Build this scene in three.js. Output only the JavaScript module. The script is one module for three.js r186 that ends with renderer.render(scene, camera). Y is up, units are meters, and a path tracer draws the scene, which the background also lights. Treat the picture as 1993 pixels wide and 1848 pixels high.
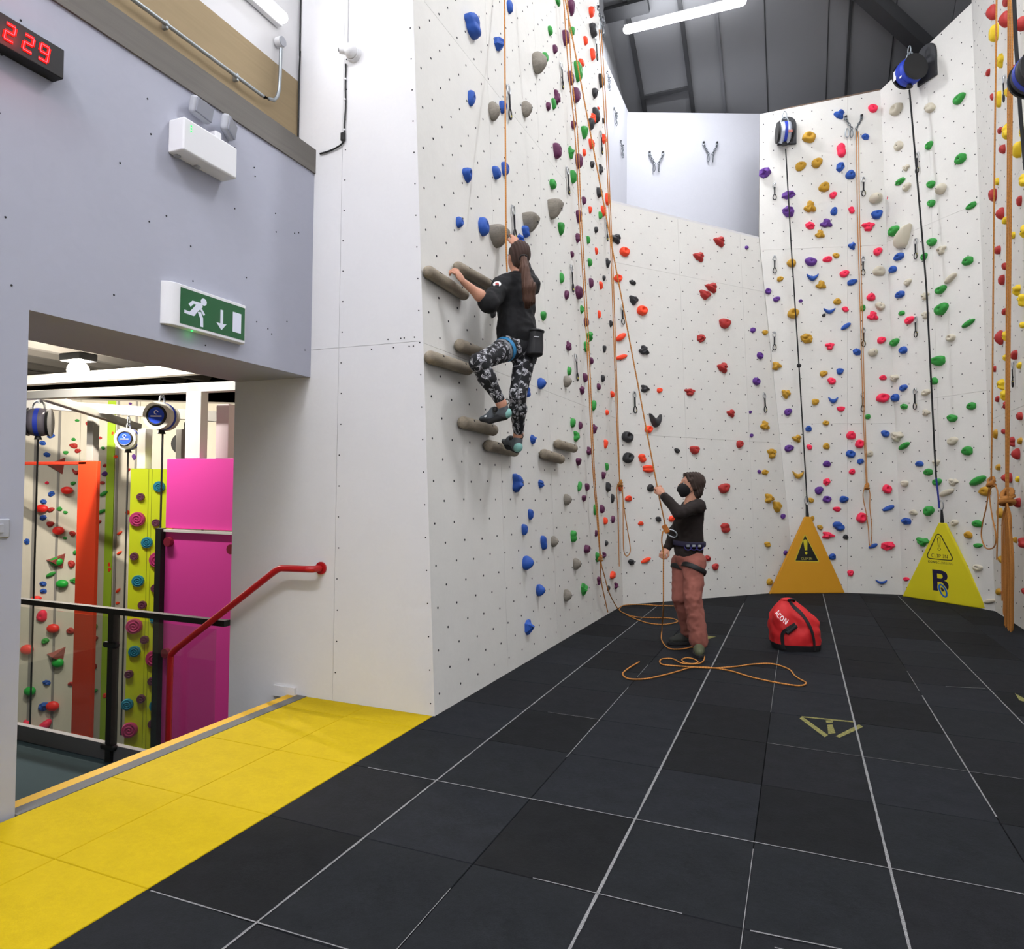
import * as THREE from 'three';
import { RectAreaLightUniformsLib } from 'three/addons/lights/RectAreaLightUniformsLib.js';
import { RoundedBoxGeometry } from 'three/addons/geometries/RoundedBoxGeometry.js';
import { mergeGeometries, mergeVertices, toCreasedNormals } from 'three/addons/utils/BufferGeometryUtils.js';
import { ImprovedNoise } from 'three/addons/math/ImprovedNoise.js';

// ---------------------------------------------------------------- camera, light, exposure
const scene = new THREE.Scene();
scene.background = new THREE.Color(0x000000);
const camera = new THREE.PerspectiveCamera(68.80, 1993 / 1848, 0.05, 80);
camera.rotation.order = 'YXZ';
camera.position.set(0, 1.5, 0);
camera.rotation.set(THREE.MathUtils.degToRad(1.351), THREE.MathUtils.degToRad(22.463), THREE.MathUtils.degToRad(0.689));
const renderer = new THREE.WebGLRenderer({ antialias: true });
renderer.toneMapping = THREE.LinearToneMapping;
renderer.toneMappingExposure = 1.0;
renderer.shadowMap.enabled = true;
RectAreaLightUniformsLib.init();
const LAMP = 1.0;                       // one knob for every luminaire of the hall
function areaLight(w, h, intensity, color, position, target) {
  const l = new THREE.RectAreaLight(color, intensity * LAMP, w, h);
  l.position.set(...position); l.lookAt(...target); scene.add(l);
  return l;
}

// ---------------------------------------------------------------- measured data (metres; wall coordinates u along the base, v up the face)
const H_L = [
["Bn",1.662,0.295,0.118,0.132,0.065,1,23],
["Ss",2.706,0.438,0.095,0.125,0.076,1,11],
["Bs",1.95,0.585,0.092,0.11,0.074,2,23],
["Gn",3.303,0.426,0.114,0.145,0.063,1,29],
["Kr",4.319,0.308,0.061,0.07,0.032,1,20],
["Px",4.685,0.3,0.11,0.086,0.045,1,37],
["Px",3.903,0.448,0.071,0.105,0.037,2,37],
["Ot",4.518,0.45,0.159,0.094,0.049,1,20],
["Ss",3.052,0.727,0.097,0.128,0.078,2,11],
["Bs",1.653,0.864,0.111,0.126,0.089,3,23],
["Gr",3.885,0.73,0.084,0.119,0.044,2,29],
["Px",4.193,0.731,0.109,0.076,0.04,3,37],
["Po",3.475,0.855,0.126,0.097,0.051,4,37],
["Bd",2.111,1.011,0.093,0.138,0.046,4,23],
["Kr",4.312,0.87,0.061,0.064,0.032,2,20],
["Ss",2.39,1.007,0.082,0.11,0.065,3,11],
["Gd",3.011,1.025,0.103,0.127,0.051,3,29],
["Pr",3.888,1.011,0.055,0.079,0.029,5,37],
["Bt",1.653,1.158,0.078,0.099,0.041,5,23],
["Or",4.294,1.144,0.084,0.092,0.044,2,20],
["Pr",4.65,1.15,0.079,0.099,0.041,6,37],
["Bt",1.814,1.289,0.075,0.097,0.039,6,23],
["Gr",3.88,1.29,0.077,0.127,0.04,4,29],
["Po",4.158,1.293,0.087,0.105,0.045,7,37],
["Ss",2.823,1.416,0.097,0.122,0.077,4,11],
["Pt",3.448,1.425,0.084,0.075,0.039,8,37],
["Kr",4.675,1.419,0.074,0.119,0.038,3,20],
["Pt",3.583,1.555,0.08,0.089,0.042,9,37],
["Ko",4.465,1.564,0.101,0.128,0.053,4,20],
["Gl",3.305,1.562,0.079,0.112,0.039,5,29],
["Bn",2.102,1.572,0.084,0.082,0.045,7,23],
["Bx",1.521,1.57,0.156,0.163,0.081,8,23],
["Pt",4.296,1.708,0.082,0.096,0.043,10,37],
["Gt",4.47,1.821,0.071,0.101,0.037,6,29],
["Pt",3.291,1.833,0.102,0.088,0.046,11,37],
["Px",3.708,1.98,0.102,0.099,0.052,12,37],
["Ot",4.458,2.108,0.085,0.118,0.044,3,20],
["Bn",1.942,1.983,0.086,0.092,0.047,9,23],
["Gx",3.258,2.112,0.116,0.119,0.061,7,29],
["Pn",3.984,2.259,0.091,0.124,0.05,13,37],
["Pr",3.428,2.251,0.069,0.09,0.036,14,37],
["Gr",3.145,2.254,0.088,0.102,0.046,8,29],
["Or",4.586,2.525,0.068,0.074,0.036,4,20],
["Gr",3.986,2.545,0.088,0.132,0.046,9,29],
["Or",4.877,2.798,0.086,0.087,0.045,5,20],
["Bd",1.825,2.412,0.093,0.103,0.047,10,23],
["Px",3.528,2.667,0.095,0.098,0.049,15,37],
["Pt",4.235,2.808,0.077,0.088,0.04,16,37],
["Bs",2.184,2.544,0.094,0.113,0.075,11,23],
["Ss",2.971,2.682,0.099,0.126,0.079,5,11],
["Kr",4.447,2.946,0.079,0.096,0.041,5,20],
["Pt",3.676,2.832,0.085,0.109,0.044,17,37],
["Gr",3.099,2.816,0.07,0.093,0.037,10,29],
["Pr",3.956,3.083,0.081,0.086,0.042,18,37],
["Kt",4.58,3.348,0.074,0.097,0.039,6,20],
["Gd",3.77,3.217,0.102,0.122,0.051,11,29],
["Px",3.1,3.094,0.097,0.105,0.051,19,37],
["Gx",3.907,3.372,0.124,0.124,0.064,12,29],
["Kn",4.973,3.766,0.083,0.101,0.046,7,20],
["Pt",3.803,3.519,0.095,0.111,0.049,20,37],
["Gt",2.342,3.242,0.087,0.093,0.045,13,29],
["Ot",4.413,3.759,0.064,0.101,0.034,6,20],
["Kr",1.143,2.98,0.068,0.085,0.035,8,20],
["Gn",3.666,3.635,0.076,0.104,0.042,14,29],
["Pr",3.107,3.661,0.08,0.108,0.042,21,37],
["Pt",3.538,3.804,0.132,0.156,0.069,22,37],
["Ot",4.548,4.171,0.071,0.103,0.037,7,20],
["Pt",4.086,4.069,0.089,0.121,0.047,23,37],
["Gr",2.968,3.807,0.075,0.121,0.039,15,29],
["Kr",4.711,4.315,0.068,0.068,0.035,9,20],
["Kn",4.928,4.585,0.103,0.139,0.056,10,20],
["Gt",4.068,4.321,0.086,0.098,0.045,16,29],
["Pt",3.378,4.199,0.061,0.07,0.032,24,37],
["Or",4.401,4.573,0.062,0.091,0.032,8,20],
["Gt",4.048,4.593,0.073,0.098,0.038,17,29],
["Bn",1.808,3.83,0.103,0.095,0.052,12,23],
["Pn",3.615,4.467,0.103,0.121,0.057,25,37],
["Sb",1.254,3.657,0.246,0.166,0.124,6,11],
["Bd",1.935,3.951,0.112,0.104,0.052,13,23],
["Kr",4.415,4.854,0.072,0.084,0.038,11,20],
["Gt",2.988,4.358,0.107,0.142,0.056,18,29],
["Bt",0.99,3.659,0.12,0.152,0.062,14,23],
["Sb",2.016,4.055,0.22,0.166,0.124,7,11],
["Br",0.578,3.541,0.079,0.089,0.041,15,23],
["Pt",3.666,4.745,0.109,0.154,0.057,26,37],
["Gr",4.651,5.128,0.08,0.108,0.042,19,29],
["Od",4.8,5.246,0.111,0.137,0.055,9,20],
["Ot",4.193,5.024,0.071,0.089,0.037,10,20],
["Sb",2.723,4.458,0.185,0.19,0.139,8,11],
["Pt",3.924,5.036,0.082,0.097,0.043,27,37],
["Or",5.04,5.505,0.112,0.169,0.058,11,20],
["Kr",4.622,5.423,0.122,0.141,0.063,12,20],
["Go",2.773,4.758,0.113,0.102,0.053,20,29],
["Gt",3.512,5.154,0.109,0.151,0.057,21,29],
["Bt",0.727,3.974,0.104,0.113,0.054,16,23],
["Br",1.296,4.238,0.103,0.106,0.054,17,23],
["Kx",4.778,5.795,0.1,0.132,0.052,13,20],
["Bt",1.495,4.357,0.1,0.122,0.052,18,23],
["Kr",4.355,5.68,0.085,0.091,0.044,14,20],
["Pr",3.746,5.449,0.138,0.189,0.072,28,37],
["Ot",4.028,5.685,0.067,0.093,0.035,12,20],
["Gn",3.471,5.428,0.111,0.143,0.061,22,29],
["Pt",2.946,5.195,0.139,0.165,0.072,29,37],
["Or",4.339,5.938,0.114,0.123,0.059,13,20],
["Ox",5.006,6.317,0.116,0.122,0.06,14,20],
["Gt",4.033,5.94,0.127,0.153,0.066,23,29],
["Pr",3.607,5.821,0.092,0.105,0.048,30,37],
["Kr",4.354,6.211,0.128,0.141,0.067,15,20],
["Kr",5.031,6.594,0.056,0.084,0.029,16,20],
["Ox",4.477,6.354,0.11,0.116,0.057,15,20],
["Kr",4.6,6.442,0.147,0.199,0.077,17,20],
["Ss",1.264,4.764,0.109,0.16,0.088,9,11],
["Ss",2.045,5.191,0.113,0.154,0.09,10,11],
["Or",4.811,6.654,0.069,0.04,0.021,16,20],
["Bt",1.499,4.921,0.096,0.11,0.05,19,23],
["Pr",2.736,5.588,0.077,0.084,0.04,31,37],
["Gr",2.923,5.712,0.079,0.119,0.041,24,29],
["Bt",0.86,4.657,0.087,0.13,0.045,20,23],
["Px",3.042,5.837,0.118,0.159,0.061,32,37],
["Pr",3.741,6.253,0.144,0.198,0.075,33,37],
["Kr",4.603,6.751,0.114,0.136,0.059,18,20],
["Kr",4.961,7.114,0.115,0.188,0.06,19,20],
["Pt",3.561,6.357,0.118,0.153,0.061,34,37],
["Gt",3.861,6.609,0.15,0.235,0.078,25,29],
["Or",4.047,6.821,0.132,0.102,0.053,17,20],
["Ss",2.405,5.86,0.168,0.213,0.134,11,11],
["Gt",2.698,6.087,0.094,0.109,0.049,26,29],
["Ot",4.591,7.257,0.111,0.154,0.058,18,20],
["Pr",3.039,6.39,0.084,0.103,0.044,35,37],
["Bn",1.455,5.473,0.139,0.129,0.071,21,23],
["Ot",4.286,7.26,0.086,0.105,0.045,19,20],
["Pt",3.43,6.759,0.132,0.168,0.068,36,37],
["Gr",3.71,7.026,0.095,0.102,0.049,27,29],
["Gt",2.895,6.514,0.077,0.097,0.04,28,29],
["Kd",4.623,7.61,0.173,0.155,0.078,20,20],
["Bd",0.897,5.285,0.197,0.169,0.084,22,23],
["Or",4.606,7.855,0.121,0.142,0.063,20,20],
["Pt",3.696,7.303,0.128,0.173,0.066,37,37],
["Bt",1.747,6.017,0.082,0.121,0.043,23,23],
["Gr",3.213,7.056,0.119,0.07,0.036,29,29]];
const H_M = [
["Yr",2.72,0.172,0.109,0.099,0.051,1,8],
["Rt",1.649,0.438,0.115,0.094,0.049,1,15],
["Kn",0.15,0.563,0.108,0.082,0.045,1,12],
["Ol",0.397,0.577,0.163,0.079,0.039,1,14],
["Rn",1.508,0.569,0.12,0.087,0.048,2,15],
["Vr",3.098,0.597,0.082,0.071,0.037,1,9],
["Yd",2.717,0.733,0.121,0.088,0.044,2,8],
["Rd",1.865,0.996,0.155,0.149,0.074,3,15],
["Or",0.331,1.079,0.089,0.059,0.031,2,14],
["Kd",0.637,1.134,0.092,0.076,0.038,2,12],
["Or",0.87,1.138,0.099,0.091,0.047,3,14],
["Vr",3.08,1.158,0.088,0.081,0.042,2,9],
["Yx",2.954,1.302,0.161,0.174,0.084,3,8],
["Or",0.135,1.418,0.109,0.082,0.043,4,14],
["Yx",2.804,1.432,0.18,0.151,0.079,4,8],
["Rt",1.883,1.577,0.212,0.141,0.073,4,15],
["Kr",0.514,1.567,0.106,0.104,0.054,3,12],
["Or",-0.008,1.564,0.095,0.098,0.05,5,14],
["Yo",2.736,1.834,0.122,0.084,0.044,5,8],
["Vn",2.621,1.841,0.075,0.062,0.034,3,9],
["Od",0.494,1.831,0.197,0.104,0.052,6,14],
["Od",0.389,1.975,0.118,0.121,0.059,7,14],
["Ko",0.145,1.972,0.168,0.151,0.079,4,12],
["Yx",2.891,2.127,0.167,0.154,0.08,6,8],
["Kr",1.016,2.102,0.095,0.073,0.038,5,12],
["Rt",1.34,2.123,0.172,0.123,0.064,5,15],
["Rr",2.235,2.247,0.123,0.118,0.061,6,15],
["Ko",0.144,2.257,0.174,0.155,0.081,6,12],
["Vn",2.496,2.392,0.074,0.061,0.033,4,9],
["Oo",0.518,2.383,0.126,0.109,0.057,8,14],
["Yx",2.773,2.565,0.172,0.143,0.074,7,8],
["Kc",0.636,2.514,0.192,0.195,0.096,7,12],
["Rx",2.077,2.706,0.156,0.124,0.064,7,15],
["Vr",2.493,2.752,0.057,0.048,0.025,5,9],
["Rx",1.294,2.966,0.199,0.107,0.056,8,15],
["Or",0.743,2.951,0.094,0.076,0.04,9,14],
["Kx",0.486,2.952,0.148,0.109,0.057,8,12],
["Vo",2.639,3.239,0.132,0.121,0.063,6,9],
["Rx",1.945,3.389,0.195,0.166,0.086,9,15],
["Ol",0.094,3.363,0.192,0.088,0.044,10,14],
["Vo",2.743,3.653,0.11,0.11,0.057,7,9],
["Kx",0.48,3.505,0.168,0.135,0.07,9,12],
["Rn",1.558,3.791,0.159,0.126,0.069,10,15],
["Ol",0.093,3.644,0.155,0.125,0.063,11,14],
["Yr",2.887,4.04,0.111,0.08,0.042,8,8],
["Vn",2.628,4.043,0.109,0.093,0.051,8,9],
["Rt",2.038,4.074,0.219,0.151,0.078,11,15],
["Oo",0.473,4.065,0.173,0.14,0.073,12,14],
["Kx",0.333,4.19,0.146,0.135,0.07,10,12],
["Rx",1.667,4.462,0.216,0.144,0.075,12,15],
["Rx",1.792,4.598,0.223,0.16,0.083,13,15],
["Kn",0.33,4.455,0.12,0.076,0.042,11,12],
["Oo",0.074,4.472,0.129,0.11,0.057,13,14],
["Rx",1.566,5.037,0.211,0.148,0.077,14,15],
["Oo",0.198,4.873,0.156,0.131,0.068,14,14],
["Vr",2.576,5.357,0.07,0.062,0.032,9,9],
["Rx",1.99,5.348,0.212,0.163,0.085,15,15],
["Kx",0.047,5.035,0.194,0.142,0.074,12,12]];
const H_R = [
["Bc",1.232,0.181,0.163,0.067,0.034,1,24],
["Nt",0.794,0.302,0.093,0.095,0.048,1,30],
["Br",0.527,0.548,0.106,0.104,0.054,2,24],
["Nn",1.33,0.728,0.21,0.139,0.076,2,30],
["Bl",1.115,0.726,0.13,0.081,0.04,3,24],
["Kr",0.721,0.856,0.081,0.075,0.039,1,2],
["Nx",0.476,0.872,0.192,0.114,0.059,3,30],
["Yr",0.35,0.992,0.085,0.079,0.041,1,24],
["Bd",0.62,1.015,0.175,0.145,0.072,4,24],
["Yr",0.241,1.125,0.054,0.088,0.028,2,24],
["No",0.95,1.154,0.153,0.162,0.079,4,30],
["Nt",0.591,1.276,0.116,0.079,0.041,5,30],
["Bl",1.332,1.305,0.167,0.1,0.05,5,24],
["Yr",0.218,1.41,0.089,0.08,0.041,3,24],
["Vo",0.451,1.427,0.125,0.11,0.057,1,13],
["Bt",0.7,1.43,0.13,0.11,0.057,6,24],
["Vr",0.334,1.563,0.125,0.124,0.064,2,13],
["No",1.313,1.596,0.131,0.144,0.068,6,30],
["Nn",0.45,1.694,0.112,0.115,0.062,7,30],
["Yc",0.028,1.801,0.17,0.124,0.062,4,24],
["Nr",0.812,1.859,0.09,0.092,0.047,8,30],
["Vr",0.447,1.977,0.117,0.097,0.05,3,13],
["Bn",0.936,2.012,0.104,0.092,0.051,7,24],
["Bo",0.791,2.129,0.139,0.123,0.064,8,24],
["Wr",1.058,2.134,0.113,0.101,0.052,1,5],
["Vr",-0.106,2.213,0.139,0.111,0.058,4,13],
["Nr",0.192,2.234,0.085,0.084,0.044,9,30],
["Yr",0.438,2.251,0.099,0.102,0.051,5,24],
["No",0.921,2.284,0.131,0.136,0.068,10,30],
["Yx",0.004,2.366,0.144,0.129,0.067,6,24],
["Nr",0.795,2.419,0.135,0.132,0.069,11,30],
["Br",1.288,2.44,0.122,0.109,0.057,9,24],
["Br",0.179,2.523,0.094,0.093,0.048,10,24],
["Yo",0.433,2.609,0.095,0.08,0.041,7,24],
["Gr",1.035,2.703,0.086,0.083,0.043,1,2],
["Vr",-0.123,2.781,0.117,0.116,0.06,5,13],
["Nt",0.652,2.824,0.122,0.079,0.041,12,30],
["Yt",0.28,2.935,0.108,0.098,0.051,8,24],
["Bc",0.539,2.963,0.145,0.102,0.051,11,24],
["No",1.252,2.989,0.191,0.144,0.075,13,30],
["Yx",-0.151,3.058,0.14,0.147,0.073,9,24],
["Nr",0.516,3.258,0.123,0.111,0.057,14,30],
["Nr",1.255,3.302,0.105,0.079,0.041,15,30],
["Yr",0.399,3.376,0.114,0.093,0.048,10,24],
["Bt",0.638,3.404,0.105,0.102,0.053,12,24],
["Yx",-0.288,3.506,0.15,0.134,0.07,11,24],
["Ws",1.109,3.691,0.138,0.123,0.098,2,5],
["Bn",0.883,3.706,0.124,0.114,0.063,13,24],
["Nx",0.488,3.797,0.142,0.115,0.06,16,30],
["Nr",1.237,3.875,0.125,0.109,0.057,17,30],
["Yn",0.147,3.931,0.188,0.16,0.088,12,24],
["Bl",0.723,4.105,0.143,0.11,0.055,14,24],
["Kr",0.4,4.287,0.056,0.053,0.028,2,2],
["Nx",1.107,4.26,0.163,0.143,0.074,18,30],
["Yo",-0.052,4.327,0.171,0.161,0.084,13,24],
["Bc",0.483,4.352,0.176,0.093,0.047,15,24],
["Nd",0.714,4.369,0.102,0.084,0.042,19,30],
["Gr",0.965,4.383,0.084,0.097,0.044,2,2],
["Wr",1.214,4.398,0.14,0.127,0.066,3,5],
["Yr",0.595,4.496,0.116,0.097,0.051,14,24],
["Vr",0.059,4.523,0.06,0.054,0.028,6,13],
["Vr",-0.297,4.56,0.111,0.085,0.044,7,13],
["Nr",1.083,4.548,0.126,0.119,0.062,20,30],
["Vo",-0.425,4.69,0.093,0.103,0.048,8,13],
["Yx",0.357,4.768,0.154,0.133,0.069,15,24],
["Bt",0.818,4.787,0.155,0.093,0.048,16,24],
["Yr",-0.245,4.878,0.098,0.085,0.044,16,24],
["Bc",0.235,4.886,0.178,0.116,0.058,17,24],
["Nr",0.702,4.923,0.141,0.111,0.058,21,30],
["Wr",1.197,4.948,0.18,0.149,0.078,4,5],
["Yt",-0.081,5.122,0.137,0.13,0.068,17,24],
["Vr",0.208,5.131,0.184,0.138,0.072,9,13],
["Nr",0.451,5.162,0.142,0.093,0.049,22,30],
["Yr",0.579,5.214,0.104,0.08,0.042,18,24],
["Nr",1.183,5.247,0.129,0.123,0.064,23,30],
["Bx",0.807,5.352,0.114,0.122,0.059,18,24],
["Yx",0.34,5.566,0.143,0.129,0.067,19,24],
["Nx",1.043,5.639,0.197,0.137,0.071,24,30],
["Nn",0.197,5.705,0.149,0.123,0.068,25,30],
["Vx",0.432,5.731,0.182,0.138,0.072,10,13],
["Bt",1.174,5.821,0.169,0.136,0.071,19,24],
["Br",0.546,5.909,0.101,0.133,0.053,20,24],
["Vn",-0.13,5.942,0.188,0.18,0.099,11,13],
["Nd",0.804,5.913,0.092,0.111,0.046,26,30],
["Yx",0.192,6.004,0.179,0.183,0.093,20,24],
["Ws",1.149,6.074,0.19,0.165,0.132,5,5],
["Nr",0.536,6.161,0.109,0.107,0.056,27,30],
["Vn",-0.122,6.201,0.214,0.135,0.074,12,13],
["Nl",1.372,6.12,0.142,0.193,0.071,28,30],
["Yr",0.399,6.297,0.161,0.152,0.079,21,24],
["Br",0.784,6.468,0.143,0.137,0.071,21,24],
["Vn",-0.477,6.575,0.192,0.17,0.093,13,13],
["Bn",0.642,6.595,0.128,0.16,0.071,22,24],
["Yt",0.06,6.646,0.168,0.139,0.072,22,24],
["Yr",0.297,6.682,0.161,0.156,0.081,23,24],
["Nd",0.652,6.859,0.137,0.222,0.069,29,30],
["Yo",0.176,7.094,0.201,0.168,0.087,24,24],
["Bn",1.005,7.052,0.116,0.102,0.056,23,24],
["Bx",0.619,7.427,0.163,0.151,0.079,24,24],
["Nr",1.113,7.483,0.14,0.128,0.067,30,30]];
const H_S = [
["Wl",1.403,0.121,0.174,0.078,0.039,1,26],
["Nr",0.081,0.244,0.104,0.062,0.032,1,2],
["Wo",1.245,0.545,0.142,0.083,0.043,2,26],
["Gr",1.257,0.842,0.131,0.063,0.033,1,31],
["Gx",0.402,0.824,0.22,0.134,0.07,2,31],
["Dr",1.12,0.978,0.12,0.097,0.051,1,2],
["Gr",1.258,1.137,0.152,0.096,0.05,3,31],
["Wr",0.923,1.131,0.108,0.091,0.047,3,26],
["Bn",0.108,1.117,0.18,0.107,0.059,1,8],
["Wr",0.241,1.253,0.139,0.081,0.042,4,26],
["Gr",0.52,1.283,0.162,0.145,0.075,4,31],
["Wl",0.814,1.551,0.225,0.112,0.056,5,26],
["Dr",1.394,1.573,0.179,0.133,0.069,2,2],
["Wt",0.104,1.679,0.135,0.095,0.049,6,26],
["Wx",0.923,1.694,0.149,0.103,0.054,7,26],
["Gr",0.665,1.7,0.149,0.102,0.053,5,31],
["Gl",1.289,1.715,0.231,0.138,0.069,6,31],
["Gr",0.518,1.845,0.146,0.103,0.054,7,31],
["Br",0.373,1.971,0.137,0.084,0.044,2,8],
["Wx",0.656,1.975,0.133,0.09,0.047,8,26],
["Gr",1.147,2.12,0.154,0.128,0.067,8,31],
["Gl",0.119,2.246,0.191,0.116,0.058,9,31],
["Wr",0.932,2.267,0.16,0.115,0.06,9,26],
["Wx",0.005,2.391,0.205,0.163,0.085,10,26],
["Gr",0.935,2.584,0.155,0.107,0.056,10,31],
["Wx",0.521,2.705,0.13,0.095,0.049,11,26],
["Gn",0.134,2.838,0.135,0.09,0.05,11,31],
["Gr",1.226,2.72,0.133,0.104,0.054,12,31],
["Bt",-0.017,2.989,0.137,0.12,0.062,3,8],
["Wr",0.526,2.996,0.146,0.095,0.049,12,26],
["Br",0.138,3.117,0.135,0.099,0.051,4,8],
["Gr",0.666,3.144,0.117,0.102,0.053,13,31],
["Wx",-0.016,3.281,0.148,0.122,0.063,13,26],
["Gt",0.735,3.411,0.234,0.146,0.076,14,31],
["Bt",0.151,3.682,0.14,0.112,0.058,5,8],
["Gr",0.003,3.828,0.165,0.117,0.061,15,31],
["Wo",0.952,3.701,0.14,0.103,0.054,14,26],
["Gr",1.527,3.584,0.09,0.086,0.045,16,31],
["Gl",1.221,3.841,0.19,0.097,0.048,17,31],
["Nr",0.284,4.103,0.161,0.11,0.057,2,2],
["Wx",0.554,4.111,0.135,0.103,0.054,15,26],
["Gr",0.142,4.242,0.112,0.073,0.038,18,31],
["Gr",0.825,4.131,0.211,0.165,0.086,19,31],
["Wx",0.56,4.384,0.14,0.107,0.056,16,26],
["Br",0.122,4.526,0.169,0.108,0.056,6,8],
["Gr",0.819,4.407,0.184,0.111,0.058,20,31],
["Wr",0.272,4.669,0.128,0.098,0.051,17,26],
["Wl",0.98,4.524,0.187,0.119,0.06,18,26],
["Br",0.007,4.943,0.142,0.105,0.054,7,8],
["Gr",1.241,4.682,0.157,0.12,0.062,21,31],
["Br",0.124,5.098,0.18,0.112,0.058,8,8],
["Gr",0.567,4.956,0.103,0.107,0.053,22,31],
["Wx",0.846,4.958,0.158,0.117,0.061,19,26],
["Gr",0.7,5.121,0.155,0.118,0.062,23,31],
["Wh",0.215,5.353,0.308,0.322,0.14,20,26],
["Gr",0.052,5.515,0.187,0.148,0.077,24,31],
["Gt",1.313,5.395,0.156,0.081,0.042,25,31],
["Gr",0.71,5.675,0.123,0.106,0.055,26,31],
["Ws",0.882,5.807,0.152,0.145,0.116,21,26],
["Wr",0.308,6.078,0.133,0.119,0.062,22,26],
["Gr",0.714,5.944,0.133,0.11,0.057,27,31],
["Gn",0.19,6.208,0.185,0.096,0.053,28,31],
["Wx",0.305,6.361,0.122,0.093,0.049,23,26],
["Gr",1.185,6.095,0.163,0.136,0.071,29,31],
["Wr",0.184,6.752,0.146,0.133,0.069,24,26],
["Gr",0.706,6.506,0.118,0.11,0.057,30,31],
["Wo",0.17,7.308,0.203,0.172,0.09,25,26],
["Wd",0.737,7.03,0.165,0.139,0.069,26,26],
["Gr",1.195,6.912,0.178,0.129,0.067,31,31]];
const H_T = [
["Rr",0.55,0.295,0.077,0.092,0.04,1,30],
["Dr",0.308,0.29,0.106,0.091,0.047,1,7],
["Rr",1.441,0.444,0.057,0.07,0.029,2,30],
["Dr",0.493,0.718,0.103,0.089,0.046,2,7],
["Rd",1.527,0.991,0.116,0.117,0.058,3,30],
["Dr",1.2,1.001,0.07,0.072,0.037,3,7],
["Dr",0.589,1.299,0.115,0.13,0.06,4,7],
["Rt",1.401,1.433,0.151,0.105,0.055,4,30],
["Ur",1.414,1.703,0.079,0.065,0.034,1,21],
["Rs",1.089,1.726,0.133,0.124,0.099,5,30],
["Dr",0.56,1.869,0.126,0.079,0.041,5,7],
["Rs",1.483,1.985,0.096,0.131,0.077,6,30],
["Rx",1.266,2.136,0.148,0.12,0.063,7,30],
["Dr",1.591,2.124,0.099,0.074,0.038,6,7],
["Dr",0.503,2.289,0.091,0.116,0.047,7,7],
["Rr",0.872,2.288,0.086,0.063,0.033,8,30],
["Rt",1.638,2.397,0.116,0.093,0.048,9,30],
["Rx",1.091,2.582,0.152,0.106,0.055,10,30],
["Rr",0.669,2.71,0.084,0.075,0.039,11,30],
["Ux",1.023,2.708,0.114,0.138,0.059,2,21],
["Ux",0.922,2.849,0.145,0.14,0.073,3,21],
["Rr",0.583,3.099,0.065,0.079,0.034,12,30],
["Ur",1.694,2.952,0.103,0.07,0.036,4,21],
["Ux",1.144,3.138,0.094,0.085,0.044,5,21],
["Rr",1.55,3.096,0.106,0.104,0.054,13,30],
["Rs",0.977,3.413,0.105,0.175,0.084,14,30],
["Ux",1.184,3.387,0.094,0.127,0.049,6,21],
["Ur",1.871,3.359,0.085,0.068,0.036,7,21],
["Rr",1.184,3.677,0.103,0.078,0.04,15,30],
["Ux",1.914,3.621,0.106,0.14,0.055,8,21],
["Ux",1.774,3.767,0.144,0.127,0.066,9,21],
["Rt",1.156,4.06,0.11,0.116,0.057,16,30],
["Rr",1.279,4.185,0.099,0.084,0.044,17,30],
["Rr",1.033,4.46,0.113,0.107,0.056,18,30],
["Ur",1.677,4.414,0.09,0.083,0.043,10,21],
["Ux",2.116,4.307,0.106,0.152,0.055,11,21],
["Ur",1.375,4.691,0.085,0.08,0.042,12,21],
["Rs",1.266,4.817,0.097,0.144,0.078,19,30],
["Rt",1.998,4.674,0.083,0.11,0.043,20,30],
["Rr",0.945,5.16,0.142,0.154,0.074,21,30],
["Ur",1.102,5.261,0.083,0.085,0.043,13,21],
["Ux",2.153,4.84,0.102,0.133,0.053,14,21],
["Rt",1.433,5.494,0.104,0.106,0.054,22,30],
["Ut",2.058,5.208,0.141,0.166,0.073,15,21],
["Ux",2.187,5.323,0.079,0.132,0.041,16,21],
["Ux",1.651,5.613,0.132,0.181,0.069,17,21],
["Rr",1.325,5.775,0.107,0.067,0.035,23,30],
["Ut",1.361,6.13,0.112,0.187,0.058,18,21],
["Rr",1.021,6.336,0.058,0.083,0.03,24,30],
["Ut",1.749,6.003,0.094,0.102,0.049,19,21],
["Rr",0.919,6.697,0.082,0.079,0.041,25,30],
["Rr",1.997,6.103,0.138,0.112,0.058,26,30],
["Ux",1.515,6.504,0.12,0.171,0.062,20,21],
["Ut",1.347,6.925,0.163,0.189,0.085,21,21],
["Rs",2.39,6.374,0.111,0.143,0.089,27,30],
["Rs",1.82,6.79,0.115,0.179,0.092,28,30],
["Rs",1.294,7.215,0.118,0.191,0.094,29,30],
["Rr",1.829,6.984,0.137,0.089,0.046,30,30]];
const WALLS = {"L":[[-2.225,0.0,-4.09],[0.01448,0.0,-0.9999],[-0.05142,0.99868,-0.00074]],"M":[[-2.152,0.0,-9.13],[0.64323,0.0,-0.76567],[-0.04969,0.99789,-0.04174]],"R":[[-0.035,0.0,-11.65],[0.97425,0.0,-0.22548],[0.0,1.0,0.0]],"S":[[1.46,0.0,-11.996],[0.63108,0.0,0.77572],[-0.0282,0.99934,0.02295]],"T":[[2.385,0.0,-10.859],[-0.01843,0.0,0.99983],[-0.03247,0.99947,-0.0006]],"B":[[-2.75,0.0,-11.675],[0.92414,0.0,-0.38206],[0.0,1.0,0.0]],"G":[[-11.0,0.0,-8.2],[0.86602,0.0,-0.50001],[0,1,0]],"P":[[-7.35,0.0,-6.2],[0.76904,0.0,-0.6392],[0,1,0]]};
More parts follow.
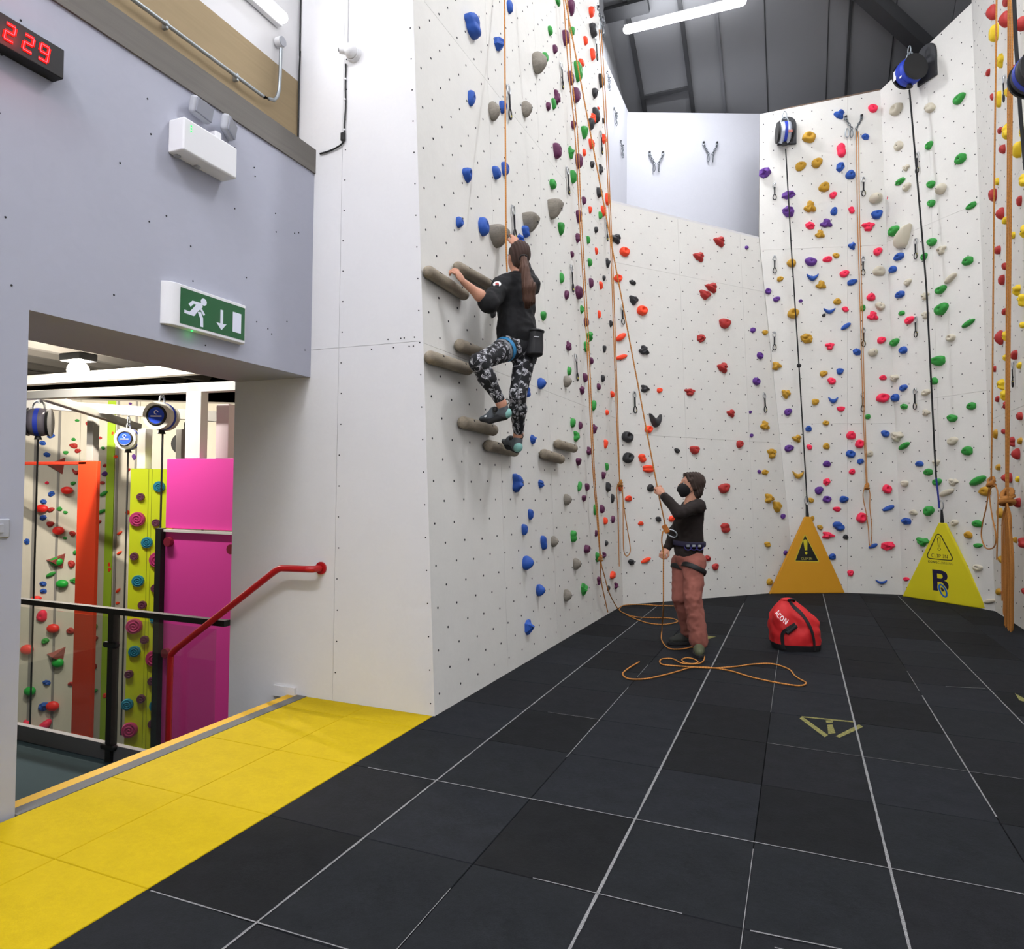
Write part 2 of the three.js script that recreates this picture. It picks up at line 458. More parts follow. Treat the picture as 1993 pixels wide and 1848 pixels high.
const QUICKDRAWS = [["L",1.634,5.196,0.319],["L",3.229,6.347,0.306],["L",4.782,7.601,0.312],["L",4.836,6.344,0.314],["L",3.298,5.169,0.315],["L",1.648,4.081,0.311],["L",4.924,5.183,0.308],["L",3.312,4.05,0.307],["L",3.344,3.041,0.3],["M",0.128,4.098,0.276],["M",0.287,2.893,0.301],["M",2.795,3.066,0.306],["R",-0.336,6.411,0.278],["R",-0.332,5.244,0.277],["R",0.973,6.411,0.299],["R",0.967,5.176,0.293],["S",0.504,6.493,0.303],["S",0.433,5.259,0.295],["R",-0.331,4.04,0.286],["R",0.973,4.071,0.292],["S",0.394,4.119,0.296],["S",0.342,3.078,0.308],["R",0.963,3.079,0.301],["T",1.609,6.262,0.294],["T",1.6,5.026,0.255],["T",1.444,3.028,0.281]];
const LOGS = [[0.028,2.989,0.542,2.97,0.043],[0.469,3.157,1.084,3.183,0.042],[0.454,2.568,0.925,2.576,0.046],[0.013,2.398,0.561,2.408,0.046],[0.467,1.997,0.979,1.986,0.046],[0.893,1.857,1.402,1.839,0.046],[2.129,1.855,2.587,1.828,0.048],[2.547,1.979,3.039,1.964,0.047]];
const ROPES = {"climber":[[-2.549,9.09,-5.737],[-2.433,6.782,-5.538],[-2.383,5.789,-5.463],[-2.134,4.147,-4.949],[-2.07,3.407,-4.832],[-2.07,3.178,-4.86]],"belay_up":[[-2.549,9.09,-5.737],[-1.892,5.322,-6.158],[-1.234,1.554,-6.578],[-1.19,1.302,-6.635],[-1.17,1.154,-6.691]],"belay_down":[[-1.17,1.154,-6.691],[-1.197,1.124,-6.68],[-1.208,1.03,-6.689],[-1.199,0.915,-6.728],[-1.199,0.707,-6.733],[-1.202,0.408,-6.761],[-1.332,0.05,-7.418],[-1.278,0.008,-7.114],[-1.151,0.008,-6.768],[-1.036,0.008,-6.775],[-0.936,0.008,-6.92],[-0.856,0.008,-6.861],[-0.795,0.008,-6.594],[-0.78,0.008,-6.368],[-0.822,0.008,-6.247],[-0.91,0.008,-6.246],[-0.96,0.008,-6.345],[-0.93,0.008,-6.443],[-0.858,0.008,-6.414],[-0.817,0.008,-6.31],[-0.863,0.008,-6.228],[-0.951,0.008,-6.226],[-1.038,0.008,-6.35],[-1.123,0.008,-6.31],[-1.13,0.008,-6.202],[-1.086,0.008,-6.103],[-0.954,0.008,-6.107],[-0.828,0.008,-6.128],[-0.702,0.008,-6.149],[-0.583,0.008,-6.224],[-0.466,0.008,-6.337],[-0.347,0.008,-6.471],[-0.202,0.008,-6.54],[-0.074,0.008,-6.406],[-0.029,0.008,-6.209],[0.01,0.008,-6.107],[0.059,0.008,-5.998],[0.025,0.008,-5.902],[-0.049,0.008,-5.884],[-0.201,0.008,-5.925],[-0.361,0.008,-6.002],[-0.533,0.008,-6.135],[-0.704,0.008,-6.167],[-0.845,0.008,-6.101],[-0.927,0.008,-5.932],[-1.021,0.008,-5.745],[-1.133,0.008,-5.574],[-1.246,0.008,-5.521],[-1.324,0.008,-5.621],[-1.335,0.008,-5.741],[-1.318,0.008,-5.936],[-1.292,0.008,-6.106]],"corner_a":[[-2.457,7.332,-7.214],[-2.401,6.274,-7.318],[-2.363,5.581,-7.471],[-2.311,4.585,-7.514],[-2.244,3.304,-7.596],[-2.168,1.837,-7.634],[-2.134,1.193,-7.727],[-2.109,0.731,-7.786],[-2.133,0.465,-7.93],[-2.12,0.24,-8.05],[-2.109,0.06,-8.158]],"corner_b":[[-2.45,7.417,-7.337],[-2.392,6.321,-7.403],[-2.354,5.613,-7.539],[-2.302,4.602,-7.561],[-2.234,3.314,-7.644],[-2.158,1.838,-7.661],[-2.123,1.193,-7.734],[-2.099,0.732,-7.772],[-2.087,0.532,-7.893],[-2.072,0.3,-8.081],[-2.109,0.008,-8.699],[-1.877,0.008,-8.291],[-1.594,0.008,-7.961],[-1.417,0.008,-7.947],[-1.315,0.008,-8.098],[-1.298,0.008,-8.246],[-1.403,0.008,-8.375],[-1.604,0.008,-8.313],[-1.814,0.008,-8.285],[-2.029,0.008,-8.531],[-2.116,0.008,-8.781],[-2.124,0.008,-9.044],[-1.982,0.008,-9.207],[-1.718,0.008,-9.248],[-1.494,0.008,-9.314]],"edge_a":[[-2.438,7.582,-8.713],[-2.406,6.976,-8.769],[-2.367,6.232,-8.806],[-2.325,5.414,-8.83],[-2.276,4.453,-8.832],[-2.213,3.223,-8.789],[-2.158,2.151,-8.769],[-2.13,1.621,-8.785]],"edge_b":[[-2.44,7.651,-8.82],[-2.408,7.038,-8.878],[-2.369,6.285,-8.915],[-2.325,5.447,-8.912],[-2.276,4.478,-8.914],[-2.212,3.237,-8.869],[-2.157,2.155,-8.822],[-2.13,1.621,-8.785]],"edge_tail":[[-2.197,1.639,-9.087],[-2.231,1.522,-9.034],[-2.207,1.216,-9.031],[-2.179,0.523,-8.995]],"edge_loop":[[-2.196,1.612,-9.085],[-2.166,1.489,-9.108],[-2.147,0.945,-9.076],[-2.136,0.728,-9.067],[-2.107,0.653,-9.094],[-2.075,0.685,-9.135],[-2.072,0.793,-9.149],[-2.137,1.216,-9.115],[-2.171,1.489,-9.102],[-2.196,1.598,-9.084]],"right_a":[[0.812,7.091,-11.733],[0.827,5.782,-11.737],[0.863,4.355,-11.745],[0.906,2.781,-11.755],[0.949,1.649,-11.765]],"right_b":[[0.84,7.084,-11.729],[0.855,5.777,-11.733],[0.891,4.352,-11.741],[0.927,2.78,-11.749],[0.962,1.649,-11.758]],"right_loop":[[0.956,1.626,-11.766],[0.913,1.571,-11.757],[0.906,1.454,-11.755],[0.949,1.221,-11.765],[0.977,0.988,-11.771],[0.991,0.756,-11.775],[1.012,0.757,-11.779],[1.027,0.989,-11.783],[0.998,1.299,-11.776],[0.998,1.533,-11.776],[0.963,1.641,-11.768]],"far_a":[[1.996,7.169,-8.905],[2.03,6.254,-9.115],[2.057,5.52,-9.295],[2.114,3.963,-9.651],[2.166,2.54,-9.961],[2.198,1.672,-10.173]],"far_b":[[1.978,6.751,-8.299],[2.011,5.838,-8.474],[2.047,4.839,-8.663],[2.094,3.54,-8.926],[2.134,2.451,-9.155],[2.169,1.485,-9.342]],"far_c":[[1.969,6.675,-8.187],[2.001,5.774,-8.358],[2.037,4.798,-8.562],[2.083,3.515,-8.82],[2.122,2.439,-9.044],[2.157,1.485,-9.25]],"far_d":[[1.988,6.828,-8.414],[2.021,5.902,-8.592],[2.058,4.89,-8.785],[2.106,3.571,-9.054],[2.146,2.463,-9.267],[2.18,1.485,-9.434]],"far_loop":[[2.198,1.672,-10.173],[2.202,1.609,-10.294],[2.213,1.382,-10.476],[2.226,1.142,-10.757],[2.233,0.97,-10.85],[2.233,0.842,-10.635],[2.227,0.853,-10.295],[2.221,0.918,-10.097],[2.216,1.045,-10.048],[2.211,1.29,-10.215],[2.204,1.545,-10.278],[2.196,1.638,-10.019],[2.196,1.544,-9.857],[2.205,1.298,-9.9],[2.226,0.734,-10.052]]};
const BUNDLE = [[[2.171,1.427,-9.352],[2.178,1.251,-9.45],[2.194,0.835,-9.545],[2.213,0.294,-9.638],[2.238,-0.403,-9.782],[2.24,-0.469,-9.758],[2.235,-0.369,-9.682],[2.211,0.308,-9.543],[2.191,0.845,-9.429],[2.171,1.399,-9.312]],[[2.149,1.428,-9.258],[2.155,1.255,-9.287],[2.17,0.848,-9.38],[2.189,0.315,-9.482],[2.212,-0.312,-9.625],[2.214,-0.378,-9.601],[2.209,-0.28,-9.527],[2.187,0.328,-9.389],[2.168,0.857,-9.266],[2.149,1.4,-9.218]],[[2.127,1.429,-9.164],[2.132,1.26,-9.127],[2.147,0.86,-9.217],[2.165,0.341,-9.283],[2.179,-0.045,-9.349],[2.18,-0.11,-9.326],[2.176,-0.017,-9.255],[2.163,0.354,-9.193],[2.144,0.868,-9.106],[2.127,1.401,-9.125]],[[2.16,1.428,-9.305],[2.163,1.258,-9.2],[2.178,0.855,-9.291],[2.196,0.333,-9.357],[2.209,-0.021,-9.416],[2.211,-0.086,-9.394],[2.206,0.007,-9.323],[2.194,0.346,-9.267],[2.176,0.864,-9.18],[2.16,1.399,-9.265]],[[2.182,1.427,-9.399],[2.184,1.257,-9.249],[2.199,0.852,-9.339],[2.217,0.328,-9.405],[2.229,0.014,-9.458],[2.23,-0.051,-9.436],[2.226,0.042,-9.365],[2.215,0.34,-9.315],[2.197,0.861,-9.229],[2.182,1.398,-9.358]],[[2.16,1.428,-9.305],[2.169,1.25,-9.473],[2.184,0.833,-9.568],[2.203,0.292,-9.65],[2.207,0.181,-9.682],[2.209,0.113,-9.658],[2.205,0.207,-9.583],[2.201,0.306,-9.554],[2.182,0.842,-9.451],[2.16,1.399,-9.265]],[[2.193,1.426,-9.446],[2.203,1.244,-9.688],[2.219,0.817,-9.787],[2.238,0.263,-9.871],[2.235,0.367,-9.865],[2.236,0.298,-9.841],[2.232,0.392,-9.764],[2.236,0.277,-9.772],[2.216,0.827,-9.665],[2.193,1.398,-9.405]]];
const WEBBING = {"a":[[-0.196,6.844,-11.397],[-0.112,5.316,-11.417],[0.002,3.471,-11.443],[0.123,1.38,-11.584]],"b":[[1.459,7.325,-11.226],[1.555,5.916,-11.19],[1.654,4.426,-11.153],[1.745,2.257,-11.166],[1.769,1.755,-11.166]],"b_cord":[[1.773,1.756,-11.193],[1.795,1.506,-11.18],[1.807,1.328,-11.176]],"c":[[1.873,6.302,-7.757],[1.889,5.81,-7.765],[1.911,5.094,-7.721],[1.929,4.521,-7.641]]};
const PTS = {"devA":[-0.211,7.095,-11.378],"devB":[1.452,7.558,-11.173],"signA":[[-0.39,0.0,-11.138],[0.661,0.0,-11.764],[0.138,1.158,-11.608]],"signB":[[1.431,0.0,-11.81],[2.315,0.0,-10.955],[1.85,1.125,-11.293]],"bag":[-0.021,0.0,-7.347],"anchors":[[-2.285,7.33,-11.867],[-1.425,7.511,-12.223],[0.776,7.343,-11.838],[-2.547,8.05,-9.094]],"devC":[1.869,5.139,-7.1]};
const CLIMBER = {"pelvis":[-2.015,2.627,-4.94],"waist":[-2.019,2.754,-4.935],"chest":[-2.034,2.978,-4.945],"neck":[-2.035,3.166,-4.983],"head":[-2.028,3.331,-4.982],"lsh":[-2.094,3.047,-4.81],"lel":[-2.101,2.875,-4.595],"lwr":[-2.223,2.994,-4.422],"lhand":[-2.258,3.049,-4.385],"rsh":[-1.992,3.149,-5.153],"rel":[-2.128,3.403,-5.263],"rwr":[-2.228,3.574,-5.369],"rhand":[-2.268,3.666,-5.415],"lhip":[-2.043,2.598,-4.864],"lkn":[-2.119,2.415,-4.469],"lan":[-2.021,2.141,-4.668],"lheel":[-2.004,2.071,-4.699],"ltoe":[-2.186,2.037,-4.678],"rhip":[-1.97,2.601,-5.024],"rkn":[-1.969,2.232,-4.861],"ran":[-2.036,1.936,-5.046],"rheel":[-2.043,1.846,-5.035],"rtoe":[-2.203,1.905,-5.14],"pony0":[-1.946,3.279,-4.887],"pony1":[-1.91,3.167,-4.818],"pony2":[-1.87,3.026,-4.816],"pony3":[-1.877,2.936,-4.837],"pony4":[-1.898,2.898,-4.851],"bag":[-1.851,2.63,-4.91],"patch":[-2.069,3.036,-4.723]};
const BELAYER = {"pelvis":[-0.981,0.879,-6.862],"waist":[-0.973,1.053,-6.861],"chest":[-0.973,1.277,-6.855],"neck":[-0.969,1.43,-6.853],"head":[-0.96,1.58,-6.853],"face":[-1.036,1.563,-6.779],"lsh":[-0.875,1.37,-6.731],"lel":[-1.022,1.314,-6.51],"lwr":[-1.176,1.482,-6.55],"lhand":[-1.224,1.55,-6.572],"rsh":[-1.006,1.357,-7.013],"rel":[-1.134,1.103,-6.945],"rwr":[-1.182,0.955,-6.799],"rhand":[-1.203,0.913,-6.748],"lhip":[-0.921,0.837,-6.812],"lkn":[-0.918,0.51,-6.703],"lan":[-0.859,0.135,-6.73],"rhip":[-1.052,0.819,-6.943],"rkn":[-1.057,0.488,-6.862],"ran":[-1.046,0.124,-7.101],"ltoe":[-0.833,0.03,-6.538],"lheel":[-0.895,0.03,-7.054],"rtoe":[-1.149,0.03,-6.958],"rheel":[-1.025,0.03,-7.202]};
const FLOOR = {"gx":-1.7229,"gz":-2.5533,"t":0.5165,"tr":0.6426};
const MARKS = [[[0.009,-5.064],[0.028,-5.107],[0.174,-4.786],[0.152,-4.736]],[[0.215,-4.784],[0.237,-4.765],[0.389,-5.049],[0.369,-5.093]],[[0.176,-4.994],[0.207,-5.02],[0.218,-4.846],[0.175,-4.806]],[[0.17,-5.091],[0.217,-5.113],[0.209,-5.053],[0.171,-5.036]],[[0.022,-5.116],[0.348,-5.15],[0.347,-5.122],[0.022,-5.093]],[[1.529,-6.402],[1.555,-6.269],[1.528,-6.16],[1.507,-6.192]],[[-0.887,-7.566],[-0.792,-7.555],[-0.855,-7.386],[-0.891,-7.424]]];
const SEG = [[[1.072,-6.388],[1.352,-6.456]],[[-2.216,-1.904],[-1.306,-1.921]],[[-0.15,-2.55],[0.137,-2.568]]];
const OTHER = {"holds":[["Bn",-0.756,2.331,0.127,0.085],["Bn",-0.885,2.213,0.109,0.085],["Bn",-0.813,2.017,0.115,0.085],["Gr",-0.402,2.284,0.067,0.055],["Rt",-0.4,2.171,0.128,0.091],["Rt",-0.327,2.087,0.097,0.079],["Gt",-0.518,2.053,0.085,0.061],["Rc",-0.34,1.737,0.134,0.103],["Nr",-0.801,1.542,0.061,0.054],["Gr",-0.389,1.538,0.085,0.067],["Bn",-0.723,1.352,0.109,0.097],["Bn",-0.848,1.224,0.109,0.085],["Gr",-0.593,1.105,0.085,0.073],["Gr",-0.498,1.046,0.073,0.055],["Bn",-0.841,0.952,0.109,0.097],["Rt",-0.727,0.847,0.121,0.085],["Rr",-0.376,0.689,0.103,0.091],["Bn",-1.087,0.554,0.084,0.108],["Gr",-0.496,0.616,0.061,0.048],["Gr",-0.318,0.371,0.085,0.073],["Rr",-0.378,0.174,0.109,0.127],["Gl",-0.696,0.003,0.151,0.097],["Gx",-0.342,-0.104,0.121,0.103],["Bn",-0.818,-0.153,0.115,0.084],["Bn",-0.809,-0.276,0.109,0.084],["Nr",-0.818,-0.687,0.157,0.211],["Rr",0.107,1.845,0.073,0.061],["Vr",0.11,1.707,0.104,0.092],["Rt",0.071,1.554,0.086,0.055],["Gl",0.104,1.371,0.134,0.104],["Gl",0.074,1.065,0.134,0.085],["Rt",0.03,0.891,0.092,0.055],["Or",0.275,2.001,0.08,0.061],["Or",0.223,2.399,0.049,0.08],["Vr",0.572,2.0,0.074,0.105],["Rt",-0.173,2.552,0.092,0.067],["Gr",-0.354,2.606,0.073,0.043],["Or",0.485,1.053,0.067,0.074],["Ol",0.369,0.701,0.08,0.067],["Ol",0.372,0.365,0.08,0.067],["Or",0.219,0.167,0.055,0.092],["Or",0.227,0.082,0.061,0.085],["Ol",0.367,-0.275,0.073,0.079],["Gr",0.071,2.141,0.061,0.061],["Rr",0.491,1.781,0.049,0.055],["Vr",0.487,2.914,0.055,0.043],["Or",0.298,2.232,0.067,0.049],["Rt",0.009,2.317,0.08,0.049],["Rr",-0.724,1.089,0.109,0.079],["Or",0.363,-0.488,0.061,0.049],["Rr",-0.369,-0.944,0.124,0.109],["Bn",-0.743,-2.207,0.193,0.155],["Nx",-1.014,-2.486,0.185,0.154],["Nl",-0.735,-2.533,0.232,0.255],["Kr",-0.606,-2.66,0.174,0.116],["Gr",-0.753,-1.112,0.116,0.101],["Bn",-0.718,-1.805,0.131,0.093],["Gr",0.018,-0.872,0.078,0.102],["Rr",0.023,-1.086,0.094,0.094],["Rt",0.017,-1.552,0.086,0.094],["Or",0.211,-2.041,0.086,0.094],["Rr",-0.339,-1.833,0.101,0.07],["Gr",0.045,-1.959,0.078,0.07]],"discs":[["N",-0.457,1.419,0.188,0.128],["N",-0.845,1.109,0.196,0.136],["N",-0.575,0.742,0.182,0.136],["G",-0.59,0.223,0.197,0.145],["G",-0.496,-0.148,0.188,0.136],["N",-0.882,-0.386,0.151,0.078],["N",-0.616,-0.89,0.194,0.147],["N",-1.008,-1.234,0.201,0.162],["G",-0.529,-1.463,0.186,0.155],["G",-0.947,-1.922,0.177,0.147],["N",-0.59,-2.181,0.201,0.163]],"tris":[["R",-0.673,1.832,0.303,0.288],["R",-0.632,0.229,0.302,0.257],["R",-0.586,-1.346,0.295,0.271]]};
const SWIRLS = {"items":[["T",0.075,1.499,0.137,0.137],["A",-0.127,1.373,0.092,0.092],["C",-0.157,1.098,0.171,0.187],["A",0.048,1.054,0.093,0.093],["T",-0.046,0.812,0.128,0.141],["C",0.074,0.602,0.186,0.194],["A",-0.18,0.646,0.092,0.101],["T",-0.134,0.345,0.136,0.149],["A",0.056,0.252,0.093,0.101],["A",-0.079,0.053,0.097,0.101],["C",-0.163,-0.201,0.174,0.197],["T",0.071,-0.119,0.136,0.142],["A",-0.045,-0.372,0.096,0.102],["T",-0.153,-0.509,0.135,0.14],["C",0.062,-0.603,0.175,0.204],["A",-0.205,-0.779,0.101,0.095],["A",0.05,-0.88,0.102,0.102],["T",-0.217,-1.145,0.129,0.146],["A",-0.067,-1.087,0.101,0.101],["T",0.092,-1.184,0.136,0.147],["A",0.061,-1.4,0.102,0.096],["C",-0.185,-1.453,0.179,0.185]]};
const GYM = {"lime":[-7.774,-6.935,-1.828,1.718],"magenta":[-6.2,-5.158,-0.974,1.795],"orange":[-9.867,-9.296,-2.311,1.86],"orange_bar":[-11.123,-9.451,1.84,1.887],"lime_u":[-0.243,0.228,1.717],"strip_u":[0.138,0.261],"top_v":2.956,"chan_u":[-0.992,-0.624,0.302,0.598,1.711],"post1":[-6.004,-5.792,1.801,2.594],"post2":[-5.987,-5.805,1.82,2.422],"post3":[-9.656,-9.519,1.862,2.604],"post4":[-7.691,-7.548,1.72,2.223],"post5":[-7.094,-6.997,1.845,2.21],"dev1":[-6.872,2.319,-5.9],"dev2":[-8.289,2.131,-6.6],"dev3":[-8.582,2.27,-5.6],"dev4":[-7.6,2.072,-6.9],"lamp":[-8.605,2.984,-6.1],"beam1":[[-8.774,2.586,-5.5],[-5.295,2.543,-5.5]],"beam2":[[-10.739,3.063,-6.8],[-6.984,3.05,-6.8]],"beam3":[[-10.409,2.686,-6.6],[-6.343,2.351,-6.6]],"beam4":[[-8.501,2.582,-5.6],[-9.208,2.392,-7.5]],"mframe":[-6.04,1.062,-5.3],"mframe2":[-5.162,1.075,-5.3]};

// ---------------------------------------------------------------- helpers
let seed = 7;
const rnd = () => { seed = (seed * 1664525 + 1013904223) >>> 0; return seed / 4294967296; };
const noise = new ImprovedNoise();
const V = (a) => new THREE.Vector3(...a);
const taken = new Map();
function numbered(name) {
  const n = taken.get(name) || 0; taken.set(name, n + 1);
  return n ? `${name}_${String(n).padStart(3, '0')}` : name;
}
function shade(o) { o.traverse((m) => { if (m.isMesh) { m.castShadow = true; m.receiveShadow = true; } }); return o; }
function mesh(name, geometry, material, parent) {
  const m = new THREE.Mesh(geometry, material); m.name = name; m.castShadow = m.receiveShadow = true;
  if (parent) parent.add(m);
  return m;
}
function tag(o, label, category, group) {
  o.userData.label = label; o.userData.category = category;
  if (group) o.userData.group = group;
  return o;
}
function thing(name, label, category, group, position = [0, 0, 0]) {
  const g = new THREE.Group(); g.name = numbered(name); g.position.set(...position); scene.add(g);
  return tag(g, label, category, group);
}
function struct(name, geometry, material, label) {
  const m = geometry ? mesh(name, geometry, material) : new THREE.Group();
  m.name = name; m.userData.kind = 'structure'; if (label) m.userData.label = label;
  scene.add(m); return m;
}
function mat(color, roughness = 0.8, extra = {}) { return new THREE.MeshStandardMaterial({ color, roughness, metalness: 0, ...extra }); }
function box(x0, x1, y0, y1, z0, z1) {
  const g = new THREE.BoxGeometry(x1 - x0, y1 - y0, z1 - z0); g.translate((x0 + x1) / 2, (y0 + y1) / 2, (z0 + z1) / 2); return g;
}
function rbox(w, h, d, r = 0.01, s = 2) { return new RoundedBoxGeometry(w, h, d, s, Math.min(r, w / 2.01, h / 2.01, d / 2.01)); }
function bar(a, b, r, seg = 8, r2 = r) {
  const A = Array.isArray(a) ? V(a) : a, B = Array.isArray(b) ? V(b) : b, d = B.clone().sub(A), L = d.length();
  const g = new THREE.CylinderGeometry(r2, r, L, seg); g.translate(0, L / 2, 0);
  g.applyQuaternion(new THREE.Quaternion().setFromUnitVectors(new THREE.Vector3(0, 1, 0), d.normalize())); g.translate(A.x, A.y, A.z);
  return g;
}
function tube(points, r, tubular, radial = 8, closed = false, tension = 0.5) {
  const c = new THREE.CatmullRomCurve3(points.map((p) => (Array.isArray(p) ? V(p) : p)), closed, 'catmullrom', tension);
  return new THREE.TubeGeometry(c, tubular, r, radial, closed);
}
function plain(g) { const n = g.index ? g.toNonIndexed() : g; for (const k of Object.keys(n.attributes)) if (k !== 'position' && k !== 'normal') n.deleteAttribute(k); return n; }
function join(list) { return mergeGeometries(list.map(plain), false); }
function canvasTexture(w, h, draw) {
  const c = document.createElement('canvas'); c.width = w; c.height = h; draw(c.getContext('2d'), w, h);
  const t = new THREE.CanvasTexture(c); t.colorSpace = THREE.SRGBColorSpace; t.anisotropy = 8; return t;
}
function dataTexture(n, fn, srgb, repeat = 1) {
  const a = new Uint8Array(n * n * 4);
  for (let y = 0; y < n; y++) for (let x = 0; x < n; x++) { const c = fn(x / n, y / n, x, y), i = (y * n + x) * 4; a[i] = c[0]; a[i + 1] = c[1]; a[i + 2] = c[2]; a[i + 3] = 255; }
  const t = new THREE.DataTexture(a, n, n); t.wrapS = t.wrapT = THREE.RepeatWrapping; t.magFilter = THREE.LinearFilter; t.minFilter = THREE.LinearMipmapLinearFilter;
  t.generateMipmaps = true; t.repeat.set(repeat, repeat); if (srgb) t.colorSpace = THREE.SRGBColorSpace; t.needsUpdate = true; return t;
}
const tile = (x, y, f, o = 0) => {       // noise that repeats over the unit square
  const a = noise.noise(x * f, y * f, o), b = noise.noise((x - 1) * f, y * f, o), c = noise.noise(x * f, (y - 1) * f, o), d = noise.noise((x - 1) * f, (y - 1) * f, o);
  return a * (1 - x) * (1 - y) + b * x * (1 - y) + c * (1 - x) * y + d * x * y;
};

// ---------------------------------------------------------------- materials
const grain = dataTexture(256, (x, y) => { const v = 128 + 60 * tile(x, y, 90, 1) + 50 * tile(x, y, 34, 5); return [v, v, v]; }, false);
function paintTexture(r, g, b, amp, o) {   // matt paint with faint scuffs and chalk dust
  return dataTexture(512, (x, y) => {
    const n = tile(x, y, 5, o) * 0.5 + tile(x, y, 17, o + 3) * 0.35 + tile(x, y, 70, o + 7) * 0.3;
    const s = Math.max(0, tile(x, y, 9, o + 11) - 0.32) * 1.6;
    const k = 1 + amp * n - 0.5 * amp * s;
    return [Math.min(255, r * k), Math.min(255, g * k), Math.min(255, b * k)];
  }, true, 0.5);
}
const M = {
  climb: new THREE.MeshStandardMaterial({ map: paintTexture(226, 224, 218, 0.035, 2), roughness: 0.85, bumpMap: grain, bumpScale: 0.0006 }),
  white: new THREE.MeshStandardMaterial({ map: paintTexture(222, 221, 222, 0.02, 4), roughness: 0.8 }),
  lavender: new THREE.MeshStandardMaterial({ map: paintTexture(172, 174, 187, 0.025, 6), roughness: 0.8 }),
  dimmedWhite: new THREE.MeshStandardMaterial({ map: paintTexture(176, 177, 183, 0.02, 5), roughness: 0.85 }),  // darker copy of white: dimmer light painted in where the lamps overlight the wall
  plaster: new THREE.MeshStandardMaterial({ map: paintTexture(156, 137, 106, 0.16, 12), roughness: 0.95 }),
  concrete: new THREE.MeshStandardMaterial({ map: paintTexture(112, 108, 102, 0.2, 14), roughness: 0.9 }),
  backing: mat(0x8d8880, 0.9), dark: mat(0x1b1b1d, 0.7), black: mat(0x111113, 0.6), rubberBlack: mat(0x17181a, 0.8),
  steel: new THREE.MeshStandardMaterial({ color: 0xb9bbbd, roughness: 0.32, metalness: 1 }),
  galv: new THREE.MeshStandardMaterial({ color: 0x9fa5a9, roughness: 0.45, metalness: 0.9 }),
  hole: mat(0x26262a, 0.9), roofSheet: mat(0x6b6c6e, 0.85), bounceSheet: mat(0xd6d6d4, 0.85), roofBar: mat(0x2a2b2d, 0.7), roofBarGrey: mat(0x58595c, 0.7),
  whitePlastic: mat(0xe6e6e8, 0.45), greyPlastic: mat(0xa9abb2, 0.5), red: mat(0xb3141a, 0.35), timber: mat(0x6f5c4e, 0.85),
};

// ---------------------------------------------------------------- climbing walls
const frames = {};
for (const k of Object.keys(WALLS)) {
  const [o, u, v] = WALLS[k].map(V); const n = u.clone().cross(v).normalize();
  const m = new THREE.Matrix4().makeBasis(u, v, n).setPosition(o);
  frames[k] = { o, u, v, n, m, q: new THREE.Quaternion().setFromRotationMatrix(m), at: (a, b, d = 0) => o.clone().addScaledVector(u, a).addScaledVector(v, b).addScaledVector(n, d) };
}
function clip(poly, a, b, c) {           // keep the side where a*x + b*y <= c
  const out = [];
  for (let i = 0; i < poly.length; i++) {
    const p = poly[i], q = poly[(i + 1) % poly.length], dp = a * p[0] + b * p[1] - c, dq = a * q[0] + b * q[1] - c;
    if (dp <= 0) out.push(p);
    if ((dp < 0 && dq > 0) || (dp > 0 && dq < 0)) { const t = dp / (dp - dq); out.push([p[0] + (q[0] - p[0]) * t, p[1] + (q[1] - p[1]) * t]); }
  }
  return out;
}
function slab(poly, depth, front = 0) {  // polygon in the wall's plane with its face at z = front
  const s = new THREE.Shape(poly.map((p) => new THREE.Vector2(...p)));
  const g = new THREE.ExtrudeGeometry(s, { depth, bevelEnabled: false }); g.translate(0, 0, front - depth); return g;
}
function inPoly(poly, x, y) { let r = false; for (let i = 0, j = poly.length - 1; i < poly.length; j = i++) { const [a, b] = poly[i], [c, d] = poly[j]; if ((b > y) !== (d > y) && x < ((c - a) * (y - b)) / (d - b) + a) r = !r; } return r; }
const holeGeo = new THREE.CylinderGeometry(0.0085, 0.0085, 0.004, 8); holeGeo.rotateX(Math.PI / 2);
function climbingWall(name, key, poly, us, vs, material, label, holeStep = [0.29, 0.145], holesOn = true) {
  const w = struct(name, null, null, label), F = frames[key]; w.applyMatrix4(F.m);
  const inner = mesh('backing', slab(poly, 0.05, -0.022), M.backing, w);
  const cu = [-9, ...us, 99], cv = [-9, ...vs, 99], gap = 0.0012;
  for (let i = 0; i + 1 < cu.length; i++) for (let j = 0; j + 1 < cv.length; j++) {
    let p = clip(poly, 1, 0, cu[i + 1] - gap); p = clip(p, -1, 0, -cu[i] - gap); p = clip(p, 0, 1, cv[j + 1] - gap); p = clip(p, 0, -1, -cv[j] - gap);
    if (p.length > 2) mesh('panel', slab(p, 0.02), material, w);
  }
  if (holesOn) {
    const pts = [];
    for (let r = 0; r < 70; r++) for (let c = -4; c < 24; c++) {
      const x = 0.08 + (c + (r % 2) * 0.5) * holeStep[0] + (rnd() - 0.5) * 0.02, y = 0.12 + r * holeStep[1] + (rnd() - 0.5) * 0.02;
      if (inPoly(poly, x - 0.02, y) && inPoly(poly, x + 0.02, y)) pts.push([x, y]);
    }
    const im = new THREE.InstancedMesh(holeGeo, M.hole, pts.length); im.name = 'bolt_holes'; im.userData.kind = 'stuff';
    const m4 = new THREE.Matrix4(); pts.forEach((p, i) => im.setMatrixAt(i, m4.makeTranslation(p[0], p[1], -0.0005))); w.add(im);
  }
  return w;
}
const polyL = [[0, 0], [5.043, 0], [5.143, 1.9], [5.259, 5.5], [5.118, 7.7], [5.07, 9.4], [0, 9.4]];
const polyM = [[0, 0], [3.292, 0], [2.87, 5.556], [0.0, 5.556]];
const polyR = [[0, 0], [1.5345, 0], [1.22, 7.764], [-0.551, 7.532], [-0.56, 5.533]];
const polyS = [[0, 0], [1.4664, 0], [1.407, 8.087], [-0.138, 7.769]];
const polyT = [[0, 0], [8.0, 0], [8.0, 9.0], [0.16, 9.0]];
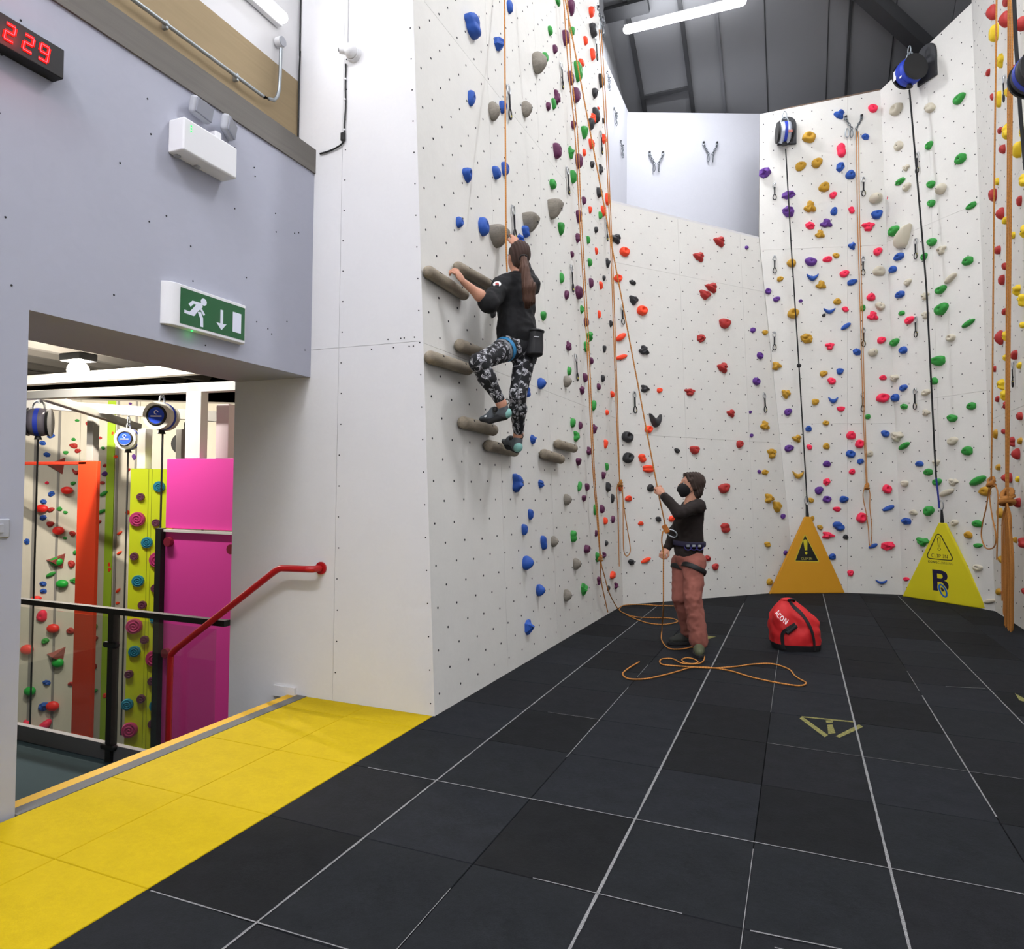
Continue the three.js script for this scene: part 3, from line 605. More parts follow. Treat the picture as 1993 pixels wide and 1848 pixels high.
climbingWall('wall_left', 'L', polyL, [1.22, 2.44, 3.66], [2.5, 5.0, 7.5], M.climb, 'tall white sloping climbing wall beside the door');
climbingWall('wall_centre', 'M', polyM, [1.2, 2.45], [2.3, 4.7], M.climb, 'shaded climbing wall with a slanting top edge');
climbingWall('wall_rear', 'R', polyR, [0.75], [2.6, 5.35], M.climb, 'white climbing wall behind the orange triangle');
climbingWall('wall_right', 'S', polyS, [0.7], [2.9, 5.4], M.climb, 'white climbing wall behind the yellow triangle');
climbingWall('wall_far_right', 'T', polyT, [1.2, 2.4, 3.6, 4.8, 6.0], [2.5, 5.0, 7.5], M.climb, 'white climbing wall at the right edge', [0.29, 0.145], true);
// set-back plain wall above the grey wall, and the piece left of it
{
  const p = frames.B;
  const rear = struct('wall_back', slab([[0, 0], [2.9, 0], [2.9, 8.075], [0, 8.075]], 0.1), M.dimmedWhite, 'plain white wall above the grey climbing wall');
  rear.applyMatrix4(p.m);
  struct('wall_side', box(-2.85, -2.75, 0, 8.12, -11.75, -9.35), M.dimmedWhite, 'plain white wall strip beyond the left climbing wall');
  const ledge = [[0, 0], [2.87, 0], [2.2, 1.6], [-0.2, 1.9]];
  const g = slab(ledge, 0.03); const t = struct('trim_1', g, M.white, 'white capping along the top of the grey wall');
  const c = frames.M.at(0, 5.556, 0.0), m = new THREE.Matrix4().makeBasis(frames.M.u, frames.M.u.clone().cross(new THREE.Vector3(0, 1, 0)).negate(), new THREE.Vector3(0, 1, 0)).setPosition(c.x, c.y + 0.03, c.z);
  t.applyMatrix4(m);
}

// ---------------------------------------------------------------- door wall, recess above it, column
const XW = -3.29, ZC = -4.09, XB = -3.98;
{
  const w = struct('wall_door', null, null, 'lavender grey wall with the doorway');
  mesh('pier', box(XB, XW, -0.02, 3.81, -2.09, 3), M.lavender, w);
  mesh('lintel', box(XB, XW, 2.31, 3.81, ZC, -2.09), M.lavender, w);
  const im = new THREE.InstancedMesh(new THREE.CylinderGeometry(0.005, 0.005, 0.004, 6).rotateZ(Math.PI / 2), M.hole, 46); im.name = 'screw_heads'; im.userData.kind = 'stuff';
  const m4 = new THREE.Matrix4();
  for (let i = 0; i < 46; i++) { const z = -4.05 + rnd() * 2.6, y = 2.35 + rnd() * 1.4; im.setMatrixAt(i, m4.makeTranslation(XW + 0.0005, y, i < 34 ? z : -2.04 + rnd() * 0.3)); }
  w.add(im);
  const up = struct('wall_recess', null, null, 'bare plaster and white wall above the concrete beam');
  mesh('plaster_band', box(-3.6, -3.45, 3.95, 4.53, ZC, 3), M.plaster, up);
  mesh('painted_band', box(-3.6, -3.452, 4.53, 9.6, ZC, 3), M.white, up);
  const beam = struct('trim_2', box(-3.5, XW + 0.012, 3.81, 3.985, ZC, 3), M.concrete, 'grey concrete beam above the door wall');
  const rough = [];
  for (let i = 0; i < 120; i++) { const s = 0.012 + rnd() * 0.022, g = new THREE.IcosahedronGeometry(s, 0); g.scale(1, 0.6, 1.8); g.rotateY(rnd() * 3); g.translate(-3.43 + rnd() * 0.05, 3.985 + rnd() * 0.012, -4.0 + rnd() * 3.2); rough.push(g); }
  const rb = mesh('mortar_crumbs', join(rough), M.plaster, beam); rb.userData.kind = 'stuff';
  // column face: four sheets, coplanar with the right side of the doorway, its right edge follows the climbing wall
  const e = (y) => -2.226 - 0.0515 * y, poly = [[-4.0, -1.2], [e(0), -1.2], [e(0), 0], [e(9.4), 9.4], [-4.0, 9.4]];
  const col = struct('wall_column', null, null, 'plain pale wall between the doorway and the climbing wall');
  col.position.set(0, 0, ZC);
  mesh('backing', slab(poly, 0.08, -0.02), M.backing, col);
  for (const [x0, x1] of [[-9, -3.045], [-3.045, 9]]) for (const [y0, y1] of [[-9, 2.51], [2.51, 5.2], [5.2, 20]]) {
    let p = clip(poly, 1, 0, x1 - 0.0012); p = clip(p, -1, 0, -x0 - 0.0012); p = clip(p, 0, 1, y1 - 0.0012); p = clip(p, 0, -1, -y0 - 0.0012);
    if (p.length > 2) mesh('panel', slab(p, 0.018), M.white, col);
  }
  const pts = [];
  for (let i = 0; i < 24; i++) { pts.push([-3.02 + (rnd() - 0.5) * 0.01, 0.2 + i * 0.22]); pts.push([e(i * 0.22) - 0.03, 0.08 + i * 0.22]); if (i % 3 === 0) pts.push([-2.9 + rnd() * 0.5, 2.51 + (i % 2 ? 0.03 : -0.03)]); }
  const sc = new THREE.InstancedMesh(holeGeo, M.hole, pts.length); sc.name = 'screw_heads'; sc.userData.kind = 'stuff';
  pts.forEach((p, i) => sc.setMatrixAt(i, m4.makeScale(0.6, 0.6, 1).setPosition(p[0], p[1], 0.0))); col.add(sc);
}
// the hall is closed behind the camera
struct('wall_behind', box(-3.6, 3, 0, 9.6, 3, 3.1), M.white);
struct('wall_outer', box(3.0, 3.1, -0.1, 12, -13.6, 3.1), M.white);
struct('wall_outer_rear', box(-3.0, 3.1, -0.1, 12, -13.7, -13.6), M.roofSheet);
struct('wall_outer_left', box(-3.0, -2.9, -0.1, 12, -13.6, -4.2), M.roofSheet);
struct('wall_outer_upper', box(-3.6, -2.9, 9.6, 12, -4.2, 3.1), M.white);

// ---------------------------------------------------------------- roof
{
  const slope = 0.614, yAt = (z) => 8.35 + slope * (z + 12.2), zr = -7.6, len = Math.hypot(6.0, 6.0 * slope);
  const roof = struct('ceiling', null, null, 'dark grey sheeted roof sloping down to the back wall');
  const dir = new THREE.Vector3(0, slope, 1).normalize(), nrm = new THREE.Vector3(0, -1, slope).normalize();
  const basis = new THREE.Matrix4().makeBasis(new THREE.Vector3(1, 0, 0), dir, new THREE.Vector3(1, 0, 0).cross(dir)).setPosition(0, yAt(-13.6), -13.6);
  const pitched = (g) => g.applyMatrix4(basis);                        // local: x across, y up the slope, +z is the room side
  const edges = [-3.0, -2.55, -1.74, -1.2, -0.5, 0.41, 0.7, 1.33, 2.1, 3.1];
  for (let i = 0; i + 1 < edges.length; i++) mesh('sheet', pitched(box(edges[i] + 0.004, edges[i + 1] - 0.004, 0, len, -0.03, 0)), M.roofSheet, roof);
  mesh('membrane', pitched(box(-3.0, 3.1, 0, len, -0.06, -0.031)), M.dark, roof);
  mesh('purlin', pitched(box(-2.59, -2.52, 0, len, 0.0, 0.05)), M.roofBar, roof);
  mesh('purlin', pitched(box(-1.765, -1.70, 0, len, 0.0, 0.05)), M.roofBar, roof);
  mesh('purlin', pitched(box(-1.225, -1.18, 0, len, 0.0, 0.03)), M.roofBarGrey, roof);
  mesh('purlin', pitched(box(0.69, 0.73, 0, len, 0.0, 0.03)), M.roofBar, roof);
  for (const x of [-0.5, 0.41, 1.33]) mesh('seam', pitched(box(x - 0.008, x + 0.008, 0, len, 0.0, 0.008)), M.roofBar, roof);
  const ys = (-11.995 + 13.6) * Math.hypot(1, slope);
  mesh('skylight_bar', pitched(box(-2.52, -1.765, ys - 0.03, ys + 0.03, 0, 0.05)), M.roofBar, roof);
  const yu = (-10.75 + 13.6) * Math.hypot(1, slope);
  mesh('crossbar', pitched(box(-3.0, -2.2, yu - 0.1, yu + 0.1, 0, 0.12)), M.roofBar, roof);
  // the other pitch, unseen over the camera; made pale to bounce fill light
  const far = new THREE.BoxGeometry(6.8, 0.06, 11.2); far.rotateX(0.16); far.translate(-0.25, yAt(zr) - 0.85, zr + 5.5);
  mesh('near_pitch', far, M.bounceSheet, roof);
  const beamA = [0.55, yAt(-10.85) - 0.14, -10.85], beamB = [2.25, yAt(-12.45) - 0.14, -12.45];
  const rb = new THREE.BoxGeometry(0.2, 0.22, 2.9); const rafter = struct('trim_3', rb, M.roofBar, 'black steel rafter under the roof');
  rafter.position.set((beamA[0] + beamB[0]) / 2, (beamA[1] + beamB[1]) / 2, (beamA[2] + beamB[2]) / 2); rafter.lookAt(...beamB);
  const tb = frames.R; const tim = struct('trim_4', slab([[-0.53, 7.3], [1.25, 7.5], [1.25, 7.83], [-0.1, 7.645], [-0.53, 7.56]], 0.05, -0.07), M.timber, 'brown timber strip above the white climbing wall'); tim.applyMatrix4(tb.m);
}

// ---------------------------------------------------------------- luminaires (six-foot battens) and their light
const glow = new THREE.MeshStandardMaterial({ color: 0xffffff, emissive: 0xfdfdff, emissiveIntensity: 9.0, roughness: 0.4 });
function batten(center, along, label, power, upward = 0.6, length = 1.82) {
  const t = thing('batten_light', label, 'light', 'batten lights under the roof', center), a = V(along).normalize();
  const q = new THREE.Quaternion().setFromUnitVectors(new THREE.Vector3(1, 0, 0), a); t.quaternion.copy(q);
  mesh('housing', rbox(length, 0.05, 0.07, 0.01), M.whitePlastic, t).position.y = 0.045;
  const d = new THREE.CapsuleGeometry(0.075, length - 0.12, 4, 14); d.rotateZ(Math.PI / 2); d.scale(1, 0.8, 1);
  mesh('diffuser', d, glow, t);
  const l = new THREE.RectAreaLight(0xf6f8ff, power * LAMP, length, 0.1); l.position.set(center[0], center[1] - 0.055, center[2]);
  if (Math.abs(a.z) > 0.5) { l.rotation.set(-Math.PI / 2, 0, Math.PI / 2, 'XYZ'); } else l.rotation.set(-Math.PI / 2, 0, 0);
  l.castShadow = true; scene.add(l);
  const u = new THREE.RectAreaLight(0xf6f8ff, power * upward * LAMP, length, 0.1); u.position.set(center[0], center[1] + 0.075, center[2]); u.rotation.set(Math.PI / 2, 0, 0); u.castShadow = true; scene.add(u);   // added uplight: brightens the roof and gives bounced fill
  return t;
}
batten([-1.65, 8.79, -10.6], [1, 0, 0], 'glowing white batten light under the grey roof, above the plain wall', 460, 0.06);
batten([1.9, 9.5, -6.0], [1, 0, 0], 'unseen batten light added for fill under the roof, second from the back', 980);  // this and the next two are unseen, added to lift wall brightness
batten([-1.9, 8.2, 2.0], [1, 0, 0], 'unseen batten light added for fill under the roof behind the viewer, door side', 820);
batten([1.5, 8.2, 2.0], [1, 0, 0], 'unseen batten light added for fill under the roof behind the viewer, far side', 330);
{ // short batten inside the recess above the concrete beam
  const t = thing('recess_batten', 'glowing white batten light in the recess above the concrete beam', 'light', null, [-3.36, 4.81, -3.05]);
  mesh('housing', rbox(0.05, 0.06, 1.6, 0.01), M.whitePlastic, t).position.x = -0.06;
  const d = new THREE.CapsuleGeometry(0.04, 1.5, 4, 12); d.rotateX(Math.PI / 2); mesh('diffuser', d, new THREE.MeshStandardMaterial({ color: 0xffffff, emissive: 0xfdfdff, emissiveIntensity: 3.5, roughness: 0.4 }), t);
  const l = new THREE.RectAreaLight(0xfafcff, 22 * LAMP, 1.5, 0.09); l.position.set(-3.315, 4.81, -3.05); l.lookAt(0, 4.5, -3.05); l.castShadow = true; scene.add(l);
}

// ---------------------------------------------------------------- floor of rubber mats
{
  const speck = (base, amp, o) => dataTexture(512, (x, y) => {
    const n = tile(x, y, 6, o) * 0.5 + tile(x, y, 26, o + 2) * 0.4 + tile(x, y, 110, o + 5) * 0.55, k = 1 + amp * n;
    return base.map((c) => Math.max(0, Math.min(255, c * k)));
  }, true, 1.6);
  const rough = dataTexture(512, (x, y) => { const v = 128 + 70 * tile(x, y, 120, 3) + 45 * tile(x, y, 40, 8); return [v, v, v]; }, false, 1.6);
  const rub = (b, o) => new THREE.MeshPhysicalMaterial({ map: speck(b, 0.35, o), roughness: 0.8, specularIntensity: 0.2, bumpMap: rough, bumpScale: 0.0016 });
  const blacks = [rub([31, 33, 36], 1), rub([30, 31, 34], 21), rub([25, 26, 28], 31), rub([33, 35, 39], 41)];
  const yellow = new THREE.MeshPhysicalMaterial({ map: speck([190, 163, 12], 0.08, 51), roughness: 0.8, specularIntensity: 0.3, bumpMap: rough, bumpScale: 0.0012 });
  const floor = struct('floor', null, null, 'black and yellow rubber mat floor');
  mesh('subfloor', box(-3.29, 3, -0.3, -0.031, -13.4, 3), M.rubberBlack, floor);
  const { gx, gz, t, tr } = FLOOR;
  const matGeo = (w, d) => {
    const s = new THREE.Shape(); const a = w / 2 - 0.004, b = d / 2 - 0.004; s.moveTo(-a, -b); s.lineTo(a, -b); s.lineTo(a, b); s.lineTo(-a, b);
    const g = new THREE.ExtrudeGeometry(s, { depth: 0.027, bevelEnabled: true, bevelSegments: 1, bevelSize: 0.0025, bevelThickness: 0.003 }); g.rotateX(-Math.PI / 2); g.translate(0, -0.03, 0); return g;
  };
  const G = matGeo(t, tr), inside = (x, z) => x < 2.5 && (z > -9.3 || (x + 2.15) * 0.764 + (z + 9.13) * 0.642 > -0.35) && z > -12.2 && ((x - 1.46) * -0.775 + (z + 12) * 0.63 > -0.4);
  for (let r = -6; r < 16; r++) for (let c = -1; c < 9; c++) {
    const x = gx + (c + 0.5) * t, z = gz - (r + 0.5) * tr; if (!inside(x, z)) continue;
    let k = (r * 7 + c * 13 + 40) % 11; let m = blacks[k < 4 ? 0 : k < 7 ? 1 : k < 9 ? 3 : 2];
    if ((c === 2 && (r === 2 || r === 3)) || (c === 4 && (r === 6 || r === 7)) || (c === 5 && r === 9) || (c === 6 && (r === 8 || r === 9))) m = blacks[2];
    if (c === 1 && (r === 2 || r === 1) || c === 3 && r === 5) m = blacks[3];
    mesh('floor_mat', G, m, floor).position.set(x, 0, z);
  }
  const x0 = gx - t, half = (x0 + 3.27) / 2, Y = matGeo(half, tr);
  for (let r = -7; r < 2; r++) for (let c = 0; c < 2; c++) mesh('yellow_mat', Y, yellow, floor).position.set(x0 - (c + 0.5) * half, 0.001, gz - (r + 0.5) * tr);
  const rem = (-gz - 2 * -tr * 0 + 0, 4.09 + gz - 2 * tr);
  if (rem > 0.02) { const Yr = matGeo(half, rem); for (let c = 0; c < 2; c++) mesh('yellow_mat', Yr, yellow, floor).position.set(x0 - (c + 0.5) * half, 0.001, -4.09 + rem / 2); }
  // pale grit packed into the mat joints
  const chalk = new THREE.MeshStandardMaterial({ map: dataTexture(128, (x, y) => { const v = 128 + 70 * tile(x, y, 30, 4) + 40 * tile(x, y, 60, 8); return [v, v, v]; }, true, 6), roughness: 0.95 });
  const line = (xa, za, xb, zb, w = 0.008) => {
    const L = Math.hypot(xb - xa, zb - za), n = Math.max(1, Math.round(L / 0.06)), pos = [], idx = [], uv = [], tx = (xb - xa) / L, tz = (zb - za) / L;
    for (let i = 0; i <= n; i++) { const k = i / n, ww = w * (0.75 + 0.5 * rnd()); for (const s of [-1, 1]) { pos.push(xa + (xb - xa) * k - tz * s * ww / 2, 0.0022, za + (zb - za) * k + tx * s * ww / 2); uv.push(k * L, s * 0.01); } }
    for (let i = 0; i < n; i++) { const a = i * 2; idx.push(a, a + 1, a + 2, a + 1, a + 3, a + 2); }
    const g = new THREE.BufferGeometry(); g.setAttribute('position', new THREE.Float32BufferAttribute(pos, 3)); g.setAttribute('uv', new THREE.Float32BufferAttribute(uv, 2)); g.setIndex(idx); g.computeVertexNormals();
    if (g.attributes.normal.getY(0) < 0) { g.setIndex(idx.reverse()); g.computeVertexNormals(); }
    mesh('joint_grit', g, chalk, floor);
  };
  const col = (c) => gx + c * t, row = (r) => gz - r * tr;
  line(col(0), 0.6, col(0), -9.2, 0.009); line(col(2), 0.6, col(2), -10.0, 0.011); line(col(4), 0.6, col(4), -11.5, 0.011); line(col(6), -2, col(6), -11.8, 0.008);
  line(col(5), row(2.1), col(5), row(5.4), 0.007); line(col(5), row(5.6), col(5), row(6.6), 0.004);
  line(col(1), row(1.9), col(1), row(4.3), 0.005); line(col(1), row(4.8), col(1), row(5.5), 0.004); line(col(1), row(-1.2), col(1), row(-0.3), 0.003); line(col(3), row(-0.4), col(3), row(0.9), 0.003); line(col(3), row(4), col(3), row(7.2), 0.003);
  line(x0 + 0.1, row(1), col(7.5), row(1), 0.006); line(col(1.5), row(0), col(2.6), row(0), 0.005); line(col(0.3), row(3), col(1), row(3), 0.003); line(col(3), row(3), col(6), row(3), 0.003); line(col(3.2), row(-0.1), col(3.7), row(-0.1), 0.004);
  for (const [a, b] of SEG) line(a[0], a[1], b[0], b[1], 0.006);
  // worn spray-painted warning triangles
  const spray = new THREE.MeshStandardMaterial({ map: dataTexture(128, (x, y) => { const v = 1 + 0.5 * tile(x, y, 40, 4) + 0.35 * tile(x, y, 14, 9); return [120 * v, 116 * v, 62 * v]; }, true, 3), roughness: 0.9 });
  MARKS.forEach((q) => { const s = new THREE.Shape(q.map((p) => new THREE.Vector2(p[0], -p[1]))); const g = new THREE.ShapeGeometry(s); g.rotateX(-Math.PI / 2); g.translate(0, 0.0018, 0); mesh('sprayed_mark', g, spray, floor); });
  // threshold: grey anti-slip strip, yellow nosing, steps down to the landing
  const sill = struct('trim_5', null, null, 'grey and yellow edge strip of the doorway');
  mesh('anti_slip_strip', box(-3.352, -3.271, -0.03, 0.003, ZC, -2.09), mat(0x6b6a68, 0.9, { bumpMap: rough, bumpScale: 0.001 }), sill);
  mesh('yellow_nosing', box(-3.425, -3.353, -0.06, 0.002, ZC, -2.09), mat(0xd8a820, 0.7), sill);
}

// ================================================================ climbing holds
const HC = {      // colour name, material
  B: ['blue', mat(0x1d4fa6, 0.62)], G: ['green', mat(0x2a9236, 0.6)], P: ['dark purple', mat(0x5b1d48, 0.6)], O: ['orange', mat(0xf8441a, 0.6)], K: ['black', mat(0x29292c, 0.6)],
  S: ['grey stone', new THREE.MeshStandardMaterial({ map: dataTexture(256, (x, y) => { const n = 1 + 0.22 * tile(x, y, 7, 3) + 0.16 * tile(x, y, 30, 6); return [140 * n, 133 * n, 122 * n]; }, true), roughness: 0.75 })],
  V: ['violet', mat(0x5a2a86, 0.62)], Y: ['mustard', mat(0xbd8f1e, 0.62)], N: ['pink', mat(0xf3244f, 0.6)], W: ['cream', mat(0xcdc5b1, 0.7)], R: ['red', mat(0xac2a26, 0.62)], U: ['yellow', mat(0xe6c41c, 0.6)], D: ['golden', mat(0xc2911f, 0.62)],
};
const SH = { r: 'rounded', t: 'tapering', n: 'angular', d: 'two-lobed', s: 'bulging', b: 'bowl-shaped', x: 'knobbly', o: 'dished', l: 'long', c: 'curved', h: 'horn-shaped' };
function holdGeometry(shape, sd) {
  // a body of unit size: outline in x, y, mounting face at z = 0, front at z = 1
  const segs = shape === 'n' ? 7 : 22, rings = shape === 'n' ? 3 : 8, ph = sd * 1.7, out = [];
  for (let i = 0; i < segs; i++) {
    const a = (i / segs) * Math.PI * 2; let r = 1;
    const top = Math.sin(a), side = Math.cos(a);
    if (shape === 'r') r = 1 + 0.1 * Math.sin(2 * a + ph) + 0.06 * Math.sin(3 * a + ph * 2);
    if (shape === 't') r = 0.78 + 0.34 * Math.pow(Math.max(0, -Math.cos(a - Math.PI / 2 + 0.25 * Math.sin(ph))), 3) + 0.12 * Math.abs(side) + 0.05 * Math.sin(3 * a + ph);
    if (shape === 'n') r = 0.8 + 0.3 * Math.abs(Math.sin(i * 2.3 + ph));
    if (shape === 'd') r = 0.62 + 0.42 * Math.abs(Math.sin(a - 0.35 + 0.3 * Math.sin(ph)));
    if (shape === 's') r = 1 + 0.05 * Math.sin(2 * a + ph);
    if (shape === 'b') r = top > 0 ? Math.min(1 / Math.max(0.01, Math.abs(side)), 0.45 / Math.max(0.01, top)) : 1 + 0.06 * Math.sin(3 * a);
    if (shape === 'x') r = 0.85 + 0.16 * Math.sin(3 * a + ph) + 0.12 * Math.sin(5 * a + ph * 1.3);
    if (shape === 'o') r = 1 + 0.05 * Math.sin(2 * a + ph) + 0.04 * Math.sin(4 * a);
    if (shape === 'l' || shape === 'c') r = 1;
    if (shape === 'h') r = 1;
    out.push([r * side, r * top]);
  }
  const pos = [], uv = [], idx = [];
  for (let k = 0; k <= rings; k++) {
    const f = k / rings; let s, z;
    if (shape === 's') { const th = f * Math.PI * 0.5; s = Math.cos(th) * (1 + 0.12 * Math.sin(Math.min(1, f * 2.2) * Math.PI)); z = Math.sin(th); }
    else if (shape === 'n') { s = [1, 0.92, 0.45, 0][k]; z = [0, 0.42, 1, 1][k]; }
    else { const th = f * Math.PI * 0.5; s = Math.pow(Math.cos(th), 0.7); z = Math.pow(Math.sin(th), 0.75); }
    for (let i = 0; i < segs; i++) {
      let x = out[i][0] * s, y = out[i][1] * s, zz = z;
      if (shape === 'o') zz *= 1 - 0.55 * Math.exp(-((x * x + (y - 0.1) * (y - 0.1)) / 0.12));
      if (shape === 'r' || shape === 't') zz *= 1 + 0.22 * y * (sd % 2 ? 1 : -0.4) - 0.3 * Math.exp(-((x * x + y * y) / 0.03));
      if (shape === 'b') { zz *= 0.55 + 0.45 * Math.max(0, Math.min(1, (y + 1) / 1.45)); }
      if (shape === 'x') zz *= 0.8 + 0.35 * noise.noise(x * 2.2 + sd, y * 2.2, sd * 3.1);
      if (shape === 'd') zz *= 0.85 + 0.3 * Math.abs(y);
      if (shape === 'h') { const l = x, b = y * (0.5 - 0.3 * l); zz *= 0.75 + 0.25 * l; x = l * 0.545 - b * 0.84 + 0.12 * l * l; y = l * 0.84 + b * 0.545; }
      if (shape === 'n') zz *= k === 2 ? 0.8 + 0.35 * Math.sin(i * 1.9 + ph) : 1;
      if (shape !== 'n' && shape !== 's' && shape !== 'b') { const n = 0.07 * noise.noise(x * 3 + sd * 5, y * 3, zz * 3); x *= 1 + n; y *= 1 + n; }
      if (shape === 'l') { x *= 1; y = y * 0.42 + 0.35 * x; }
      if (shape === 'c') { y = y * 0.34 + 0.7 * x * x - 0.35; }
      pos.push(x, y, zz); uv.push(x * 0.5, y * 0.5);
    }
  }
  for (let k = 0; k < rings; k++) for (let i = 0; i < segs; i++) { const a = k * segs + i, b = k * segs + (i + 1) % segs, c = a + segs, d = b + segs; idx.push(a, b, d, a, d, c); }
  let g = new THREE.BufferGeometry(); g.setAttribute('position', new THREE.Float32BufferAttribute(pos, 3)); g.setAttribute('uv', new THREE.Float32BufferAttribute(uv, 2)); g.setIndex(idx);
  g.computeBoundingBox(); const b = g.boundingBox; g.translate(-(b.min.x + b.max.x) / 2, -(b.min.y + b.max.y) / 2, -b.min.z);
  g.scale(1 / (b.max.x - b.min.x), 1 / (b.max.y - b.min.y), 1 / b.max.z);
  if (shape === 'n') { g = g.toNonIndexed(); g.computeVertexNormals(); } else g.computeVertexNormals();
  return g;
}
const holdCache = new Map();
function cachedHold(shape, k) { const key = shape + k; if (!holdCache.has(key)) holdCache.set(key, holdGeometry(shape, k)); return holdCache.get(key); }
const boltGeo = new THREE.CylinderGeometry(0.5, 0.5, 1, 8); boltGeo.rotateX(Math.PI / 2);
const wallName = { L: 'left slab wall', M: 'grey middle wall', R: 'white wall by the orange triangle', S: 'white wall by the yellow triangle', T: 'far right wall' };
const ordinal = (i) => i + (i % 100 > 10 && i % 100 < 14 ? 'th' : ['th', 'st', 'nd', 'rd'][i % 10] || 'th');
function rank(i, n, colour) {
  if (n === 1) return `the only ${colour} one there`;
  if (i === 1) return `lowest ${colour} one there`;
  if (i === n) return `highest ${colour} one there`;
  return `${ordinal(i)} lowest ${colour} one there`;
}
function buildHold(code, w, h, d, k) {
  const [c, s] = code, m = HC[c][1];
  const g = new THREE.Group(); g.name = 'hold';
  const b = mesh('body', cachedHold(s, k % 5), m, g); b.scale.set(w, h, d);
  if (s === 't' && k % 3 === 1) b.rotation.z = 0.25;
  const bz = s === 'b' ? 0.9 : s === 'o' ? 0.5 : s === 'r' || s === 't' ? 0.72 : s === 's' ? 0.97 : 0.82, br = Math.min(0.012, Math.min(w, h) * 0.16);
  const bo = mesh('bolt', boltGeo, M.hole, g); bo.scale.set(br, br, d * 0.12); bo.position.set(0, 0, d * bz);
  return g;
}
for (const [key, list] of Object.entries({ L: H_L, M: H_M, R: H_R, S: H_S, T: H_T })) {
  const F = frames[key];
  list.forEach(([code, u, v, w, h, d, i, n], k) => {
    const [cn] = HC[code[0]], size = Math.max(w, h), shape = SH[code[1]];
    const g = buildHold(code, w, h, d, k * 3 + i);
    const kind = code[0] === 'S' ? 'sloper_hold' : size < 0.085 ? 'foot_chip' : 'climbing_hold';
    g.name = numbered(kind); g.position.copy(F.at(u, v, 0)); g.quaternion.copy(F.q); scene.add(g);
    tag(g, `${shape} ${cn} climbing hold on ${wallName[key]}, ${rank(i, n, cn)}`, 'climbing hold', `${cn} holds on the ${wallName[key]}`);
  });
}
// long rounded logs lying level across the left wall
const logMat = new THREE.MeshStandardMaterial({ map: dataTexture(256, (x, y) => { const n = 1 + 0.2 * tile(x, y, 6, 13) + 0.14 * tile(x, y, 34, 16); return [142 * n, 131 * n, 114 * n]; }, true), roughness: 0.8, bumpMap: grain, bumpScale: 0.001 });
const logWhere = ['nearest the column, under the climber\'s left hand', 'under the climber\'s left hand, partly behind her arm', 'half hidden behind the climber\'s bent knee', 'touching the climber\'s bent knee', 'under the climber\'s raised left foot', 'under the climber\'s lower foot', 'lower of the pair right of the climber\'s feet', 'upper of the pair right of the climber\'s feet'];
LOGS.forEach(([u0, v0, u1, v1, r], i) => {
  const F = frames.L, t = thing('log_hold', `grey-brown log hold ${logWhere[i]}`, 'climbing hold', 'log holds on the left wall');
  const a = F.at(u0, v0, r), b = F.at(u1, v1, r), mid = a.clone().add(b).multiplyScalar(0.5); t.position.copy(mid);
  const L = a.distanceTo(b), g = new THREE.CapsuleGeometry(r, L, 8, 20); const p = g.attributes.position;
  for (let k = 0; k < p.count; k++) { const n = 1 + 0.05 * noise.noise(p.getX(k) * 14, p.getY(k) * 9 + i, p.getZ(k) * 14); p.setX(k, p.getX(k) * n); p.setZ(k, p.getZ(k) * n); }
  g.computeVertexNormals();
  t.quaternion.setFromUnitVectors(new THREE.Vector3(0, 1, 0), b.clone().sub(a).normalize());
  mesh('body', g, logMat, t);
  for (const s of [-0.3, 0.32]) { const bo = mesh('bolt', new THREE.CylinderGeometry(0.008, 0.008, 0.006, 8), M.hole, t); const out = F.n.clone().applyQuaternion(t.quaternion.clone().invert()).applyAxisAngle(new THREE.Vector3(0, 1, 0), -0.5); bo.position.set(0, s * L, 0).addScaledVector(out, r * 0.99); bo.quaternion.setFromUnitVectors(new THREE.Vector3(0, 1, 0), out); }
});

// ================================================================ quickdraws
const slingMat = mat(0x1c1c20, 0.85), gateYellow = mat(0xc8b83a, 0.5);
function ovalRing(w, h, r, seg = 20) { const p = []; for (let i = 0; i < seg; i++) { const a = (i / seg) * Math.PI * 2; p.push(new THREE.Vector3(Math.cos(a) * w / 2 * (1 - 0.18 * Math.sin(a)), Math.sin(a) * h / 2, 0)); } return tube(p, r, seg * 2, 6, true); }
function makeQuickdraw() {           // unit length 0.3 hanging from its top bolt
  const g = new THREE.Group();
  const top = mesh('top_carabiner', ovalRing(0.05, 0.085, 0.007), M.steel, g); top.position.set(0, -0.04, 0.02);
  const hanger = mesh('hanger', rbox(0.028, 0.04, 0.006, 0.003), M.steel, g); hanger.position.set(0, -0.005, 0.008);
  mesh('sling', rbox(0.022, 0.14, 0.012, 0.004), slingMat, g).position.set(0, -0.145, 0.024);
  const low = mesh('bottom_carabiner', ovalRing(0.052, 0.095, 0.007), M.black, g); low.position.set(0, -0.25, 0.026);
  mesh('gate', bar([0.022, -0.285, 0.026], [0.026, -0.225, 0.026], 0.0055, 6), gateYellow, g);
  return g;
}
const qdProto = makeQuickdraw();
{
  const byWall = {}; QUICKDRAWS.forEach((q) => (byWall[q[0]] ||= []).push(q));
  for (const [key, list] of Object.entries(byWall)) {
    list.sort((a, b) => a[2] - b[2]);
    list.forEach(([, u, v, len], i) => {
      const g = qdProto.clone(); g.name = numbered('quickdraw'); scene.add(g);
      g.position.copy(frames[key].at(u, v, 0)); g.quaternion.copy(frames[key].q); g.scale.setScalar(len / 0.3);
      tag(g, `black quickdraw hanging on ${wallName[key]}, ${i === 0 ? 'lowest one there' : i === list.length - 1 ? 'highest one there' : ordinal(i + 1) + ' lowest one there'}`, 'quickdraw', `quickdraws on the ${wallName[key]}`);
    });
  }
}

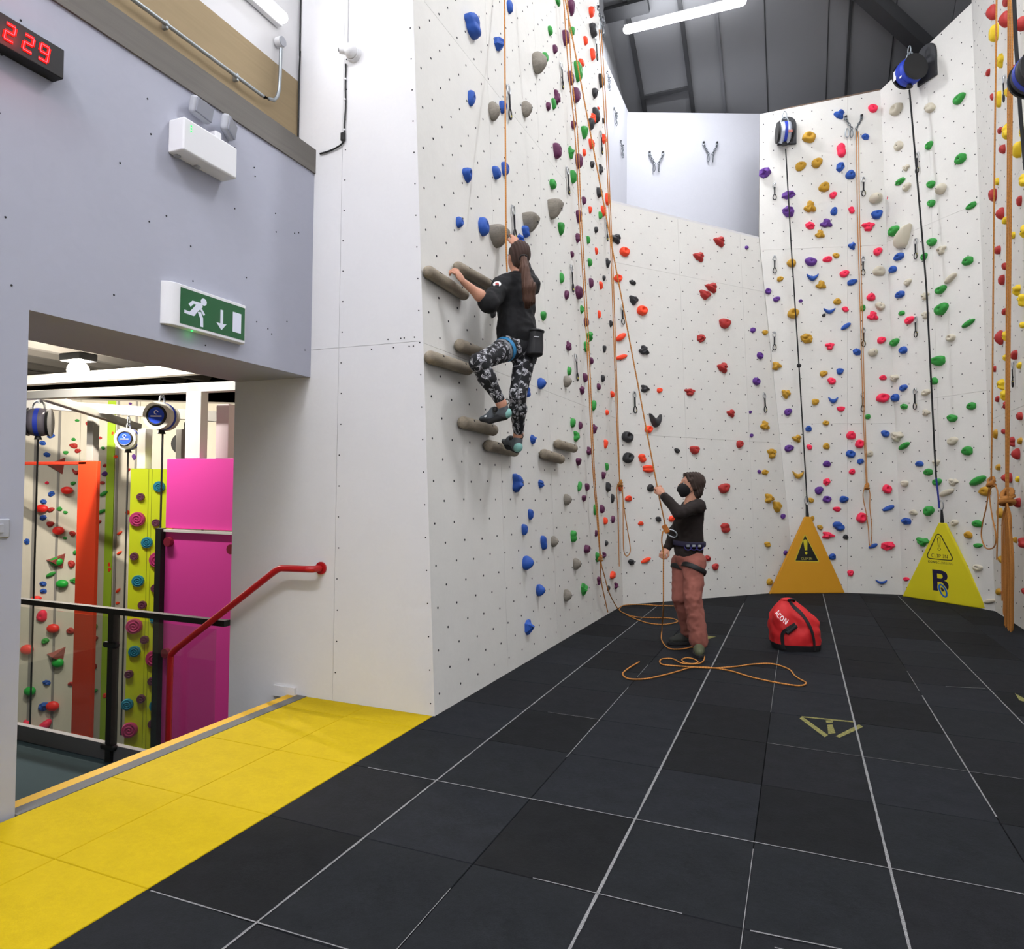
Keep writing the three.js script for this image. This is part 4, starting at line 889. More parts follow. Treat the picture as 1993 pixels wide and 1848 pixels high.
// ================================================================ chain anchors
const chainMat = new THREE.MeshStandardMaterial({ color: 0x6f7377, roughness: 0.4, metalness: 0.9 });
function makeAnchor(s = 1, strands = 2) {
  const g = new THREE.Group(), link = (x0, y0, x1, y1, z, r = 0.006, w = 0.026) => { const L = Math.hypot(x1 - x0, y1 - y0); const o = ovalRing(w, L * 1.25, r, 12); o.rotateZ(Math.atan2(y1 - y0, x1 - x0) - Math.PI / 2); o.translate((x0 + x1) / 2, (y0 + y1) / 2, z); return o; };
  for (const sx of [-1, 1]) {
    const h = mesh('hanger', rbox(0.04, 0.06, 0.012, 0.012), chainMat, g); h.position.set(sx * 0.1, 0.02, 0.012);
    mesh('bolt', new THREE.CylinderGeometry(0.014, 0.014, 0.02, 6).rotateX(Math.PI / 2), M.dark, g).position.set(sx * 0.1, 0.035, 0.022);
    const ch = []; for (let i = 0; i < 5; i++) { const o = ovalRing(0.024, 0.046, 0.0055, 12); if (i % 2) o.rotateY(1.35); const f = (i + 0.5) / 5; o.rotateZ(-sx * 0.52); o.translate(sx * (0.1 - 0.075 * f), -0.01 - 0.14 * f, 0.03); ch.push(o); }
    mesh('chain', join(ch), chainMat, g);
    const car = mesh('carabiner', ovalRing(0.04, 0.11, 0.006), chainMat, g); car.position.set(sx * 0.034, -0.21, 0.035); car.rotation.y = 0.9 * sx;
  }
  if (strands > 2) { const car = mesh('carabiner', ovalRing(0.045, 0.12, 0.007), M.galv, g); car.position.set(-0.09, -0.2, 0.035); }
  g.scale.setScalar(s); return g;
}
[['B', 'steel chain anchor on the plain back wall, left of the two'], ['B', 'steel chain anchor on the plain back wall, right of the two'], ['R', 'steel chain anchor at the top of the orange rope beside the blue hold'], ['L', 'tangle of steel chains at the top right edge of the left wall']].forEach(([key, label], i) => {
  const a = makeAnchor(1.15, i > 1 ? 3 : 2); a.name = numbered('chain_anchor'); scene.add(a); tag(a, label, 'anchor', 'chain anchors'); a.position.set(...PTS.anchors[i]); a.quaternion.copy(frames[key].q);
});
for (const [i, y] of [7.95, 7.62, 7.3].entries()) { const a = makeAnchor(0.8, 2); a.name = numbered('chain_anchor'); scene.add(a); tag(a, `small dark anchor on the white side strip, ${['highest', 'middle', 'lowest'][i]} of three`, 'anchor', 'chain anchors'); a.position.set(-2.75, y, -10.35 - 0.45 * i); a.rotation.y = Math.PI / 2; }

// ================================================================ ropes
const ropeTex = dataTexture(64, (x, y) => { const w = (Math.floor(x * 8) + Math.floor(y * 8)) % 2 ? 1 : 0.82, s = Math.floor(x * 8) % 4 === 0 ? 0.8 : 1; return [212 * w * s, 140 * w * s, 62 * w * s]; }, true);
function ropeMat(len) { const t = ropeTex.clone(); t.repeat.set(Math.max(1, Math.round(len * 30)), 2); t.needsUpdate = true; return t; }
const ropeM = new THREE.MeshStandardMaterial({ map: ropeMat(6), roughness: 0.85 }), ropeDark = mat(0xa8682c, 0.85);
const R0 = 0.0065;
const strand = (name, pts, parent, r = R0, m = ropeM, seg = 10, tension = 0.5) => mesh(name, tube(pts, r, Math.max(20, pts.length * seg), 7, false, tension), m, parent);
function knot(p, s, parent) { const k = []; for (let i = 0; i < 3; i++) { const g = new THREE.TorusGeometry(0.018 * s, 0.008 * s, 7, 14); g.rotateX(1.2 + 0.4 * i); g.rotateZ(0.5 * i); g.translate(p[0], p[1] + (i - 1) * 0.014 * s, p[2]); k.push(g); } return mesh('knot', join(k), ropeM, parent); }
{
  let t = thing('climbing_rope', 'orange rope from the climber to the belayer, its end coiled on the mats', 'rope');
  strand('climber_strand', ROPES.climber, t); strand('belay_strand', ROPES.belay_up, t, R0, ropeM, 16, 0.1); strand('brake_strand', ROPES.belay_down, t, R0, ropeM, 8);
  t = thing('climbing_rope', 'pair of orange ropes on the left wall, ending in a loose coil by the belayer', 'rope');
  strand('strand', ROPES.corner_a, t); strand('strand', ROPES.corner_b, t, R0, ropeM, 8); knot(ROPES.corner_a[7], 1.3, t);
  { const e = ROPES.corner_b[ROPES.corner_b.length - 1]; mesh('whipped_end', bar(e, [e[0] + 0.09, e[1], e[2] - 0.03], 0.0075, 8), M.whitePlastic, t); }
  t = thing('climbing_rope', 'pair of orange ropes down the corner of left and grey walls, with a knotted loop', 'rope');
  strand('strand', ROPES.edge_a, t); strand('strand', ROPES.edge_b, t); strand('tail', ROPES.edge_tail, t); strand('loop', ROPES.edge_loop, t); knot(ROPES.edge_loop[0], 1.6, t);
  t = thing('climbing_rope', 'pair of orange ropes hanging in front of the pink and blue holds, knotted low', 'rope');
  strand('strand', ROPES.right_a, t); strand('strand', ROPES.right_b, t); strand('loop', ROPES.right_loop, t); knot(ROPES.right_loop[0], 1.7, t);
  t = thing('climbing_rope', 'thin orange rope on the far right wall with an open hanging loop', 'rope');
  strand('strand', ROPES.far_a, t, 0.009); strand('loop', ROPES.far_loop, t, 0.008); knot(ROPES.far_loop[0], 2.2, t);
  t = thing('climbing_rope', 'thick orange rope bundle hanging nearly to the mats at far right', 'rope');
  strand('strand', ROPES.far_b, t, 0.0085); strand('strand', ROPES.far_c, t, 0.0085); strand('strand', ROPES.far_d, t, 0.0085);
  BUNDLE.forEach((b) => strand('bundle_loop', b, t, 0.0075, ropeM, 6)); knot(ROPES.far_b[5], 3.4, t);
}

// ================================================================ auto belays, webbing and the clip-in triangles
const blueStrap = mat(0x1a35a8, 0.6), alu = new THREE.MeshStandardMaterial({ color: 0xc3cad6, roughness: 0.4, metalness: 0.35 }), webBlack = mat(0x151517, 0.8);
function autoBelay(label, pos, face, wallKey, opts = {}) {
  const t = thing('auto_belay', label, 'auto belay', 'auto belays', pos); const F = wallKey ? frames[wallKey] : null;
  // drum axis is local x; rope leaves at the bottom
  const r = opts.r || 0.17, w = opts.w || 0.2;
  const prof = [[0, w / 2], [r * 0.72, w / 2], [r * 0.95, w * 0.36], [r, w * 0.2], [r, -w * 0.2], [r * 0.95, -w * 0.36], [r * 0.72, -w / 2], [0, -w / 2]].map((p) => new THREE.Vector2(p[0], p[1]));
  const drum = new THREE.LatheGeometry(prof, 28); drum.rotateZ(Math.PI / 2); mesh('drum', drum, opts.drum || alu, t);
  for (const s of [-1, 1]) { const c = mesh('side_cover', new THREE.CylinderGeometry(r * 0.98, r * 1.02, w * 0.14, 28).rotateZ(Math.PI / 2), opts.disc ? opts.drum : M.black, t); c.position.x = s * w * 0.52; }
  const band = new THREE.CylinderGeometry(r * 1.02, r * 1.02, w * 0.22, 28, 1, false).rotateZ(Math.PI / 2); mesh('blue_band', band, blueStrap, t);
  const hn = mesh('handle', tube([[-w * 0.28, r * 0.8, 0], [-w * 0.24, r * 1.3, 0], [0, r * 1.55, 0], [w * 0.24, r * 1.3, 0], [w * 0.28, r * 0.8, 0]], 0.011, 20, 8), M.galv, t);
  mesh('carabiner', ovalRing(0.06, 0.12, 0.008), M.galv, t).position.set(0, r * 1.75, 0);
  mesh('nozzle', new THREE.CylinderGeometry(0.025, 0.045, 0.06, 12), M.black, t).position.set(0, -r * 1.08, 0);
  if (opts.disc) {
    const disc = mesh('label_disc', new THREE.CylinderGeometry(r * 0.62, r * 0.62, 0.012, 32).rotateZ(Math.PI / 2), mat(0x1d46c4, 0.4), t); disc.position.x = w * 0.6;
    const sw = mesh('swirl_mark', new THREE.TorusGeometry(r * 0.13, r * 0.035, 8, 20, 5).rotateY(Math.PI / 2), M.whitePlastic, t); sw.position.set(w * 0.6 + 0.007, r * 0.22, 0);
    const tx = mesh('name_strip', rbox(0.004, r * 0.1, r * 0.8, 0.002), M.whitePlastic, t); tx.position.set(w * 0.6 + 0.007, -r * 0.06, 0);
    const rim = mesh('rim', new THREE.TorusGeometry(r * 0.66, r * 0.1, 8, 32).rotateY(Math.PI / 2), M.black, t); rim.position.x = w * 0.58;
  }
  t.rotation.y = face;
  return t;
}
{
  const yawR = Math.atan2(frames.R.n.x, frames.R.n.z), yawS = Math.atan2(frames.S.n.x, frames.S.n.z);
  const plate = (key, p, w, h, name, label) => {
    const s = new THREE.Shape(); s.moveTo(-w / 2, -h / 2); s.lineTo(w / 2, -h / 2); s.lineTo(w / 2, h * 0.12); s.quadraticCurveTo(w / 2, h / 2, 0, h / 2); s.quadraticCurveTo(-w / 2, h / 2, -w / 2, h * 0.12); s.closePath();
    const g = new THREE.ExtrudeGeometry(s, { depth: 0.03, bevelEnabled: true, bevelSize: 0.008, bevelThickness: 0.008, bevelSegments: 2, curveSegments: 16 });
    const m = mesh(numbered(name), g, mat(0x303134, 0.6)); scene.add(m); tag(m, label, 'mounting plate', 'auto belay mounting plates'); m.quaternion.copy(frames[key].q); m.position.copy(p); return m;
  };
  const a = V(PTS.devA), fr = frames.R, wa = a.clone().addScaledVector(fr.n, -a.clone().sub(fr.o).dot(fr.n) + 0.012);
  plate('R', wa.clone().addScaledVector(fr.u, 0.075).add(new THREE.Vector3(0, 0.12, 0)), 0.27, 0.42, 'mounting_plate', 'dark arched plate behind the silver auto belay');
  const ab = autoBelay('silver auto belay with a blue strap, hung above the orange triangle', PTS.devA, yawR, 'R', { r: 0.155, w: 0.2 });
  mesh('red_label', rbox(0.06, 0.04, 0.004, 0.002), mat(0xb06a5c, 0.6), ab).position.set(0.055, -0.06, 0.15);
  const b = V(PTS.devB), fs = frames.S, wb = b.clone().addScaledVector(fs.n, -b.clone().sub(fs.o).dot(fs.n) + 0.012);
  plate('S', wb.clone().add(new THREE.Vector3(0.06, 0.12, 0.05)), 0.3, 0.5, 'mounting_plate', 'dark arched plate behind the blue auto belay');
  const bb = autoBelay('blue and black auto belay, hung above the yellow triangle under the rafter', PTS.devB, yawS - 0.15, 'S', { r: 0.18, w: 0.24, drum: mat(0x2240b8, 0.5) });
  mesh('white_label', rbox(0.05, 0.14, 0.006, 0.003), M.whitePlastic, bb).position.set(-0.08, -0.03, 0.17);
  mesh('white_label', rbox(0.04, 0.05, 0.006, 0.003), M.whitePlastic, bb).position.set(0.02, -0.09, 0.155);
  autoBelay('dark auto belay cut off by the right edge of the picture', PTS.devC, -1.4, 'T', { r: 0.17, w: 0.22, drum: mat(0x26262a, 0.6) });
  const web = (pts, name, label, m, r) => { const g = tube(pts, r, 40, 6, false, 0.1); const w = mesh(numbered(name), g, m); scene.add(w); return tag(w, label, 'webbing', 'auto belay webbing'); };
  web(WEBBING.a, 'belay_webbing', 'taut black webbing from the silver auto belay down to the orange triangle', webBlack, 0.011);
  const wbg = thing('belay_webbing', 'taut black webbing with a blue cord end above the yellow triangle', 'webbing', 'auto belay webbing');
  mesh('webbing', tube(WEBBING.b, 0.0125, 40, 6, false, 0.1), webBlack, wbg); mesh('blue_cord', tube(WEBBING.b_cord, 0.012, 20, 8), mat(0x222c86, 0.7), wbg);
  web(WEBBING.c, 'belay_webbing', 'thick black webbing at the top right corner of the picture', webBlack, 0.017);
  { const p = V(WEBBING.a[2]); const kn = mesh(numbered('webbing_stop'), new THREE.OctahedronGeometry(0.035, 1), webBlack); scene.add(kn); kn.position.copy(p); tag(kn, 'small black stop knot on the webbing above the orange triangle', 'stop'); }
}
function gateSign(name, label, pts, color, edgeColor, draw) {
  const [a, b, c] = pts.map(V), x = b.clone().sub(a), L = x.length(); x.normalize();
  const mid = a.clone().add(b).multiplyScalar(0.5), up = c.clone().sub(mid); const off = up.dot(x); const y = up.clone().addScaledVector(x, -off), H = y.length(); y.normalize(); const z = x.clone().cross(y);
  const t = thing(name, label, 'floor sign', 'clip-in triangles'); t.applyMatrix4(new THREE.Matrix4().makeBasis(x, y, z).setPosition(mid));
  const tri = (k) => [[-L / 2 + k, k * 0.6], [L / 2 - k, k * 0.6], [off + 0.035, H - k], [off - 0.035, H - k]];
  const s = new THREE.Shape(tri(0.015).map((p) => new THREE.Vector2(...p)));
  const g = new THREE.ExtrudeGeometry(s, { depth: 0.03, bevelEnabled: true, bevelSize: 0.014, bevelThickness: 0.012, bevelSegments: 3 }); g.translate(0, 0, -0.042);
  mesh('padded_cover', g, mat(edgeColor, 0.75), t);
  const N = 30, ps = [], uv = [], idx = [], P = tri(0.02);
  for (let j = 0; j <= N; j++) for (let i = 0; i <= N; i++) {
    const fy = j / N, yy = P[0][1] + (P[2][1] - P[0][1]) * fy, xl = P[0][0] + (P[3][0] - P[0][0]) * fy, xr = P[1][0] + (P[2][0] - P[1][0]) * fy, xx = xl + (xr - xl) * (i / N);
    const bulge = 0.006 * Math.sin(Math.PI * i / N) * Math.sin(Math.PI * Math.min(1, fy * 1.1)), fold = 0.012 * Math.max(0, 0.38 - fy) * (noise.noise(xx * 9, yy * 5, L * 7) + 0.6 * noise.noise(xx * 20 + yy * 9, yy * 8, 3)) * 2;
    ps.push(xx, yy, 0.0035 + bulge + fold * Math.sin(Math.PI * Math.min(1, fy * 4)) ); uv.push((xx + L / 2) / L, yy / H);
  }
  for (let j = 0; j < N; j++) for (let i = 0; i < N; i++) { const k = j * (N + 1) + i; idx.push(k, k + 1, k + N + 2, k, k + N + 2, k + N + 1); }
  const pg = new THREE.BufferGeometry(); pg.setAttribute('position', new THREE.Float32BufferAttribute(ps, 3)); pg.setAttribute('uv', new THREE.Float32BufferAttribute(uv, 2)); pg.setIndex(idx); pg.computeVertexNormals();
  mesh('printed_face', pg, new THREE.MeshStandardMaterial({ map: canvasTexture(1024, 1024, (q, w, h) => { q.fillStyle = color; q.fillRect(0, 0, w, h); draw(q, (u) => u * w, (v) => h - v * h); }), roughness: 0.75, side: THREE.DoubleSide }), t);
  const st = mesh('strap', new THREE.CylinderGeometry(0.016, 0.03, 0.2, 8), webBlack, t); st.position.set(off, H + 0.09, -0.02); st.scale.z = 0.4;
  mesh('carabiner', ovalRing(0.06, 0.13, 0.008), M.steel, t).position.set(off, H + 0.25, -0.02);
  return t;
}
gateSign('clip_in_triangle', 'orange padded triangle with a black warning sign leaning in the corner', PTS.signA, '#cf9316', 0xc68a14, (q, X, Y) => {
  const cx = 0.505, k = 1;
  q.strokeStyle = '#c3b832'; q.lineWidth = 26; q.lineJoin = 'round'; q.beginPath(); q.moveTo(X(cx), Y(0.745)); q.lineTo(X(0.36), Y(0.425)); q.lineTo(X(0.66), Y(0.415)); q.closePath(); q.stroke();
  q.fillStyle = '#121110'; q.beginPath(); q.moveTo(X(cx), Y(0.755)); q.lineTo(X(0.358), Y(0.425)); q.lineTo(X(0.662), Y(0.418)); q.closePath(); q.fill();
  q.fillStyle = '#c9bd22'; q.beginPath(); q.moveTo(X(0.476), Y(0.685)); q.quadraticCurveTo(X(cx), Y(0.715), X(0.534), Y(0.685)); q.lineTo(X(0.522), Y(0.555)); q.lineTo(X(0.49), Y(0.555)); q.closePath(); q.fill();
  q.beginPath(); q.arc(X(0.505), Y(0.522), 18, 0, 7); q.fill();
  q.fillStyle = '#a9a04a'; q.font = 'bold 44px sans-serif'; q.textAlign = 'center'; q.fillText('CLIP IN', X(0.508), Y(0.435));
});
gateSign('clip_in_triangle', 'bright yellow padded triangle with a navy letter B', PTS.signB, '#dccf14', 0xd9cc18, (q, X, Y) => {
  q.strokeStyle = '#211f10'; q.lineWidth = 12; q.lineJoin = 'round'; q.beginPath(); q.moveTo(X(0.47), Y(0.835)); q.quadraticCurveTo(X(0.495), Y(0.875), X(0.53), Y(0.835)); q.lineTo(X(0.645), Y(0.59)); q.quadraticCurveTo(X(0.66), Y(0.545), X(0.62), Y(0.54)); q.lineTo(X(0.385), Y(0.54)); q.quadraticCurveTo(X(0.34), Y(0.545), X(0.36), Y(0.6)); q.closePath(); q.stroke();
  q.lineWidth = 7; q.beginPath(); q.moveTo(X(0.484), Y(0.8)); q.quadraticCurveTo(X(0.5), Y(0.82), X(0.518), Y(0.8)); q.lineTo(X(0.51), Y(0.705)); q.lineTo(X(0.492), Y(0.705)); q.closePath(); q.stroke();
  q.beginPath(); q.arc(X(0.501), Y(0.67), 16, 0, 7); q.stroke();
  q.fillStyle = '#2a2812'; q.textAlign = 'center'; q.font = '62px sans-serif'; q.fillText('CLIP IN', X(0.5), Y(0.562));
  q.font = 'bold 42px sans-serif'; q.textAlign = 'right'; q.fillText('KONG', X(0.475), Y(0.485)); q.fillStyle = '#5d5620'; q.font = '40px sans-serif'; q.textAlign = 'left'; q.fillText('CLIMBING', X(0.475), Y(0.485));
  q.fillStyle = '#161038'; q.textAlign = 'center'; q.font = 'bold 380px sans-serif'; q.fillText('B', X(0.49), Y(0.14));
  q.strokeStyle = '#dccf14'; q.lineWidth = 40; q.beginPath(); q.ellipse(X(0.518), Y(0.15), 36, 78, -0.35, 0, 7); q.stroke();
  q.strokeStyle = '#1c66c4'; q.lineWidth = 22; q.beginPath(); q.ellipse(X(0.518), Y(0.15), 36, 78, -0.35, 0, 7); q.stroke();
});

// ================================================================ things on the door wall
{
  // digital clock
  const c = thing('digital_clock', 'black digital clock with glowing red digits on the door wall', 'clock', null, [XW, 3.49, -1.78]);
  mesh('case', rbox(0.075, 0.14, 0.78, 0.004).translate(0.0375, 0, 0), M.black, c);
  const red = new THREE.MeshStandardMaterial({ color: 0x300000, emissive: 0xff1208, emissiveIntensity: 1.6 }), pink = new THREE.MeshStandardMaterial({ color: 0x301010, emissive: 0xff6a80, emissiveIntensity: 1.7 });
  const segs = { a: [0, 1, 0], b: [0.5, 0.5, 1], c: [0.5, -0.5, 1], d: [0, -1, 0], e: [-0.5, -0.5, 1], f: [-0.5, 0.5, 1], g: [0, 0, 0] }, on = { 1: 'bc', 2: 'abged', 9: 'abcdfg' };
  [['1', -0.07], ['2', -0.145], ['2', -0.225], ['9', -0.295]].forEach(([d, z0]) => {
    const wide = [], core = [];
    for (const s of on[d]) { const [sx, sy, v] = segs[s], W = 0.037, Hh = 0.036, lean = 0.14; const z = z0 - sx * W - sy * Hh * lean * 1, y = sy * Hh;
      for (const [arr, th, dep] of [[wide, 0.017, 0.003], [core, 0.004, 0.005]]) { const g = v ? rbox(dep, Hh * 0.98, th, 0.002, 1) : rbox(dep, th, W * 1.05, 0.002, 1); if (v) g.rotateX(-lean); g.translate(0.0765, y, z); arr.push(g); } }
    mesh('digit', join(wide), red, c); mesh('digit_core', join(core), pink, c);
  });
  const cl = new THREE.PointLight(0xff2010, 0.05); cl.position.set(XW + 0.13, 3.49, -1.95); cl.castShadow = true; scene.add(cl);
  // twin-spot emergency light
  const e = thing('emergency_light', 'white twin-spot emergency light box above the exit sign', 'emergency light', null, [XW, 3.475, -3.02]);
  mesh('housing', rbox(0.12, 0.19, 0.40, 0.012).translate(0.06, 0, 0), M.whitePlastic, e);
  for (const z of [0.16, 0.02]) { mesh('cable_gland', rbox(0.03, 0.012, 0.03, 0.004), M.greyPlastic, e).position.set(0.03, -0.1, z); }
  const led = new THREE.MeshStandardMaterial({ color: 0x103010, emissive: 0x40ff70, emissiveIntensity: 2 });
  for (const y of [0.03, 0.045, 0.06]) mesh('status_led', new THREE.SphereGeometry(0.005, 8, 6), led, e).position.set(0.121, y, 0.15);
  const lens = mat(0x8f919b, 0.25);
  for (const [z, ry, y] of [[0.02, 0.15, 0.235], [-0.19, 0.5, 0.235]]) {
    const h = new THREE.Group(); h.name = 'spot_head'; e.add(h); h.position.set(0.05, y, z); h.rotation.y = ry; h.rotation.z = -0.15;
    mesh('shell', rbox(0.05, 0.105, 0.16, 0.02), M.greyPlastic, h); mesh('lens', rbox(0.012, 0.085, 0.14, 0.006), lens, h).position.x = 0.026;
  }
  mesh('bracket', rbox(0.06, 0.07, 0.05, 0.01), M.whitePlastic, e).position.set(0.05, 0.12, -0.09);
  // exit sign
  const x = thing('exit_sign', 'green and white running-man exit sign above the doorway', 'exit sign', null, [XW, 2.53, -3.08]);
  const s = new THREE.Shape(); s.moveTo(0, -0.315); s.lineTo(0, 0.28); s.quadraticCurveTo(0.048, 0.26, 0.05, 0.215); s.lineTo(0.05, -0.30); s.lineTo(0.03, -0.315); s.closePath();
  const hg = new THREE.ExtrudeGeometry(s, { depth: 0.235, bevelEnabled: true, bevelSize: 0.003, bevelThickness: 0.003, bevelSegments: 1 }); hg.rotateX(-Math.PI / 2); hg.scale(1, 1, -1); hg.translate(0, -0.1175, 0);
  { const ix = hg.index; if (!ix) { const p = hg.attributes.position; for (let i = 0; i < p.count; i += 3) for (const at of Object.values(hg.attributes)) { const n = at.itemSize; for (let k = 0; k < n; k++) { const a = at.array[(i + 1) * n + k]; at.array[(i + 1) * n + k] = at.array[(i + 2) * n + k]; at.array[(i + 2) * n + k] = a; } } } hg.computeVertexNormals(); }
  mesh('housing', hg, M.whitePlastic, x);
  const tex = canvasTexture(1024, 440, (q, w, h) => {
    q.fillStyle = '#1d5c33'; q.fillRect(0, 0, w, h); q.fillStyle = '#dfe3f2'; q.strokeStyle = '#dfe3f2'; q.lineJoin = 'miter';
    q.beginPath(); q.arc(345, 95, 46, 0, 7); q.fill();
    const poly = (p) => { q.beginPath(); p.forEach(([a, b], i) => (i ? q.lineTo(a, b) : q.moveTo(a, b))); q.closePath(); q.fill(); };
    poly([[175, 120], [325, 118], [330, 165], [262, 232], [215, 290], [120, 285], [205, 190], [232, 158], [180, 156]]);
    poly([[175, 120], [205, 148], [150, 205], [118, 175]]); poly([[60, 260], [140, 268], [215, 250], [225, 290], [200, 308], [60, 302]]);
    poly([[255, 240], [305, 230], [340, 300], [345, 415], [300, 415], [295, 315]]); poly([[285, 190], [318, 182], [372, 250], [345, 268]]);
    poly([[610, 120], [655, 120], [655, 300], [715, 290], [632, 385], [545, 300], [610, 300]]); q.fillRect(815, 95, 145, 265);
  });
  const face = mesh('printed_panel', new THREE.PlaneGeometry(0.495, 0.205), new THREE.MeshStandardMaterial({ map: tex, roughness: 0.4 }), x); face.rotation.y = Math.PI / 2; face.position.set(0.0545, 0, -0.05);
  mesh('status_led', new THREE.SphereGeometry(0.006, 8, 6), led, x).position.set(0.03, -0.121, 0.09);
  const gl = new THREE.PointLight(0x40ff70, 0.0015); gl.position.set(XW + 0.03, 2.385, -2.99); scene.add(gl);
  // wall switch
  const sw = thing('wall_switch', 'small grey switch plate at the left edge of the door wall', 'switch', null, [XW, 1.305, -1.985]); mesh('plate', rbox(0.02, 0.085, 0.085, 0.006), M.greyPlastic, sw); mesh('rocker', rbox(0.01, 0.04, 0.025, 0.003), M.greyPlastic, sw).position.x = 0.012;
  // conduit and junction box in the recess
  const k = thing('conduit', 'galvanised conduit with a round box on the bare plaster', 'conduit');
  mesh('pipe', tube([[-3.41, 4.195, 2], [-3.41, 4.195, -1], [-3.41, 4.195, -3.55], [-3.41, 4.197, -3.70], [-3.41, 4.23, -3.80], [-3.41, 4.30, -3.835], [-3.41, 4.4, -3.845], [-3.41, 4.63, -3.85]], 0.012, 120, 10, false, 0.3), M.galv, k);
  mesh('junction_box', new THREE.CylinderGeometry(0.036, 0.036, 0.045, 20).rotateZ(Math.PI / 2), M.whitePlastic, k).position.set(-3.42, 4.675, -3.85); mesh('lid', new THREE.CylinderGeometry(0.034, 0.034, 0.008, 20).rotateZ(Math.PI / 2), M.greyPlastic, k).position.set(-3.395, 4.675, -3.85);
  for (const z of [-2.9, -3.45]) mesh('saddle', rbox(0.04, 0.05, 0.02, 0.006), M.galv, k).position.set(-3.425, 4.195, z);
  // camera and its cable on the column
  const d = thing('security_camera', 'small white dome camera on the column', 'camera', null, [-2.955, 4.62, ZC]);
  mesh('base', new THREE.CylinderGeometry(0.055, 0.06, 0.03, 24).rotateX(Math.PI / 2).translate(0, 0, 0.015), M.whitePlastic, d); mesh('body', new THREE.SphereGeometry(0.048, 20, 14), M.whitePlastic, d).position.z = 0.05;
  const ln = mesh('lens', new THREE.CylinderGeometry(0.026, 0.03, 0.05, 16).rotateZ(Math.PI / 2).rotateY(0.5), M.whitePlastic, d); ln.position.set(-0.045, 0.0, 0.075); const eye = mesh('glass', new THREE.CylinderGeometry(0.013, 0.013, 0.01, 12).rotateZ(Math.PI / 2).rotateY(0.5), M.black, d); eye.position.set(-0.068, 0, 0.088);
  const cb = thing('camera_cable', 'black cable running down the column to the concrete beam', 'cable');
  mesh('cable', tube([[-3.02, 4.56, ZC + 0.012], [-3.022, 4.4, ZC + 0.01], [-3.015, 4.25, ZC + 0.012], [-3.022, 4.12, ZC + 0.012], [-3.02, 4.03, ZC + 0.014], [-3.035, 3.985, ZC + 0.014], [-3.09, 3.962, ZC + 0.012], [-3.16, 3.95, ZC + 0.01], [-3.235, 3.945, ZC + 0.01]], 0.006, 80, 8), M.black, cb);
  mesh('plug', rbox(0.035, 0.06, 0.02, 0.006), M.black, cb).position.set(-3.03, 4.03, ZC + 0.016);
  for (const y of [4.45, 4.3, 4.08]) mesh('cable_clip', rbox(0.016, 0.012, 0.012, 0.003), M.whitePlastic, cb).position.set(-3.02, y, ZC + 0.014);
  mesh('trunking', box(-3.03, -3.01, 4.68, 9.3, ZC + 0.001, ZC + 0.013), M.white, cb);
  const c2 = mesh('recess_cable', tube([[-3.435, 9, ZC + 0.01], [-3.437, 5.1, ZC + 0.01], [-3.43, 4.75, ZC + 0.012], [-3.437, 4.6, ZC + 0.01], [-3.437, 4.0, ZC + 0.01]], 0.006, 60, 6), M.black, cb);
  // red handrail down the stair
  const h = thing('handrail', 'red tubular handrail going down the stair in the doorway', 'handrail');
  mesh('rail', tube([[-3.16, 0.93, -4.07], [-3.16, 0.93, -4.0], [-3.2, 0.93, -3.98], [-3.43, 0.925, -3.98], [-3.5, 0.89, -3.98], [-4.42, 0.255, -3.98], [-4.48, 0.2, -3.98], [-4.485, 0.12, -3.98], [-4.485, -0.75, -3.98]], 0.024, 140, 12, false, 0.08), M.red, h);
  mesh('flange', new THREE.CylinderGeometry(0.045, 0.045, 0.012, 24).rotateX(Math.PI / 2), M.red, h).position.set(-3.16, 0.93, ZC + 0.007);
  const kb = struct('baseboard_1', box(-3.56, -3.36, -0.02, 0.055, ZC, ZC + 0.025), M.white, 'short white skirting at the doorway');
}

